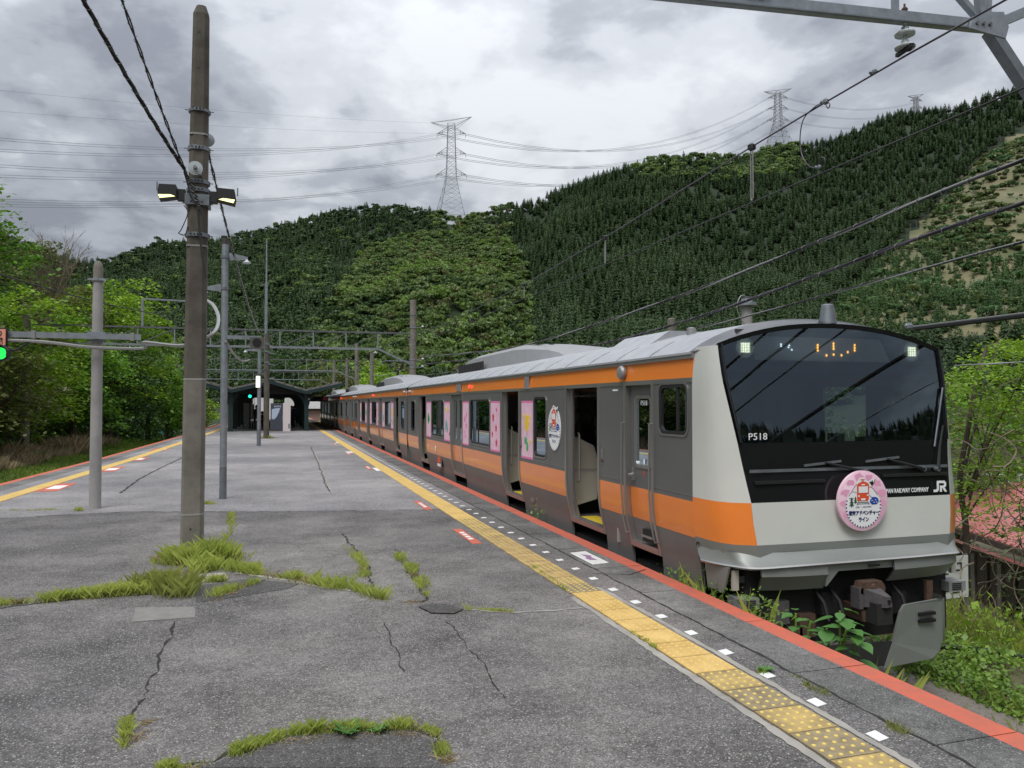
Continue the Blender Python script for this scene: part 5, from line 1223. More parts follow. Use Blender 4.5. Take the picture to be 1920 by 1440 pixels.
# two seated passengers are added with the people further down
# ---------------------------------------------------------------- middle and rear carriages
def mid_car(y0,L_,openings,label,pant=False,posters=True,last=False):
    car=thing('train_carriage',(XC,y0,RZ),label,'train carriage',TG)
    dc=[(y0+L_/2+o,op,DW) for o,op in zip((-6.7,-2.235,2.235,6.7),openings)]
    W=[]
    W.append((y0+.45,y0+1.15,None,1.0,1.93))
    for a,b in zip(dc,dc[1:]): c=(a[0]+b[0])/2; W.append((c-.82,c+.82,[c+.08],1.0,1.93))
    W.append((y0+L_-1.15,y0+L_-.45,None,1.0,1.93))
    side(car,-1,y0,y0+L_,dc,W); side(car,1,y0,y0+L_,[(d[0],False,d[2]) for d in dc],W,False)
    for (yc,op,hw) in dc: door(car,-1,yc,op,hw); door(car,1,yc,False,hw)
    roof(car,y0,y0+L_); aircon(car,y0+5.2,y0+13.2); end_wall(car,y0+.05,-1); end_wall(car,y0+L_-.05); interior(car,y0+.1,y0+L_-.1,dc); underframe(car,y0+.2,y0+L_-.2)
    lamp_pair(car,y0+.3); lamp_pair(car,y0+L_-.45); MB().lathe((X0-.03,y0+9.4,2.23),[(.035,0),(.035,.03)],10,'x').build('door_lamp','red_lamp',car)
    if posters:
        ks=['yellow','tulip','red','blossom','leaf','tulip']
        for i,(a,b) in enumerate(zip(dc,dc[1:])): 
            c=(a[0]+b[0])/2; decal(car,a[0]+.68,c-.93,.915,1.90,ks[2*i]); decal(car,c+.93,b[0]-.68,.915,1.90,ks[2*i+1])
    if pant:
        yp=pant; p=MB()
        for sx in (-.5,.5): p.box(XC+sx-.04,XC+sx+.04,yp-.9,yp+.9,2.82,2.9)
        for dy in (-.8,.8): p.box(XC-.6,XC+.6,yp+dy-.04,yp+dy+.04,2.80,2.88)
        pf=p.build('pantograph','galv_dark',car)
        q=MB()
        q.tube([(XC,yp+.6,2.9),(XC,yp-.5,3.45)],.05,6); q.tube([(XC,yp-.5,3.45),(XC-.3,yp+.25,3.92)],.025,5); q.tube([(XC,yp-.5,3.45),(XC+.3,yp+.25,3.92)],.025,5); q.build('pantograph_arm','black',pf)
        h_=MB()
        for dy in (-.12,.12): h_.tube([(XC-.85,yp+.25+dy,3.72),(XC-.72,yp+.25+dy,3.88),(XC-.5,yp+.25+dy,3.95),(XC+.5,yp+.25+dy,3.95),(XC+.72,yp+.25+dy,3.88),(XC+.85,yp+.25+dy,3.72)],.02,5)
        h_.build('pantograph_head','galv_dark',pf)
        for sx in (-.5,.5):
            for dy in (-.6,.6): MB().lathe((XC+sx,yp+dy,2.68),[(.05,0),(.08,.03),(.05,.06),(.08,.09),(.05,.14)],8).build('insulator','porcelain',pf)
    return car
mid_car(25.35,18.0,(True,False,True,True),'second train carriage, with a raised pantograph on its roof and flower posters between windows',31.0+6.5)
mid_car(43.7,18.0,(True,True,False,True),'third train carriage, narrow in view beside the far part of the platform',False,False)
c4=mid_car(62.05,18.0,(True,True,True,True),'farthest train carriage, dark at the tail end beside the shelter roof',False,False)
# bellows between the carriages belong to the carriage in front
for i,y in enumerate((25.0,43.35,61.7)):
    par=[o for o in bpy.data.objects if o.get('category')=='train carriage'][i]
    mb=MB()
    for j in range(6): mb.box(XC-.62,XC+.62,y+.02+.052*j,y+.045+.052*j,.15,2.25); mb.box(XC-.58,XC+.58,y+.045+.052*j,y+.072+.052*j,.2,2.2)
    mb.build('gangway_bellows','rubber',par); 
    mb=MB(); mb.box(XC-HW+.05,XC-HW+.07,y+.0,y+.17,.3,2.0); mb.build('gap_guard','train_silver',par)
# ============================================================ POLES ON THE PLATFORM
def band(mb,x,y,z,r,h=.05,n=16,m=0): mb.lathe((x,y,z),[(r,0),(r+.012,.004),(r+.012,h-.004),(r,h)],n,m=m)
# tall concrete pole
px0,py0=-1.0,10.2; PL=thing('lamp_pole',(px0,py0,0),'tall weathered concrete pole with grass at its foot and two floodlights','pole')
def oct_(r,ch): # square with chamfers -> points
    c=r-ch; return [(r,-c),(r,c),(c,r),(-c,r),(-r,c),(-r,-c),(-c,-r),(c,-r)]
def polesec(z0,z1,r0,r1,c0,c1,lean=.025):
    mb=MB(); v=[]
    for z,r,c in ((z0,r0,c0),(z1,r1,c1)):
        for (a,b) in oct_(r,c): v.append((px0+a+(z)*lean/6.8*.8,py0+b,z))
    mb.add(v,[(i,(i+1)%8,8+(i+1)%8,8+i) for i in range(8)]+[tuple(range(7,-1,-1)),tuple(range(8,16))]); return mb
zc=[0,.44,1.35,2.35,2.36,3.85,6.62]
LEAN=.045
def cx_at(z): return px0+LEAN*z/6.8
def psec(z0,z1,r0,r1,c0,c1,m):
    mb=MB(); v=[]; 
    for z,r,c in ((z0,r0,c0),(z1,r1,c1)):
        for (a,b) in oct_(r,c): v.append((cx_at(z)+a,py0+b,z))
    mb.add(v,[(i,(i+1)%8,8+(i+1)%8,8+i) for i in range(8)]+[tuple(range(7,-1,-1)),tuple(range(8,16))]); return mb.build('shaft',m,PL)
psec(-.02,.495,.127,.126,.032,.032,'pole_concrete'); psec(.515,2.14,.126,.122,.032,.035,'pole_concrete'); psec(2.16,3.78,.122,.117,.038,.050,'pole_dark'); psec(3.80,5.17,.116,.106,.052,.050,'pole_dark'); psec(5.19,6.70,.105,.092,.048,.043,'pole_dark')
for z,r in ((.495,.129),(2.14,.124),(3.78,.119),(5.17,.108)): 
    mb=MB(); v=[(cx_at(z)+a,py0+b,zz_) for zz_ in (z,z+.02) for a,b in oct_(r,.036)]; mb.add(v,[(i,(i+1)%8,8+(i+1)%8,8+i) for i in range(8)]+[tuple(range(8,16))]); mb.build('seam_ring','pole_pale',PL)
psec(6.70,6.81,.092,.055,.043,.028,'pole_dark')
for z in (.33,1.62,2.55,3.02,4.25,6.45,6.0): MB().lathe((cx_at(z)-.01,py0-.130+(z*.0050),z),[(.012,0),(.012,.012)],8,'y').build('bolt_hole','black',PL)
for z,r in ((5.46,.118),(4.98,.121),(4.56,.124),(4.46,.124),(4.30,.127),(3.90,.132)):
    mb=MB(); band(mb,cx_at(z),py0,z,r+.002,.055 if z<5 else .04,12); c=mb.build('clamp_band','galv_dark',PL)
    MB().tube([(cx_at(z)-r-.05,py0-.03,z+.025),(cx_at(z)+r+.05,py0-.03,z+.025)],.006,6).build('clamp_bolt','steel_old',c)
    for j in range(4): MB().box(cx_at(z)-.075+.04*j,cx_at(z)-.055+.04*j,py0-r-.018,py0-r-.012,z+.018,z+.034).build('slot','black',c)
mb=MB(); mb.box(cx_at(4.35)-.14,cx_at(4.35)+.14,py0-.14,py0+.14,4.29,4.42); mb.build('clamp_plate','galv_dark',PL)
# floodlights
def flood(sd,label,tilt):
    f=thing('floodlight',(cx_at(4.5)+sd*.30,py0-.03,4.42),label,'floodlight','floodlights on the tall pole'); c=Vector((cx_at(4.5)+sd*.33,py0-.06,4.43))
    mb=MB(); P=[(-.10,-.06),(.10,-.10),(.115,-.02),(.10,.075),(-.09,.08)]; P=[(c.x+sd*a,c.z+b) for a,b in P]
    if sd<0: P=P[::-1]
    mb.prism(P,c.y-.10,c.y+.10,'y'); mb.build('housing','speaker_brown' if False else 'rubber',f)
    mb=MB(); mb.add([(c.x-sd*.085,c.y-.104,c.z-.066),(c.x+sd*.09,c.y-.104,c.z-.098),(c.x+sd*.105,c.y-.104,c.z-.055),(c.x-sd*.03,c.y-.104,c.z-.046)],[(0,1,2,3)]); mb.build('lens','lamp_yellow',f)
    mb=MB(); mb.box(*sorted((c.x-sd*.19,c.x-sd*.10)),c.y-.06,c.y+.06,c.z-.09,c.z+.04); mb.build('ballast_box','rubber',f)
    mb=MB(); mb.tube([(c.x-sd*.24,c.y,c.z-.03),(c.x-sd*.27,py0-.03,c.z-.03),(cx_at(4.4)+sd*.10,py0-.02,4.40)],.022,6); mb.box(*sorted((c.x+sd*.125,c.x+sd*.14)),c.y-.01,c.y+.01,c.z+.02,c.z+.12); mb.build('bracket','galv_dark',f)
flood(-1,'dark floodlight with a lit yellow lens on the left side of the tall pole',0); flood(1,'dark floodlight with a lit yellow lens on the right side of the tall pole',0)
# grooved disc insulator facing the camera on the pole
ins_=thing('strain_insulator',(cx_at(4.75),py0-.2,4.72),'grooved grey porcelain disc insulator clamped to the front of the tall pole','insulator')
D_=MB()
for r_,d in ((.085,0),(.066,.006),(.048,.012),(.030,.018)): D_.lathe((cx_at(4.75)-.02,py0-.20-d,4.72),[(r_,.0),(r_,.005),(r_-.012,.012)],24,'y')
D_.build('disc','porcelain',ins_,smooth=True)
MB().lathe((cx_at(4.75)-.02,py0-.23,4.72),[(.02,-.03),(.025,.02)],10,'y').build('cap','galv_dark',ins_); MB().tube([(cx_at(4.75)-.02,py0-.18,4.72),(cx_at(4.7)+.03,py0-.12,4.66)],.02,6).build('shackle','galv',ins_)
i2=thing('strain_insulator',(cx_at(5.1)+.12,py0+.1,5.2),'pale round insulator half hidden behind the right edge of the tall pole','insulator'); MB().lathe((cx_at(5.1)+.085,py0+.16,5.19),[(.03,-.03),(.085,0),(.08,.02),(.02,.05)],18,'y').build('disc','porcelain',i2,smooth=True); MB().tube([(cx_at(5.1)+.085,py0+.19,5.19),(cx_at(5.1),py0+.1,5.19)],.015,6).build('shackle','galv',i2)
# small cables hanging on the pole
def wire(name,pts,r,m,label,cat='cable',n=6,group=None):
    mb=MB(); mb.tube(pts,r,n); return mb.build(name,m,None,smooth=True,label=label,cat=cat,group=group,loc=tuple(pts[0]))
def spline(P,n=8):
    P=[Vector(p) for p in P]; out=[]
    for i in range(len(P)-1):
        p0=P[max(0,i-1)];p1=P[i];p2=P[i+1];p3=P[min(len(P)-1,i+2)]
        for k in range(n):
            t=k/n; out.append(.5*((2*p1)+(-p0+p2)*t+(2*p0-5*p1+4*p2-p3)*t*t+(-p0+3*p1-3*p2+p3)*t**3))
    out.append(P[-1]); return out
yq=py0-.17
wire('cable',spline([AY(345,385,yq),AY(352,400,yq),AY(340,430,yq),AY(335,437,yq),AY(347,440,yq),AY(352,425,yq),AY(354,432,yq)]),.006,'wire','loose loop of thin cable dangling left of the tall pole below the floodlight')
wire('cable',spline([AY(371,385,yq),AY(374,430,yq),AY(378,470,yq),AY(386,520,yq)]),.012,'wire','black cable running down the face of the tall pole below the lights')
wire('cable',spline([AY(345,322,yq),AY(352,345,yq),AY(358,368,yq),AY(370,385,yq),AY(378,398,yq)]),.010,'wire','short black cable crossing the pole from the twisted bundle to the lights')
# twisted cable bundles
def twisted(name,P,r,m,label,tw=3.0,strands=3,ties=0,cat='cable',group=None,m2=None):
    P=[Vector(p) for p in P]; L_=0; acc=[0]
    for a,b in zip(P,P[1:]): L_+=(b-a).length; acc.append(L_)
    t=thing(name,tuple(P[0]),label,cat,group)
    for s_ in range(strands):
        pts=[]
        for i,p in enumerate(P):
            d=(P[min(i+1,len(P)-1)]-P[max(0,i-1)]).normalized(); u=d.cross(Vector((0,0,1))).normalized(); v=u.cross(d); a=acc[i]*tw+2*math.pi*s_/strands
            pts.append(p+(u*math.cos(a)+v*math.sin(a))*r*.75)
        MB().tube(pts,r*.62,5).build('strand',m2 if (m2 and s_==0) else m,t,smooth=True)
    if ties:
        mb=MB(); k=0; q=0
        while q<L_:
            i=max(j for j in range(len(acc)) if acc[j]<=q); i=min(i,len(P)-2); d=P[i+1]-P[i]; p=P[i]+d*((q-acc[i])/max(1e-6,d.length)); dn=d.normalized(); u=dn.cross(Vector((0,0,1))).normalized(); v=u.cross(dn)
            mb.tube([p+(u*math.cos(a)+v*math.sin(a))*r*1.75+dn*(.10*a/6.28-.05) for a in [0,1.57,3.14,4.71,6.28]],r*.28,4); q+=ties
        mb.build('tie','wire_light',t,kind='stuff')
    return t
def lerpP(a,b,n,sag=0): a=Vector(a);b=Vector(b); return [a.lerp(b,i/n)-Vector((0,0,4*sag*(i/n)*(1-i/n))) for i in range(n+1)]
A0=AY(346,318,py0-.15)
twisted('twisted_cable',lerpP(AY(140,-30,7.4),A0,60,.05),.017,'wire','thick twisted black cable bundle, left of two, coming down to the tall pole',7,3,.22)
twisted('twisted_cable',lerpP(AY(220,-25,7.6),A0,60,.03),.013,'wire','thinner twisted black cable with loose loops, right of two, coming to the tall pole',9,2,.20)
twisted('twisted_cable',lerpP(A0,AY(378,395,py0-.15),16,0),.013,'wire','twisted cable running down the left face of the tall pole to the floodlights',12,3,.06)
twisted('twisted_cable',lerpP((cx_at(5)+.09,py0+.15,5.05),AY(487,625,35.4),60,.35),.016,'wire','twisted black cable from the tall pole down to the post near the shelter',4,2,.35)
# pale concrete pole on the left with signal arm
LPo=thing('signal_pole',(-3.09,15.2,0),'pale round concrete pole with rounded top, carrying a horizontal steel arm','pole')
MB().lathe((-3.09,15.2,0),[(.098,0),(.096,1),(.088,3.0),(.083,4.05)],20).build('shaft','pole_pale',LPo,smooth=True); MB().lathe((-3.09,15.2,4.05),[(.081,0),(.081,.22),(.07,.29),(.04,.335),(.01,.345)],20).build('cap','pole_concrete',LPo,smooth=True)
for z in (4.03,3.08,2.94): mb=MB(); band(mb,-3.09,15.2,z,.092,.05); mb.bar((-3.24,15.12,z+.025),(-2.94,15.12,z+.025),.025,.035); mb.build('clamp_band','galv',LPo,smooth=True)
arm=MB(); arm.box(-6.6,-2.36,15.03,15.09,2.99,3.09); ao=arm.build('arm','galv',LPo)
for x in (-2.5,-4.05,-5.3): MB().box(x-.03,x+.03,15.015,15.10,2.975,3.115).build('clip','wire_light',ao)
wire('conduit',spline([(-6.6,14.99,2.93),(-5.2,14.99,2.93),(-4.0,14.98,2.92),(-3.3,14.98,2.85),(-2.9,15.0,2.83),(-2.3,15.0,2.84),AY(270,642,14.6),AY(330,648,13.4),AY(360,644,12.2),AY(400,625,11.8),AY(410,598,12.2),AY(400,573,12.6),AY(385,562,13.2)]),.028,'wire_light','fat grey conduit running from the signal arm and looping behind the tall pole')
wire('cable',spline([(-4.45,14.98,2.80),(-4.30,14.97,2.76),(-4.1,14.98,2.9),(-4.0,14.98,2.93)]),.02,'rubber','short black cable joining the signal lamp to the conduit')
sg=thing('signal',(-4.62,15.0,2.5),'green railway signal lamp under a red board at the left edge of the view','signal')
MB().box(-4.85,-4.43,14.90,14.94,2.74,3.01).build('sign_board','signal_board',sg); MB().box(-4.87,-4.41,14.945,14.99,2.72,3.03).build('board_back','rubber',sg)
text_mesh('lettering','上り',.115,(-4.57,14.895,2.895),FRONT,'print_black',sg,'CENTER',.001,1,.003); text_mesh('lettering','出発',.115,(-4.57,14.895,2.77),FRONT,'print_black',sg,'CENTER',.001,1,.003)
MB().lathe((-4.50,14.90,2.60),[(.13,0),(.135,.02),(.13,.14),(.09,.2)],20,'y').build('lamp_housing','rubber',sg,smooth=True); MB().lathe((-4.50,14.885,2.60),[(.085,.0),(.105,.02)],20,'y').build('lens','green_lamp',sg)
MB().prism([(-4.50+.15*math.cos(a),2.60+.15*math.sin(a)) for a in [R(d) for d in range(-20,201,20)]]+[(-4.50+.14*math.cos(a),2.60+.14*math.sin(a)) for a in [R(d) for d in range(200,-21,-20)]],14.72,14.9,'y').build('hood','rubber',sg)
MB().tube([(-4.6,15.0,2.70),(-4.6,15.02,2.95)],.02,6).build('hanger','galv',sg); sg.location.z+=.10
# grey steel pole
GP=thing('steel_pole',(-1.0,16.0,0),'galvanised steel pole with insulator brackets and loudspeaker','pole')
MB().lathe((-1.02,16,0),[(.068,0),(.068,.62)],16).build('dark_base','galv_dark',GP,smooth=True); MB().lathe((-1.02,16,.62),[(.066,0),(.064,4.36)],16).build('shaft','galv',GP,smooth=True); MB().lathe((-1.02,16,4.98),[(.066,0),(.066,.12)],16).build('cap','cap_brown',GP,smooth=True)
def bracket(par,x,y,z,dx,m='galv'):
    s=1 if dx>0 else -1; P=[(x+s*.07,z+.10),(x+dx,z+.03),(x+dx,z-.03),(x+s*.07,z-.05)]
    if dx<0: P=P[::-1]
    MB().prism(P,y-.012,y+.012,'y').build('bracket',m,par); mb=MB(); band(mb,x,y,z-.02,.07,.06,12); mb.build('clamp_band','galv_dark',par)
bracket(GP,-1.02,16,4.72,.42); bracket(GP,-1.02,16,4.10,-.35)
def bell(par,x,y,z,s=1): MB().lathe((x,y,z),[(.02*s,.06*s),(.035*s,.03*s),(.085*s,.0),(.08*s,-.018*s),(.03*s,-.02*s)],16).build('insulator','porcelain',par,smooth=True)
bell(GP,-.62,16,4.64,1); bell(GP,-1.36,16,4.02,.5)
sp=thing('loudspeaker',(-.38,15.95,2.95),'brown box loudspeaker hanging from the arm of the steel pole','loudspeaker')
MB().box(-1.02,-.33,15.96,16.04,3.12,3.19).build('arm','galv',GP); q=AY(482,643,15.95)
MB().box(q[0]-.125,q[0]+.125,15.86,16.06,q[2]-.115,q[2]+.105).build('housing','speaker_brown',sp); MB().lathe((q[0],15.85,q[2]),[(.085,0),(.07,.012)],20,'y').build('cone','black',sp); MB().box(q[0]-.03,q[0]+.03,15.93,16.0,q[2]+.1,3.12).build('hanger','galv_dark',sp)
# lamp post further away, thin steel
TP=thing('lamp_post',(-.81,35.6,0),'slim steel post with a small white lamp, dark banded foot','post')
MB().lathe((-.81,35.6,0),[(.088,0),(.088,.75)],14).build('dark_base','galv_dark',TP,smooth=True); MB().lathe((-.81,35.6,.75),[(.082,0),(.080,4.05)],14).build('shaft','galv',TP,smooth=True)
q=AY(484,705,35.55); MB().lathe(q,[(.09,-.5),(.09,0)],12).build('lamp_tube','lamp_white',TP,smooth=True); MB().lathe((q[0],q[1],q[2]),[(.14,.0),(.2,.04),(.1,.1)],12).build('lamp_cap','rubber',TP)
bracket(TP,-.81,35.6,4.2,-.6); bell(TP,-1.4,35.6,4.12,1.2)
BP=thing('utility_post',(-.6,43.1,0),'brown wooden post with a tall thin steel mast beside the drinks machine','post')
MB().lathe((-.6,43.1,0),[(.15,0),(.14,3),(.125,5.6)],12).build('shaft','pole_dark',BP,smooth=True); MB().lathe((-.66,43.1,2.5),[(.085,0),(.08,5.8),(.05,5.82),(.03,8.2)],10).build('mast','galv',BP,smooth=True)
for z in (8.3,): MB().bar((-.66,43.1,z),(-.95,43.1,z-.12),.03).build('branch','galv',BP)
for z in (4.0,4.6,5.0): mb=MB(); band(mb,-.6,43.1,z,.14,.1); mb.bar((-.6,43,z),(-.15,43,z-.1),.05); mb.build('clamp_band','galv_dark',BP)
wire('cable',spline([AY(423,640,15.9),AY(440,665,20),AY(455,677,26),AY(468,675,32)]),.03,'wire_light','grey bundled cable drooping from the steel pole towards the slim lamp post')
wire('cable',lerpP(AY(468,675,33),(-.6,43,3.6),8,.1),.02,'wire','short cable from the slim lamp post to the wooden post')
# ============================================================ OVERHEAD LINE OVER THE TRAIN
def catenary(xc,label,pts_m,pts_c,drops,group='overhead contact lines'):
    t=thing('overhead_line',(xc,pts_c[0][1],pts_c[0][2]),label,'overhead wire',group)
    MB().tube(pts_m,.010,5).build('messenger_wire','wire_copper',t); MB().tube(pts_c,.009,5).build('contact_wire','wire',t)
    zi=lambda P,y:interp(y,[(p[1],p[2]) for p in P]); xi=lambda P,y:interp(y,[(p[1],p[0]) for p in P])
    for y in drops:
        a=(xi(pts_m,y),y,zi(pts_m,y)); b=(xi(pts_c,y),y,zi(pts_c,y))
        h=MB(); 
        for o in (-.022,.022): h.tube([(a[0],y+o,a[2]-.02),(b[0],y+o,b[2]+.05),(b[0],y,b[2]+.02)],.008,5)
        d=h.build('dropper','wire_light',t); MB().lathe((a[0],y,a[2]),[(.018,-.05),(.05,-.03),(.05,.02),(.02,.04)],10).build('clamp','rubber',d,smooth=True)
    return t
msg=[(5.6,-40,5.1),(5.62,-10,5.02),(5.62,0,5.0),(5.62,3.4,5.13),(5.60,5.74,5.11),(5.56,6.8,5.065),(5.53,8.07,5.0),(5.53,12.5,4.80),(5.53,17.2,4.66),(5.5,25,4.60),(5.45,35,4.80),(5.4,46,5.0),(5.5,60,4.65),(5.5,75,4.9),(5.5,110,4.8)]
con_=[(5.53,-40,4.3),(5.53,0,4.3),(5.53,20,4.33),(5.45,46,4.3),(5.5,110,4.3)]
catenary(5.53,'overhead line above the train, copper messenger wire with white droppers to the contact wire',msg,con_,[-14,-7,1,8.08,12.5,17.2,22.5,28,33.5,39,51,57,63])
catenary(-7.75,'overhead line above the left hand track, partly hidden by trees',[(-7.75,-20,5.2),(-7.75,14,5.0),(-7.75,30,4.6),(-7.75,46,5.0),(-7.75,75,4.6),(-7.75,110,5)],[(-7.75,-20,4.25),(-7.75,110,4.25)],[16,24,32,39,55])
# loose jumper wire hanging between messenger and contact wire
jp=spline([AX(1550,190,5.55),AX(1556,196,5.55),AX(1552,203,5.55),AX(1545,192,5.55),AX(1526,202,5.55),AX(1506,225,5.55),AX(1500,262,5.55),AX(1505,295,5.55),AX(1520,313,5.55),AX(1532,312,5.55),AX(1538,296,5.55),AX(1546,298,5.55),AX(1544,310,5.55),AX(1535,317,5.55)])
jw=wire('jumper_wire',jp,.006,'wire_copper','thin jumper wire looping from messenger wire down to contact wire, upper right')
def lump(at,s,name,label): 
    x,y,z=at; mb=MB(); mb.lathe((x,y,z),[(s*.4,-s),(s,-s*.5),(s*.9,s*.4),(s*.3,s)],8); mb.lathe((x,y+.05,z+.01),[(s*.4,-s*.7),(s*.8,0),(s*.3,s*.8)],7); return mb.build(name,'galv_dark',None,label=label,cat='clamp',loc=at)
lump(AX(1548,190,5.56),.035,'wire_clamp','grey clamp where the jumper loop meets the upper wire'); lump(AX(1640,134,5.57),.028,'wire_clamp','small grey clamp on the upper wire nearest the insulator'); lump(AX(1536,313,5.54),.022,'wire_clamp','small pale clamp fixing the jumper wire onto the lower contact wire')
# near portal frame with its hanging insulator
Pg=thing('gantry',(8.4,5.75,-1.4),'grey steel truss gantry crossing the top right corner','gantry')
xa,xb=2.0,6.62; zbm=lambda x:5.32+(x-3.6)*.062
def chord(a,b,w_,h_,nm='chord',m='galv'): MB().bar(a,b,w_,h_).build(nm,m,Pg)
MB().bar((xa,5.75,zbm(xa)+.03),(xb,5.75,zbm(xb)+.03),.10,.09).build('lower_chord','galv',Pg); MB().bar((xa,5.69,zbm(xa)-.03),(xb,5.69,zbm(xb)-.03),.03,.012).build('flange','galv_dark',Pg)
MB().bar((xa,5.75,zbm(xa)+.95),(9.2,5.75,zbm(6.6)+1.05),.09,.09).build('upper_chord','galv',Pg)
MB().bar((-13,5.75,4.75),(xa,5.75,zbm(xa)+.03),.10,.09).build('lower_chord','galv',Pg) if False else None
for x0_,x1_ in ((2.3,3.4),(4.35,3.4),(4.35,5.5),(6.55,5.5)): MB().bar((x0_,5.75,zbm(x0_)+.06),(x1_,5.75,zbm(x1_)+.93),.06,.05).build('lattice_bar','galv',Pg)
for x in (3.4,5.5): MB().bar((x,5.75,zbm(x)+.06),(x,5.75,zbm(x)+.93),.05).build('lattice_bar','galv',Pg)
n0=(6.62,5.75,zbm(6.62)); MB().prism([(6.30,5.44),(6.74,5.40),(6.78,5.52),(6.72,5.66),(6.46,5.62),(6.34,5.56)][::-1],5.66,5.69,'y').build('gusset_plate','galv',Pg)
for x in (6.38,6.46,6.54): MB().lathe((x,5.645,5.50+(x-6.4)*.06),[(.018,0),(.018,.02)],6,'y').build('bolt','steel_old',Pg)
MB().bar((6.52,5.73,5.50),(6.42,5.73,6.45),.07,.06).build('lattice_bar','galv',Pg); MB().bar((6.58,5.73,5.5),(6.66,5.73,6.45),.05,.05).build('lattice_bar','galv',Pg)
MB().bar((6.68,5.75,5.56),(9.0,5.75,6.65),.09,.09).build('lower_chord','galv',Pg)
MB().bar((6.60,5.72,5.48),(8.3,5.72,3.65),.11,.10).build('knee_brace','galv_dark',Pg); MB().bar((6.66,5.80,5.50),(8.3,5.80,4.1),.07,.07).build('knee_brace','galv_dark',Pg)
MB().lathe((8.4,5.75,-1.5),[(.18,0),(.15,9)],14).build('mast','pole_pale',Pg,smooth=True)
for x in (3.93,): 
    z=zbm(x); MB().prism([(x-.10,z+.06),(x+.13,z+.06),(x+.17,z+.13),(x-.13,z+.13)],5.67,5.70,'y').build('gusset_plate','galv',Pg)
    for dx in (-.05,.07): MB().lathe((x+dx,5.655,z+.095),[(.018,0),(.018,.02)],6,'y').build('bolt','steel_old',Pg)
zi_=zbm(5.6)
I1=thing('suspension_insulator',(5.6,5.74,5.2),'two tiered grey porcelain insulator hanging from the gantry, holding the upper wire','insulator')
MB().tube([(5.6,5.74,zi_+.16),(5.6,5.74,zi_-.03)],.010,8).build('hook','rust',I1); MB().lathe((5.6,5.74,zi_+.09),[(.025,0),(.03,.02),(.02,.035)],8).build('nut','rust',I1)
for i,z in enumerate((zi_-.11,zi_-.235)):
    MB().lathe((5.6,5.74,z),[(.088,-.028),(.092,-.015),(.085,-.004),(.038,.012),(.034,.045),(.022,.05),(.020,.085)],24).build('shed','porcelain',I1,smooth=True)
cl_=MB(); cl_.bar((5.57,5.62,zi_-.285),(5.62,5.86,zi_-.275),.035,.035); cl_.lathe((5.6,5.70,zi_-.28),[(.03,-.02),(.03,.03)],8); cl_.build('wire_clamp','rubber',I1)
# feeder cables along the right of the track
def xw(px,py,x=7.3): return AX(px,py,x)
def feeder(P,label,r=.02,tie=.16,m2=None):
    Pd=[]; P=sorted(P,key=lambda p:p[1]); 
    a,b=P[0],P[1]; back=(a[0],-30,a[2]+.35); P=[back]+P
    for a,b in zip(P,P[1:]):
        n=max(2,int((b[1]-a[1])/.33)); 
        for i in range(n): Pd.append(Vector(a).lerp(Vector(b),i/n))
    Pd.append(Vector(P[-1])); 
    # smooth heights
    for _ in range(40): 
        for i in range(1,len(Pd)-1): Pd[i].z=(Pd[i-1].z+2*Pd[i].z+Pd[i+1].z)/4
    return twisted('feeder_cable',Pd,r,'wire',label,1.6,3,tie*2.2,'cable','lashed feeder cables on the right of the track',m2)
feeder([xw(1920,288),xw(1700,384),xw(1500,470),xw(1300,547),xw(1100,615),xw(965,654),(7.3,40.8,4.35)],'uppermost lashed feeder cable sweeping from the top right down behind the train roof',.019,.16,'wire_light')
feeder([xw(1920,368),xw(1700,452),xw(1500,529),xw(1312,597),xw(1119,650),(7.3,40.2,3.93)],'middle lashed feeder cable below the uppermost one, passing behind the train aerial',.019,.16,'wire_copper')
feeder([xw(1920,443),xw(1740,500),xw(1561,551),xw(1399,597),(7.3,20,3.1),(7.3,45,3.4)],'lowest pale lashed feeder cable, meeting the train roof behind its aerial',.012,.2,'wire_light')
wire('feeder_cable',lerpP((7.3,-30,2.78),xw(1715,616),20,.0),.028,'rubber','thick black horizontal cable at right, level with the top of the windshield')
wire('feeder_cable',lerpP((7.3,-30,2.9),(xw(1712,612)),20,.02),.006,'wire_light','thin pale wire just above the thick black cable at right')
twisted('feeder_cable',lerpP((7.3,-30,2.4),xw(1790,686),60,.02),.010,'wire_light','thin pale twisted cable crossing the leafy tree at right',4,2,0)
lump(xw(1706,612),.04,'wire_clamp','small grey clamp at the end of the thick black cable by the train')
# ------------------------------------------------------------ portal across both tracks
def portal(y,label,z0,z1,xl,xr,ptop,step,first=True):
    t=thing('portal_gantry',(xr,y,-1.2),label,'gantry','gantries spanning the tracks'); 
    MB().bar((xl-1.2,y,z1),(xr,y,z1+.05),.12,.09).build('upper_chord','steel_old',t); MB().bar((xl,y,z0),(xr-2.0,y,z0+.02),.10,.12).build('lower_chord','galv',t)
    MB().bar((xr-2.0,y,z0+.02),(xr-.1,y,z0-.85),.10,.10).build('knee_brace','galv',t); MB().bar((xl,y,z0),(xl-1.2,y,z0-.8),.10,.10).build('knee_brace','galv',t)
    x=xl+.1; i=0
    while x<xr-1.9:
        MB().bar((x,y,z0),(x,y,z1),.07).build('lattice_bar','galv',t)
        if x+step<xr-1.9: MB().bar((x,y,z0+.05),(x+step,y,z1-.05),.05).build('lattice_bar','steel_old',t)
        x+=step
    MB().lathe((xr+.05,y,-1.3),[(.22,0),(.19,ptop+1.3)],14).build('mast','pole_concrete',t,smooth=True); MB().lathe((xl-1.5,y,-1.3),[(.22,0),(.19,ptop+.3)],14).build('mast','pole_concrete',t,smooth=True)
    return t
P1=portal(46,'steel truss portal over both tracks ending at a brown concrete mast','',0,0,0,0,1) if False else portal(46,'steel truss portal over both tracks ending at a brown concrete mast',5.08,6.03,-11.2,7.7,8.1,1.86)
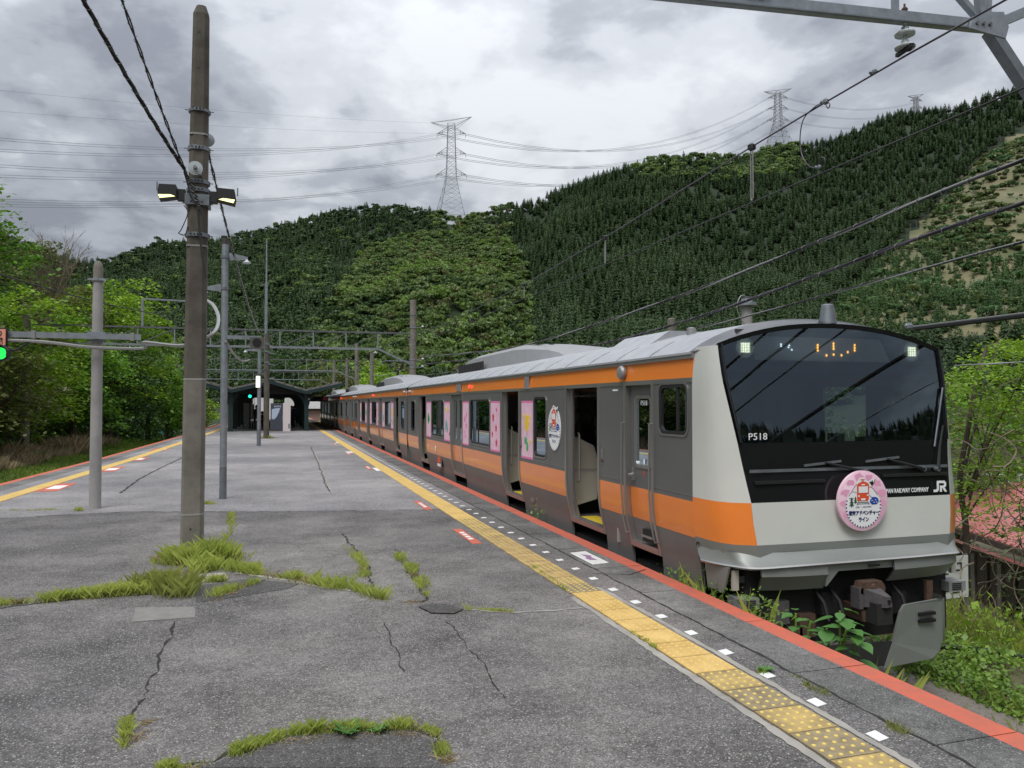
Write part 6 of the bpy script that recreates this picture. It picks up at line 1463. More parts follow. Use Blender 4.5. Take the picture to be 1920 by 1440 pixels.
MB().lathe((7.75,46,7.2),[(.215,0),(.215,.05)],14).build('mast_band','galv',P1); 
for z in (4.0,4.45,6.4): mb=MB(); band(mb,7.75,46,z,.21,.08,14); mb.bar((7.9,45.85,z+.04),(8.35,45.85,z+.04),.04); b=mb.build('bracket','galv',P1); bell(b,8.3,45.85,z+.10,1.3)
for x,s_ in ((5.5,1),(-7.75,1),(-1.3,.8)): bell(P1,x,46,5.0-.12,1.6)
for (x0_,x1_) in ((-7.15,-4.7),): 
    mb=MB(); mb.bar((x0_,46,6.05),(x0_,46,7.6),.11); mb.bar((x1_,46,6.05),(x1_,46,7.55),.11); mb.bar((x0_,46,7.6),(x1_,46,7.55),.09); mb.build('wire_frame','galv',P1)
portal(83,'farther steel portal seen above the shelter roof',5.3,6.4,-12,7.9,8.3,2.1); portal(118,'farthest steel portal, just above the shelter ridge',5.4,6.5,-12,7.9,8.4,2.1)
for (x,y,h,lb) in ((7.6,66,6.2,'lone pale concrete mast right of the shelter, behind the train'),(8.1,97,7.5,'distant mossy topped concrete mast behind the shelter roof'),(9.4,9.7,0,'')):
    if h: t=thing('line_mast',(x,y,-1.3),lb,'mast'); MB().lathe((x,y,-1.3),[(.2,0),(.17,h+1.3)],12).build('shaft','pole_concrete',t,smooth=True); mb=MB(); band(mb,x,y,h-1,.18,.1); mb.build('clamp_band','galv',t)
# posts that stand behind the train
q=AX(1400,560,9.2); t=thing('line_mast',(9.2,q[1],-1.5),'concrete post with a grey collar and wire loop rising behind the train roof','mast')
MB().lathe((9.2,q[1],-1.5),[(.115,0),(.105,q[2]+1.5-.15)],14).build('shaft','pole_pale',t,smooth=True); MB().lathe((9.2,q[1],q[2]-.17),[(.12,0),(.20,.02),(.20,.085),(.12,.10),(.11,.17)],18).build('collar','galv',t,smooth=True); MB().lathe((9.2,q[1],q[2]),[(.12,0),(.10,.04)],12).build('cap','rubber',t)
MB().tube(spline([(9.08,q[1]-.1,q[2]+.05),(8.98,q[1]-.1,q[2]+.02),(8.90,q[1]-.1,q[2]-.2),(9.0,q[1]-.1,q[2]-.45),(9.1,q[1]-.1,q[2]-.55)]),.009,5).build('wire_loop','wire_light',t)
q=AX(1259,598,9.4); t=thing('line_mast',(9.4,q[1],-1.6),'weathered wooden post top showing above the train roof','mast'); MB().lathe((9.4,q[1],-1.6),[(.11,0),(.10,q[2]+1.6),(.05,q[2]+1.62)],10).build('shaft','pole_concrete',t,smooth=True)
# wires of the left track and cable to the frame
wire('overhead_wire',lerpP((-9.5,6,5.6),(-6.0,46,6.75),24,.55),.022,'wire','black cable sagging across the trees at left to the frame on the portal')
wire('overhead_wire',lerpP((-6.0,46,6.75),(-3.5,83,5.6),12,.2),.02,'wire','black cable descending right from the frame on the portal')
wire('overhead_wire',lerpP((8.3,45.85,4.6),(7.6,66,4.3),12,.4),.02,'wire_far','sagging cable from the portal mast towards the pale mast')
# ============================================================ SHELTER
yS0=54.; zt=lambda px,py:AY(px,py,yS0)
LT=zt(372,715);LV=zt(435,730);RG=zt(508,715);RV=zt(573,733);RT=zt(643,718)
CN=thing('platform_shelter',(-.7,80,0),'dark green platform shelter with gull wing roof over rows of columns','shelter')
YE=92
prof=[(LT[0],LT[2]),(LV[0],LV[2]),(RG[0],RG[2]+.05),(RV[0],RV[2]),(RT[0],RT[2])]
for (a,b) in zip(prof,prof[1:]):
    mb=MB(); mb.prism([(a[0],a[1]),(b[0],b[1]),(b[0],b[1]+.12),(a[0],a[1]+.12)],yS0,YE,'y'); r=mb.build('roof_slope','canopy_roof',CN)
    mb=MB(); mb.prism([(a[0],a[1]-.22),(b[0],b[1]-.22),(b[0],b[1]-.0),(a[0],a[1]-.0)],yS0-.08,yS0+.02,'y'); mb.build('fascia','canopy_green',r)
    nb_=max(2,int(abs(b[0]-a[0])/.5))
    for i in range(nb_):
        u=(i+.5)/nb_; x=a[0]+(b[0]-a[0])*u; z=a[1]+(b[1]-a[1])*u+.12; MB().box(x-.03,x+.03,yS0-.05,YE,z-.02,z+.05).build('batten','canopy_roof',r)
MB().box(RG[0]-.25,RG[0]+.2,yS0-.1,YE,RG[2]+.13,RG[2]+.24).build('ridge_cap','galv',CN)
for x in (LT[0],RT[0]): mb=MB(); mb.box(x-.05,x+.05,yS0,YE,(LT[2] if x<0 else RT[2])-.12,(LT[2] if x<0 else RT[2])+.10); mb.build('gutter','canopy_green',CN)
yy_=yS0+.6; cols=[]
while yy_<YE:
    for x,vz in ((-3.05,LV[2]),(1.85,RV[2])):
        mb=MB(); mb.box(x-.14,x+.14,yy_-.14,yy_+.14,0,vz-.05); c=mb.build('column','canopy_green',CN)
        for s_ in (-1,1):
            P=[(x+s_*.1,vz-1.0),(x+s_*.2,vz-.6),(x+s_*.45,vz-.3),(x+s_*.8,vz-.05)]
            for a,b in zip(P,P[1:]): MB().bar((a[0],yy_,a[1]),(b[0],yy_,b[1]),.10,.12).build('curved_brace','canopy_green',c)
    MB().box(LV[0],RV[0],yy_-.06,yy_+.06,LV[2]-.30,LV[2]+.10).build('shade_fill_beam','bldg_dark',CN); yy_+=5.6  # added near-black beams, standing in for the shade under the roof
for (x,y,z,l) in ((1.0,60,2.75,1.2),(.9,70,2.9,1.2)): MB().box(x-.06,x+.06,y,y+l,z,z+.08).build('tube_lamp','tube_light',CN)
# drinks machine
q0=zt(507,808);q1=zt(530,808);q2=zt(543,808); zt_=zt(520,756)[2]
VM=thing('vending_machine',(q1[0],yS0,0),'tall drinks vending machine, dark front with a pale drop shape, pale pink side unit','vending machine')
x0_,x1_,x2_=q0[0],q1[0],q2[0]+.05
MB().box(x0_,x1_-.01,yS0-.1,yS0+.7,0,zt_).build('cabinet','speaker_brown',VM); MB().box(x0_+.05,x1_-.04,yS0-.12,yS0-.1,.10,zt_-.06).build('front_panel','vend_dark',VM); MB().box(x1_+.01,x2_,yS0-.12,yS0+.7,0,zt_+.02).build('side_unit','vend_pink',VM)
W=x1_-x0_; P=[(.10,.78),(.10,.45),(.28,.42),(.48,.50),(.66,.66),(.76,.80),(.80,.83),(.40,.82)]
MB().prism([(x0_+W*a,zt_*b) for a,b in P],yS0-.135,yS0-.121,'y').build('drop_print','vend_blue',VM); MB().box(x2_-.14,x2_-.05,yS0-.135,yS0-.12,.2,.5).build('coin_slot','galv_dark',VM)
text_mesh('lettering','acure',.20,(x0_+W*.28,yS0-.136,zt_-.26),FRONT,'vend_blue',VM,'LEFT',.002,1.,.006)
# station hut and boxes at the far end
def hut(x0,x1,y,z,label,m='wall_white',d=6,name='station_hut'):
    t=thing(name,((x0+x1)/2,y,0),label,'building'); MB().box(x0,x1,y,y+d,0,z).build('wall',m,t); MB().box(x0-.25,x1+.25,y-.3,y+d,z,z+.18).build('roof','galv_dark',t); return t
def ax_(px,y): return AY(px,757,y)[0]
hb=hut(ax_(474,100),ax_(512,100),100,3.9,'white walled hut at the far end under the shelter, left part'); 
for i in range(4): MB().box(ax_(476+9*i,100),ax_(476+9*i,100)+.05,99.97,99.99,.2,3.7).build('wall_joint','galv_dark',hb)
hut(ax_(534,108),ax_(560,108),108,3.7,'white walled hut at the far end under the shelter, right part')
mb=MB(); xk=ax_(562,112); 
K=thing('far_signal',(ax_(468,96),96,0),'small turquoise signal light glowing under the shelter','signal'); MB().lathe((ax_(468.5,60),60,AY(468,743,60)[2]),[(.16,0),(.16,.2)],14,'y').build('lamp_housing','rubber',K); MB().lathe((ax_(468.5,60),59.97,AY(468,743,60)[2]),[(.11,0),(.12,.02)],14,'y').build('lens','cyan_lamp',K); MB().box(ax_(468,60)-.03,ax_(468,60)+.03,60.1,60.2,0,2.4).build('post','rubber',K)
K.location=K.location
for i,(px_,y,w_,h_) in enumerate(((463,62,.5,1.9),(471,74,.5,1.8))): 
    t=thing('notice_board',(ax_(px_,y),y,0),('nearer','farther')[i]+' pale notice board standing between the left shelter columns','notice board'); MB().box(ax_(px_,y)-w_/2,ax_(px_,y)+w_/2,y,y+.05,.4,h_).build('panel','wall_white' if i else 'galv',t)
    for s_ in (-1,1): MB().box(ax_(px_,y)+s_*w_/2-.03,ax_(px_,y)+s_*w_/2+.03,y+.05,y+.1,0,h_+.1).build('leg','canopy_green',t)
h2=thing('house',(6.2,122,-1),'low brown house with a pale hipped roof beyond the tail of the train','house')
xh0,xh1=ax_(574,122),ax_(612,122); MB().box(xh0,xh1,122,130,-1.5,1.1).build('wall','house_wall',h2); mb=MB(); v=[(xh0-.5,121.4,1.1),(xh1+.5,121.4,1.1),(xh1+.5,130.5,1.1),(xh0-.5,130.5,1.1),(xh0+.6,126,2.7),(xh1-1.6,126,2.7)]; mb.add(v,[(0,1,5,4),(1,2,5),(2,3,4,5),(3,0,4)]); mb.build('roof','pole_pale',h2); MB().box(xh0-.4,xh1+.4,121.6,121.7,.9,1.1).build('eave_board','bark',h2)
bn=thing('bench',(ax_(490,61),61,0),'dark bench under the shelter behind the slim lamp post','bench'); xb_=ax_(490,61); MB().box(xb_-.7,xb_+.7,60.8,61.2,.40,.46).build('seat','cloth_grey',bn); 
for s_ in (-.6,.6): MB().box(xb_+s_-.04,xb_+s_+.04,60.8,61.2,0,.4).build('leg','rubber',bn)
# information displays hanging
for i,(px_,y) in enumerate(((515,56),(598,62))):
    t=thing('hanging_sign',(ax_(px_,y),y,2.4),('dark display box hanging above the vending machine','dark sign hanging below the right wing of the shelter')[i],'sign'); z=AY(px_,(742,748)[i],y)[2]; MB().box(ax_(px_,y)-.7,ax_(px_,y)+.7,y,y+.2,z-.2,z+.2).build('box','bldg_dark',t); 
    for s_ in (-.5,.5): MB().box(ax_(px_,y)+s_-.02,ax_(px_,y)+s_+.02,y+.08,y+.12,z+.2,z+.8).build('hanger','bldg_dark',t)
    if i: MB().box(ax_(px_,y)+.3,ax_(px_,y)+.6,y-.02,y,z-.12,z+.12).build('panel','flower_red',t)
# ============================================================ PEOPLE
def person(loc,rz,label,pose='stand',top='cloth_black',legs='cloth_grey',h=1.68,hair='hair',group=None):
    J=[];E_=[];Rr=[]
    def j(x,y,z,r,par=None):
        J.append((x,y,z)); Rr.append(r); k=len(J)-1
        if par is not None: E_.append((par,k))
        return k
    s=h/1.7; sit=pose=='sit'; hz=.93 if not sit else .50
    pel=j(0,0,hz,.135); ch=j(0,.02,hz+.25,.135,pel); up=j(0,.02,hz+.46,.14,ch); nk=j(0,.0,hz+.56,.055,up); hd=j(0,-.02,hz+.66,.085,nk); hd2=j(0,-.015,hz+.74,.075,hd)
    for sd in (-1,1):
        sh=j(sd*.17,.02,hz+.45,.062,up); el=j(sd*.23,(.03 if not sit else -.08),hz+.19,.045,sh)
        if pose=='phone' or sit: wr=j(sd*.14,-.24,hz+.22,.032,el); ha=j(sd*.10,-.29,hz+.26,.034,wr)
        else: wr=j(sd*.24,-.06,hz-.06,.034,el); ha=j(sd*.24,-.08,hz-.14,.036,wr)
        hp=j(sd*.09,0,hz-.05,.098,pel)
        if sit: kn=j(sd*.11,-.42,hz-.02,.070,hp); an=j(sd*.11,-.46,.09,.045,kn); to=j(sd*.12,-.60,.045,.042,an)
        else: kn=j(sd*.10,-.02 if sd>0 else .03,hz-.46,.066,hp); an=j(sd*.11,.03*sd,.09,.044,kn); to=j(sd*.13,-.15+.03*sd,.045,.042,an)
    me=bpy.data.meshes.new('b'); me.from_pydata([(x*s,y*s,z*s) for x,y,z in J],E_,[]); o=bpy.data.objects.new('b',me); link(o)
    sk=o.modifiers.new('s','SKIN'); sb=o.modifiers.new('u','SUBSURF'); sb.levels=1
    for i,v in enumerate(me.skin_vertices[0].data): v.radius=(Rr[i]*s*(1.12 if i in(0,1,2) else 1),Rr[i]*s*(.9 if i in (0,1,2) else 1)); v.use_root=(i==0)
    dg=bpy.context.evaluated_depsgraph_get(); dg.update(); m2=bpy.data.meshes.new_from_object(o.evaluated_get(dg)); bpy.data.objects.remove(o)
    m2.materials.clear()
    for q in (legs,top,'skin'): m2.materials.append(M[q])
    for p in m2.polygons:
        c=p.center/s; p.use_smooth=True
        if c.z>hz+.53: p.material_index=2
        elif abs(c.x)<.4 and c.z>hz-.04 and not (c.y<-.26): p.material_index=1
        elif c.y<-.26 and c.z>hz+.1: p.material_index=2
        elif c.z>hz-.17 and abs(c.x)>.19: p.material_index=2 if c.z<hz-.08 else 1
    t=thing('person',loc,label,'person',group,rz)
    b=bpy.data.objects.new('body',m2); link(b); b.parent=t
    def sub(mb,name,m,par=t): 
        o_=mb.build(name,m); o_.parent=par; 
        for p in o_.data.polygons: p.use_smooth=True
        return o_
    H_=(hz+.70)*s; mb=MB(); mb.lathe((0,.012,H_),[(.098*s,-.10*s),(.108*s,0),(.095*s,.07*s),(.05*s,.115*s),(.01,.125*s)],14); hr=mb; 
    v=[(x,y if y>-.06*s else y*.45,z) if z<H_+.04*s else (x,y,z) for x,y,z in mb.v]; mb.v=v; sub(mb,'hair',hair)
    mb=MB(); mb.lathe((0,-.10*s,(hz+.665)*s),[(.012,-.02),(.014,0),(.006,.025)],6); sub(mb,'nose','skin')
    for sd in (-1,1): mb=MB(); mb.lathe((sd*.03*s,-.094*s,(hz+.69)*s),[(.009,-.008),(.009,.008)],6); sub(mb,'eye','black')
    return t
pp_=lambda px,y:(ax_(px,y),y,0)
person(pp_(481,57),R(200),'person in dark coat and hood standing left of the slim lamp post','stand','cloth_black','cloth_black',1.72)
person((ax_(492,60.9),60.95,0),R(20),'person in dark clothes sitting on the shelter bench','sit','cloth_black','cloth_grey',1.66)
person(pp_(547,60),R(30),'person in black standing right beside the vending machine','stand','cloth_black','cloth_black',1.66)
person(pp_(553,63),R(190),'person in dark navy jacket, rightmost standing under the shelter','phone','cloth_navy','cloth_black',1.70)
person(pp_(549.5,68),R(170),'shorter person farther back between the two beside the drinks machine','stand','cloth_grey','cloth_black',1.60)
fl=.185
person((XC+1.12,10.95,fl),R(-90),'passenger in blue jacket seated inside the nearest open train door','sit','cloth_navy','cloth_black',1.68)
person((XC+1.12,11.6,fl),R(-90),'dark haired passenger in black seated beside the blue jacket passenger','sit','cloth_black','cloth_black',1.62)
person((XC+1.12,14.9,fl),R(-90),'dark clothed passenger seated inside the second open train door','sit','cloth_black','cloth_black',1.66)
# ============================================================ TREES CLOSE BY
def crown_pts(cx_,cy_,cz,rx,ry,rz,ncl,nleaf,ls,seed,flat=.16,rc=.55,droop=.9):
    r_=np.random.default_rng(seed); out=[]; nl=13; lobes=[]
    for i in range(nl):
        t=(i+.5)/nl; zz=1-1.95*t; a=i*2.399+seed; q=math.sqrt(max(0,1-zz*zz)); k=r_.uniform(.55,.80); lobes.append((math.cos(a)*q*k,math.sin(a)*q*k,zz*k*.95,r_.uniform(.30,.48)))
    for i in range(ncl):
        lb=lobes[i%nl]; d=r_.normal(size=3); d/=np.linalg.norm(d)
        if d[2]<-.1 and r_.random()<.75: d[2]=-d[2]
        q=lb[3]*r_.uniform(.55,1.05); c=np.array([cx_+(lb[0]+d[0]*q)*rx,cy_+(lb[1]+d[1]*q)*ry,cz+(lb[2]+d[2]*q*.8)*rz]); rcc=rc*r_.uniform(.55,1.25)
        n=int(nleaf*r_.uniform(.6,1.3)); p=r_.normal(size=(n,3))*np.array([rcc*.62,rcc*.62,rcc*flat]); rr=np.hypot(p[:,0],p[:,1]); p[:,2]-=rr*rr*droop/rcc*.4; p+=c
        a=r_.uniform(0,6.283,n); s_=ls*r_.uniform(.6,1.3,n)*.5; tu=r_.normal(0,.3,n); tv=r_.normal(0,.3,n)
        u=np.stack([np.cos(a),np.sin(a),tu],1)*s_[:,None]; v=np.stack([-np.sin(a)*.55,np.cos(a)*.55,tv],1)*s_[:,None]
        out.append(np.stack([p-u,p-v,p+u,p+v],1).reshape(-1,3))
    return np.concatenate(out)
def branches(mb,x,y,z0,h,R_,n,seed,r0=.2,tw=.5,m=0):
    r_=random.Random(seed)
    def grow(p,d,l,r,depth):
        pts=[p]; rad=[r]; k=4
        for i in range(k): d=(d+Vector((r_.uniform(-tw,tw),r_.uniform(-tw,tw),r_.uniform(-.1,.25)))*.35).normalized(); p=p+d*l/k; pts.append(p); rad.append(r*(1-.6*(i+1)/k))
        mb.tube(pts,r,5 if depth else 8,radii=rad)
        if depth<3:
            for i in range(n if depth<2 else 3): 
                q=pts[r_.randint(1,k)]; dd=(d+Vector((r_.uniform(-1,1),r_.uniform(-1,1),r_.uniform(-.2,.6)))*.9).normalized(); grow(q,dd,l*r_.uniform(.45,.7),r*.42,depth+1)
    mb.tube([(x,y,z0-.3),(x+.1,y,z0+h*.25),(x-.05,y+.1,z0+h*.5)],r0,8,radii=[r0*1.2,r0*.9,r0*.6])
    for i in range(5): a=i*1.3+seed; grow(Vector((x,y,z0+h*(.2+.07*i))),Vector((math.cos(a),math.sin(a),.9)).normalized(),h*.45,r0*.5,1)
cnt=[0]
def tree(x,y,h,Rr,mt,label,ncl=230,nleaf=42,ls=.26,low=.02,group=None,kind='broadleaf_tree'):
    cnt[0]+=1; z=height(x,y)-.1; t=thing(kind,(x,y,z),label,'tree',group); cz=z+h*(.5+low/2); 
    V=crown_pts(x,y,cz,Rr,Rr,h*(.5-low/2),ncl,nleaf,ls,cnt[0],rc=Rr*.20); quadmesh('crown',V,4,mt,t)
    mb=MB(); branches(mb,x,y,z,h*.62,Rr,2,cnt[0],.16+h*.008,.35); mb.build('trunk','bark',t,smooth=True); return t
tree(-15.2,39.5,13.9,4.4,'leaf_maple','large layered green tree at the far left edge, its top cut by the frame',300,46,.24)
tree(-12.6,40,7.6,3.3,'leaf_olive','low dull green bushy tree nearest on the left, under the large layered tree',200,46,.22)
tree(-13.8,47,9.2,4.2,'leaf_bright','bright yellow green maple filling the left behind the signal arm',280,50,.24)
tree(-17.0,56,13.2,4.2,'leaf_olive','olive coloured thinly leaved tree beneath the bare tree on the left',190,36,.25)
tree(-12.6,55,8.4,3.7,'leaf_maple','green maple with drooping layers just left of the pale pole',250,46,.26)
tree(-16.0,68,12.6,4.0,'leaf_olive','olive tree crown directly behind the top of the pale pole',190,40,.28)
tree(-13.2,72,14.6,5.2,'leaf_bright','tall rounded bright green tree between the pale pole and the tall pole',330,50,.30)
tree(-12.2,64,9.0,3.8,'leaf_dark','deep green tree low behind the pale pole',240,46,.26)
tree(-11.9,80,10.0,4.0,'leaf_maple','green tree standing just left of the tall pole, behind the portal',240,46,.30)
tree(-11.8,92,9.4,4.0,'leaf_maple','green tree partly hidden by the tall pole',220,46,.32)
tree(-11.6,106,8.0,3.8,'leaf_olive','small pale tree seen between tall pole and steel pole',190,40,.34)
tree(-12.5,125,8.0,4.5,'leaf_bright','far pale green tree above the left end of the shelter roof',190,40,.38)
tree(-21,62,13,5.0,'leaf_dark','dark tree at the back of the left wood',230,46,.3); tree(-22,46,14,5.5,'leaf_dark','dark tree behind the large layered tree at left',230,46,.3)
tree(9.5,140,10,5,'leaf_olive','low green tree beyond the tail of the train by the brown house',180,40,.4); tree(13.5,104,12,5.5,'leaf_bright','bright green tree rising behind the train roof near the brown mast',230,46,.34)
tree(-1.5,160,10,6,'leaf_dark','dark tree seen through the far end of the shelter',160,40,.4)
# bare tree
bt=thing('bare_tree',(-15.6,57,height(-15.6,57)),'bare pale twigged tree rising above the left trees','tree'); r_=random.Random(4); zb=height(-15.6,57); c0=Vector(AY(92,505,57)); 
MB().tube([(-15.6,57,zb-.3),(-15.5,57,zb+4),tuple(c0-Vector((0,0,3.0)))],.13,7,radii=[.17,.13,.09]).build('trunk','twig',bt,smooth=True)
mb=MB(); root=c0-Vector((0,0,3.0))
for i in range(26):
    a_=r_.uniform(0,6.283); rr=r_.uniform(.4,2.1); e=c0+Vector((math.cos(a_)*rr,math.sin(a_)*rr,r_.uniform(-1.2,2.5)-rr*.35)); m_=root.lerp(e,.45)+Vector((0,0,-.15)); S=spline([root,m_,e],5); mb.tube(S,.03,5,radii=[.05*(1-k/13)+.008 for k in range(len(S))])
    for j in range(9):
        q=S[r_.randint(4,len(S)-1)]; d=(e-root).normalized()*.6+Vector((r_.uniform(-1,1),r_.uniform(-1,1),r_.uniform(-.2,.9)))*.7; e2=q+d*r_.uniform(.5,1.2); mb.tube([q,q.lerp(e2,.5)+Vector((0,0,.05)),e2],.012,4,radii=[.016,.012,.007])
        for k in range(2): e3=e2+Vector((r_.uniform(-.3,.3),r_.uniform(-.3,.3),r_.uniform(0,.4))); mb.tube([q.lerp(e2,.7),e3],.008,3)
mb.build('branches','twig',bt,kind='stuff')
V=crown_pts(c0.x,57,c0.z-.3,2.3,2.3,2.4,110,9,.13,501,rc=.5); quadmesh('buds',V,4,'leaf_olive',bt)
ground_leaves('undergrowth',(-18,-12.6,26,115),26000,.18,.4,3.4,'leaf_dark','dark bushes at the foot of the left wood',17,-.2)
ground_leaves('undergrowth',(-12.6,-10.8,40,110),3000,.10,.22,.5,'leaf_maple','fresh green bushes along the left verge',18,.05)
# small diamond trackside sign on the left verge
q=AX(303,811,-9.6); t=thing('trackside_marker',(-9.6,q[1],height(-9.6,q[1])),'small turquoise diamond marker on a post in the left verge','marker'); mb=MB(); mb.prism([(-9.6,q[2]-.17),(-9.43,q[2]),(-9.6,q[2]+.17),(-9.77,q[2])],q[1]-.02,q[1],'y'); mb.build('plate','teal',t); MB().tube([(-9.6,q[1]+.02,height(-9.6,q[1])),(-9.6,q[1]+.02,q[2]-.1)],.03,6).build('post','rubber',t); MB().prism([(-9.6,q[2]-.06),(-9.54,q[2]),(-9.6,q[2]+.06),(-9.66,q[2])],q[1]-.03,q[1]-.02,'y').build('mark','print_white',t)
# right hand tree with tangled vines
def atd(px,py,Y):   # point on a sight line at depth Y
    d=ray(px,py); f=d[0]*_s+d[1]*_c; return Vector((d[0]*Y/f,d[1]*Y/f,CH+d[2]*Y/f))
b0=atd(1806,1105,14.2); RT_=thing('vine_tree',tuple(b0),'slender tree with fresh lime leaves and tangled grey vines right of the train','tree')
mb=MB(); mb.tube(spline([b0-Vector((0,0,1.2)),b0,atd(1812,1000,14.2),atd(1800,900,14.2),atd(1816,800,14.1),atd(1830,720,14.2),atd(1850,650,14.3)]),.055,8,radii=[.07-.0008*k for k in range(49)]); tr=mb; mb.build('trunk','bark',RT_,smooth=True)
r_=random.Random(12)
mb=MB()
for i in range(9):
    a=atd(1806+r_.uniform(-6,12),r_.uniform(720,1040),14.2); e=atd(r_.uniform(1840,1990),r_.uniform(600,1010),14.2+r_.uniform(-1.6,1.6)); m_=a.lerp(e,.5)+Vector((0,0,r_.uniform(-.2,.5))); mb.tube(spline([a,m_,e],6),.02,5,radii=[.025*(1-k/14) for k in range(13)])
mb.build('limbs','bark',RT_,smooth=True,kind='stuff')
mb=MB()
for i in range(95):
    p=atd(r_.uniform(1790,1990),r_.uniform(760,1120),14.2+r_.uniform(-1.3,1.2)); P=[p]; d=Vector((r_.uniform(-1,1),r_.uniform(-1,1),r_.uniform(-1,1)))
    for k in range(7): d=(d+Vector((r_.uniform(-1,1),r_.uniform(-1,1),r_.uniform(-1,1)))*.55).normalized(); P.append(P[-1]+d*r_.uniform(.12,.3))
    mb.tube(spline(P,3),r_.uniform(.004,.012),4)
mb.build('vines','twig',RT_,kind='stuff')
cl=[]
for i in range(330):
    px_=r_.uniform(1795,2020); t_=r_.random(); lo=r_.uniform(615,1000)
    if lo<640+max(0,(1880-px_))*.75: continue
    if lo>790 and r_.random()<.6: continue
    cl.append(atd(px_,lo,14.2+r_.uniform(-1.5,1.5)))
out=[]; r2=np.random.default_rng(8)
for c in cl:
    n=int(r2.uniform(30,85)); rcc=r2.uniform(.22,.45); p=r2.normal(size=(n,3))*np.array([rcc*.6,rcc*.6,.05])+np.array(c); a=r2.uniform(0,6.283,n); s_=.075*r2.uniform(.6,1.3,n)*.5; tu=r2.normal(0,.3,n); tv=r2.normal(0,.3,n)
    u=np.stack([np.cos(a),np.sin(a),tu],1)*s_[:,None]; v=np.stack([-np.sin(a)*.6,np.cos(a)*.6,tv],1)*s_[:,None]; out.append(np.stack([p-u,p-v,p+u,p+v],1).reshape(-1,3))
quadmesh('foliage',np.concatenate(out),4,'leaf_bright',RT_)
tree(17.5,13.0,4.2,1.9,'leaf_dark','dark shrub low between the vine tree and the red roofed house',70,40,.12,kind='shrub'); tree(23,22,7.5,3.2,'leaf_olive','olive green tree behind the vine tree',140,42,.2); tree(30,28,9,4,'leaf_maple','green tree farther right behind the vine tree',150,42,.25); tree(22,34,8,4,'leaf_dark','dark tree behind the train front at right',150,42,.3); tree(15,34,6.4,3,'leaf_dark','dark bushy tree behind the train body at right',150,42,.3)
# ------------------------------------------------------------ red roofed house below the line
HS=thing('red_roof_house',tuple(atd(1900,1080,20)),'house with faded red metal roof and dark timber wall below the railway at right','house')
def quad3(P,name,m,par,th=.08):
    P=[Vector(p) for p in P]; n=(P[1]-P[0]).cross(P[2]-P[0]).normalized()*th; mb=MB(); mb.add([tuple(p) for p in P]+[tuple(p-n) for p in P],[(0,1,2,3),(7,6,5,4),(0,4,5,1),(1,5,6,2),(2,6,7,3),(3,7,4,0)]); return mb.build(name,m,par)
e0,e1=atd(1770,980,23),atd(2010,1062,17.5); r0_,r1_=atd(1770,935,27),atd(2040,875,24)
rf=quad3([e0,e1,r1_,r0_],'roof','roof_red',HS)
for i in range(1,22):
    u=i/22; a=e0.lerp(e1,u); b=r0_.lerp(r1_,u); MB().bar(a+Vector((0,0,.03)),b+Vector((0,0,.03)),.05,.04).build('roof_seam','roof_red',rf)
MB().bar(e0-Vector((0,0,.10)),e1-Vector((0,0,.10)),.08,.16).build('eave_board','wood_wall',HS)
f0,f1=atd(1770,1002,22.6),atd(2010,1090,17.2); g0,g1=e0-Vector((0,0,.35)),e1-Vector((0,0,.35)); quad3([f0,f1,g1,g0],'lower_eave','roof_red',HS)
w0,w1=atd(1770,1010,23.2),atd(2010,1100,18); quad3([w0-Vector((0,0,2.6)),w1-Vector((0,0,2.6)),w1+Vector((0,0,.1)),w0+Vector((0,0,.1))],'wall','wood_wall',HS)
for i in range(9): a=(w0-Vector((0,0,2.5))).lerp(w1-Vector((0,0,2.5)),(i+.5)/9)+Vector((-.05,-.06,0)); MB().bar(a,a+Vector((0,0,2.4)),.12,.12).build('timber_post','wood_wall' if i%2 else 'pole_concrete',HS)
# white railing and pale roof behind
gr_=thing('guard_rail',tuple(atd(1860,905,30)),'white guard rail behind the red roof','railing'); 
for dy in (890,900): MB().bar(atd(1800,dy,30),atd(1990,dy,30),.05).build('rail','wall_white',gr_)
for i in range(9): MB().bar(atd(1810+20*i,888,30),atd(1810+20*i,930,30),.06).build('post','wall_white',gr_)
t=thing('shed',tuple(atd(1845,930,32)),'pale grey shed roof just behind the guard rail','shed'); c=atd(1850,925,32); MB().box(c.x-2.2,c.x+2.2,c.y,c.y+3,c.z-1.5,c.z+.25).build('wall','galv',t); MB().box(c.x-2.4,c.x+2.4,c.y-.2,c.y+3.2,c.z+.25,c.z+.35).build('roof','galv_dark',t)
# white banner with brushed black characters
c=atd(1790,1080,13.4); t=thing('banner_board',tuple(c),'white board with black brush writing beyond the train front','sign'); w_=.30
MB().box(c.x-w_,c.x+w_,c.y,c.y+.02,c.z-.38,c.z+.34).build('panel','wall_white',t)
for (u,v,w2,h2_) in ((.1,.22,.10,.02),(.14,.16,.02,.10),(.05,.1,.12,.02),(.12,-.02,.02,.12),(.02,-.06,.14,.02),(.1,-.2,.12,.02),(.16,-.24,.02,.08),(.02,-.28,.16,.02),(-.16,.2,.02,.14),(-.2,.05,.12,.02),(-.1,-.12,.02,.12),(-.2,-.25,.14,.02)): MB().box(c.x+u-w2/2,c.x+u+w2/2,c.y-.012,c.y-.002,c.z+v-h2_/2,c.z+v+h2_/2).build('brush_stroke','print_black',t)
for s_ in (-1,1): MB().box(c.x+s_*w_-.02,c.x+s_*w_+.02,c.y+.02,c.y+.06,c.z-1.2,c.z+.36).build('leg','galv_dark',t)
# cable lying on the soil
wire('ground_cable',spline([Vector((x,y,height(x,y)+.05)) for x,y in ((7.2,8.2),(8.2,7.4),(9.0,7.3),(10,6.2),(11.5,5.6))]),.035,'rubber','black cable lying across the soil right of the train front')
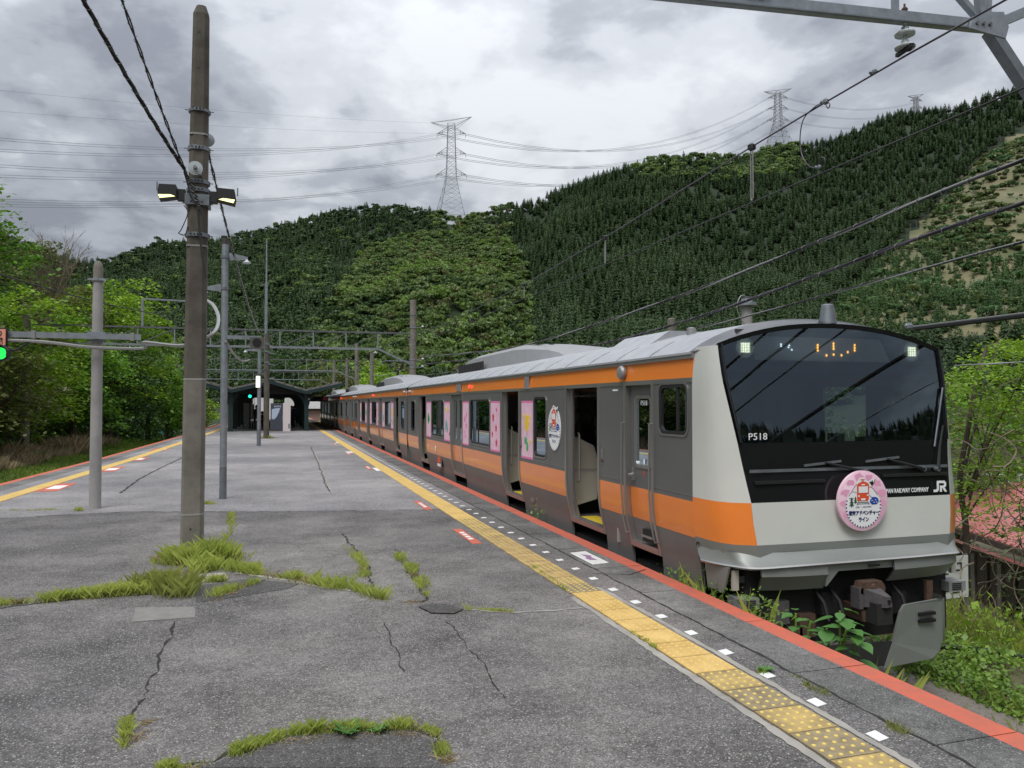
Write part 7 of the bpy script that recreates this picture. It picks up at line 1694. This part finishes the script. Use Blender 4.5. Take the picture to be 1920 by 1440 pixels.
# ------------------------------------------------------------ broad leaved plant growing up by the platform edge
def broad_plant(pts,label,ls,seed,stems=4):
    r_=random.Random(seed); c=pts[0]; t=thing('broad_leaf_plant',(c[0],c[1],-1.2),label,'plant')
    for k,(x,y,z) in enumerate(pts):
        base=Vector((c[0]+r_.uniform(-.08,.08),c[1]+r_.uniform(-.08,.08),-1.25)); top=Vector((x,y,z)); pm=base.lerp(top,.6)+Vector((r_.uniform(-.05,.05),0,.1)); S=spline([base,pm,top],5); MB().tube(S,.009,5).build('stem','weed_leaf',t)
        n=r_.randint(5,7)
        for i in range(n):
            a=i*2.3+seed; L_=ls*r_.uniform(.6,1.15); q=S[-1-min(4,i//2)]; d=Vector((math.cos(a),math.sin(a),r_.uniform(-.15,.35))).normalized(); side_=d.cross(Vector((0,0,1))).normalized(); up_=side_.cross(d)
            prof_=[(0,0.02),(.12,.30),(.35,.46),(.6,.38),(.82,.18),(1,0.01)]; vs=[]
            for (u,wv) in prof_:
                zc_=-.35*u*u*L_
                for q_ in (-1,0,1): vs.append(tuple(q+d*(.05+u*L_)+side_*q_*wv*L_*.85+up_*(.06*abs(q_)*L_)+Vector((0,0,zc_))))
            mb=MB(); mb.add(vs,[(3*i_+j_,3*i_+j_+1,3*i_+j_+4,3*i_+j_+3) for i_ in range(5) for j_ in range(2)]); mb.build('leaf','bigleaf',t,smooth=True,ang=80)
pe=lambda px,py,x:AX(px,py,x)
broad_plant([pe(1492,1150,4.18),pe(1520,1165,4.20)],'broad leaved plant, left of two, growing up between platform edge and train coupler',.13,1)
broad_plant([pe(1575,1145,4.30),pe(1590,1170,4.26),pe(1550,1178,4.2),pe(1608,1190,4.3)],'broad leaved plant, right of two and larger, below the train coupler',.15,4)
V=blades([(4.12,5.9),(4.15,6.6),(4.12,7.4)],.05,260,.42,301,wid=.004,lean=.6,z0=-.25,hj=.5); quadmesh('edge_weeds',V,4,'grass',kind='stuff',label='thin weeds sticking up along the red edge beside the train corner',cat='weeds')
out=[]; r2=np.random.default_rng(9)
for (x,y,z) in [pe(1262,1075,4.08),pe(1290,1082,4.1),pe(1330,1095,4.1),pe(1350,1105,4.1),pe(1415,1125,4.12),pe(1440,1140,4.12),pe(1450,1150,4.12),pe(1000,958,4.05),pe(1012,962,4.05)]:
    n=34; p=r2.normal(size=(n,3))*np.array([.05,.14,.06])+np.array([x,y,z-.02]); a=r2.uniform(0,6.283,n); s_=.045*r2.uniform(.5,1.3,n)*.5; tu=r2.normal(0,.6,n)
    u=np.stack([np.cos(a),np.sin(a),tu],1)*s_[:,None]; v=np.stack([-np.sin(a)*.6,np.cos(a)*.6,tu*0],1)*s_[:,None]; out.append(np.stack([p-u,p-v,p+u,p+v],1).reshape(-1,3))
quadmesh('edge_weeds',np.concatenate(out),4,'weed_leaf',kind='stuff',label='small leafy weeds poking up at the foot of the train by the red edge',cat='weeds')

ground_leaves('undergrowth',(5.0,13,92,118),9000,.25,.5,2.2,'leaf_bright','rough green bushes beyond the tail of the train',27,-.3)
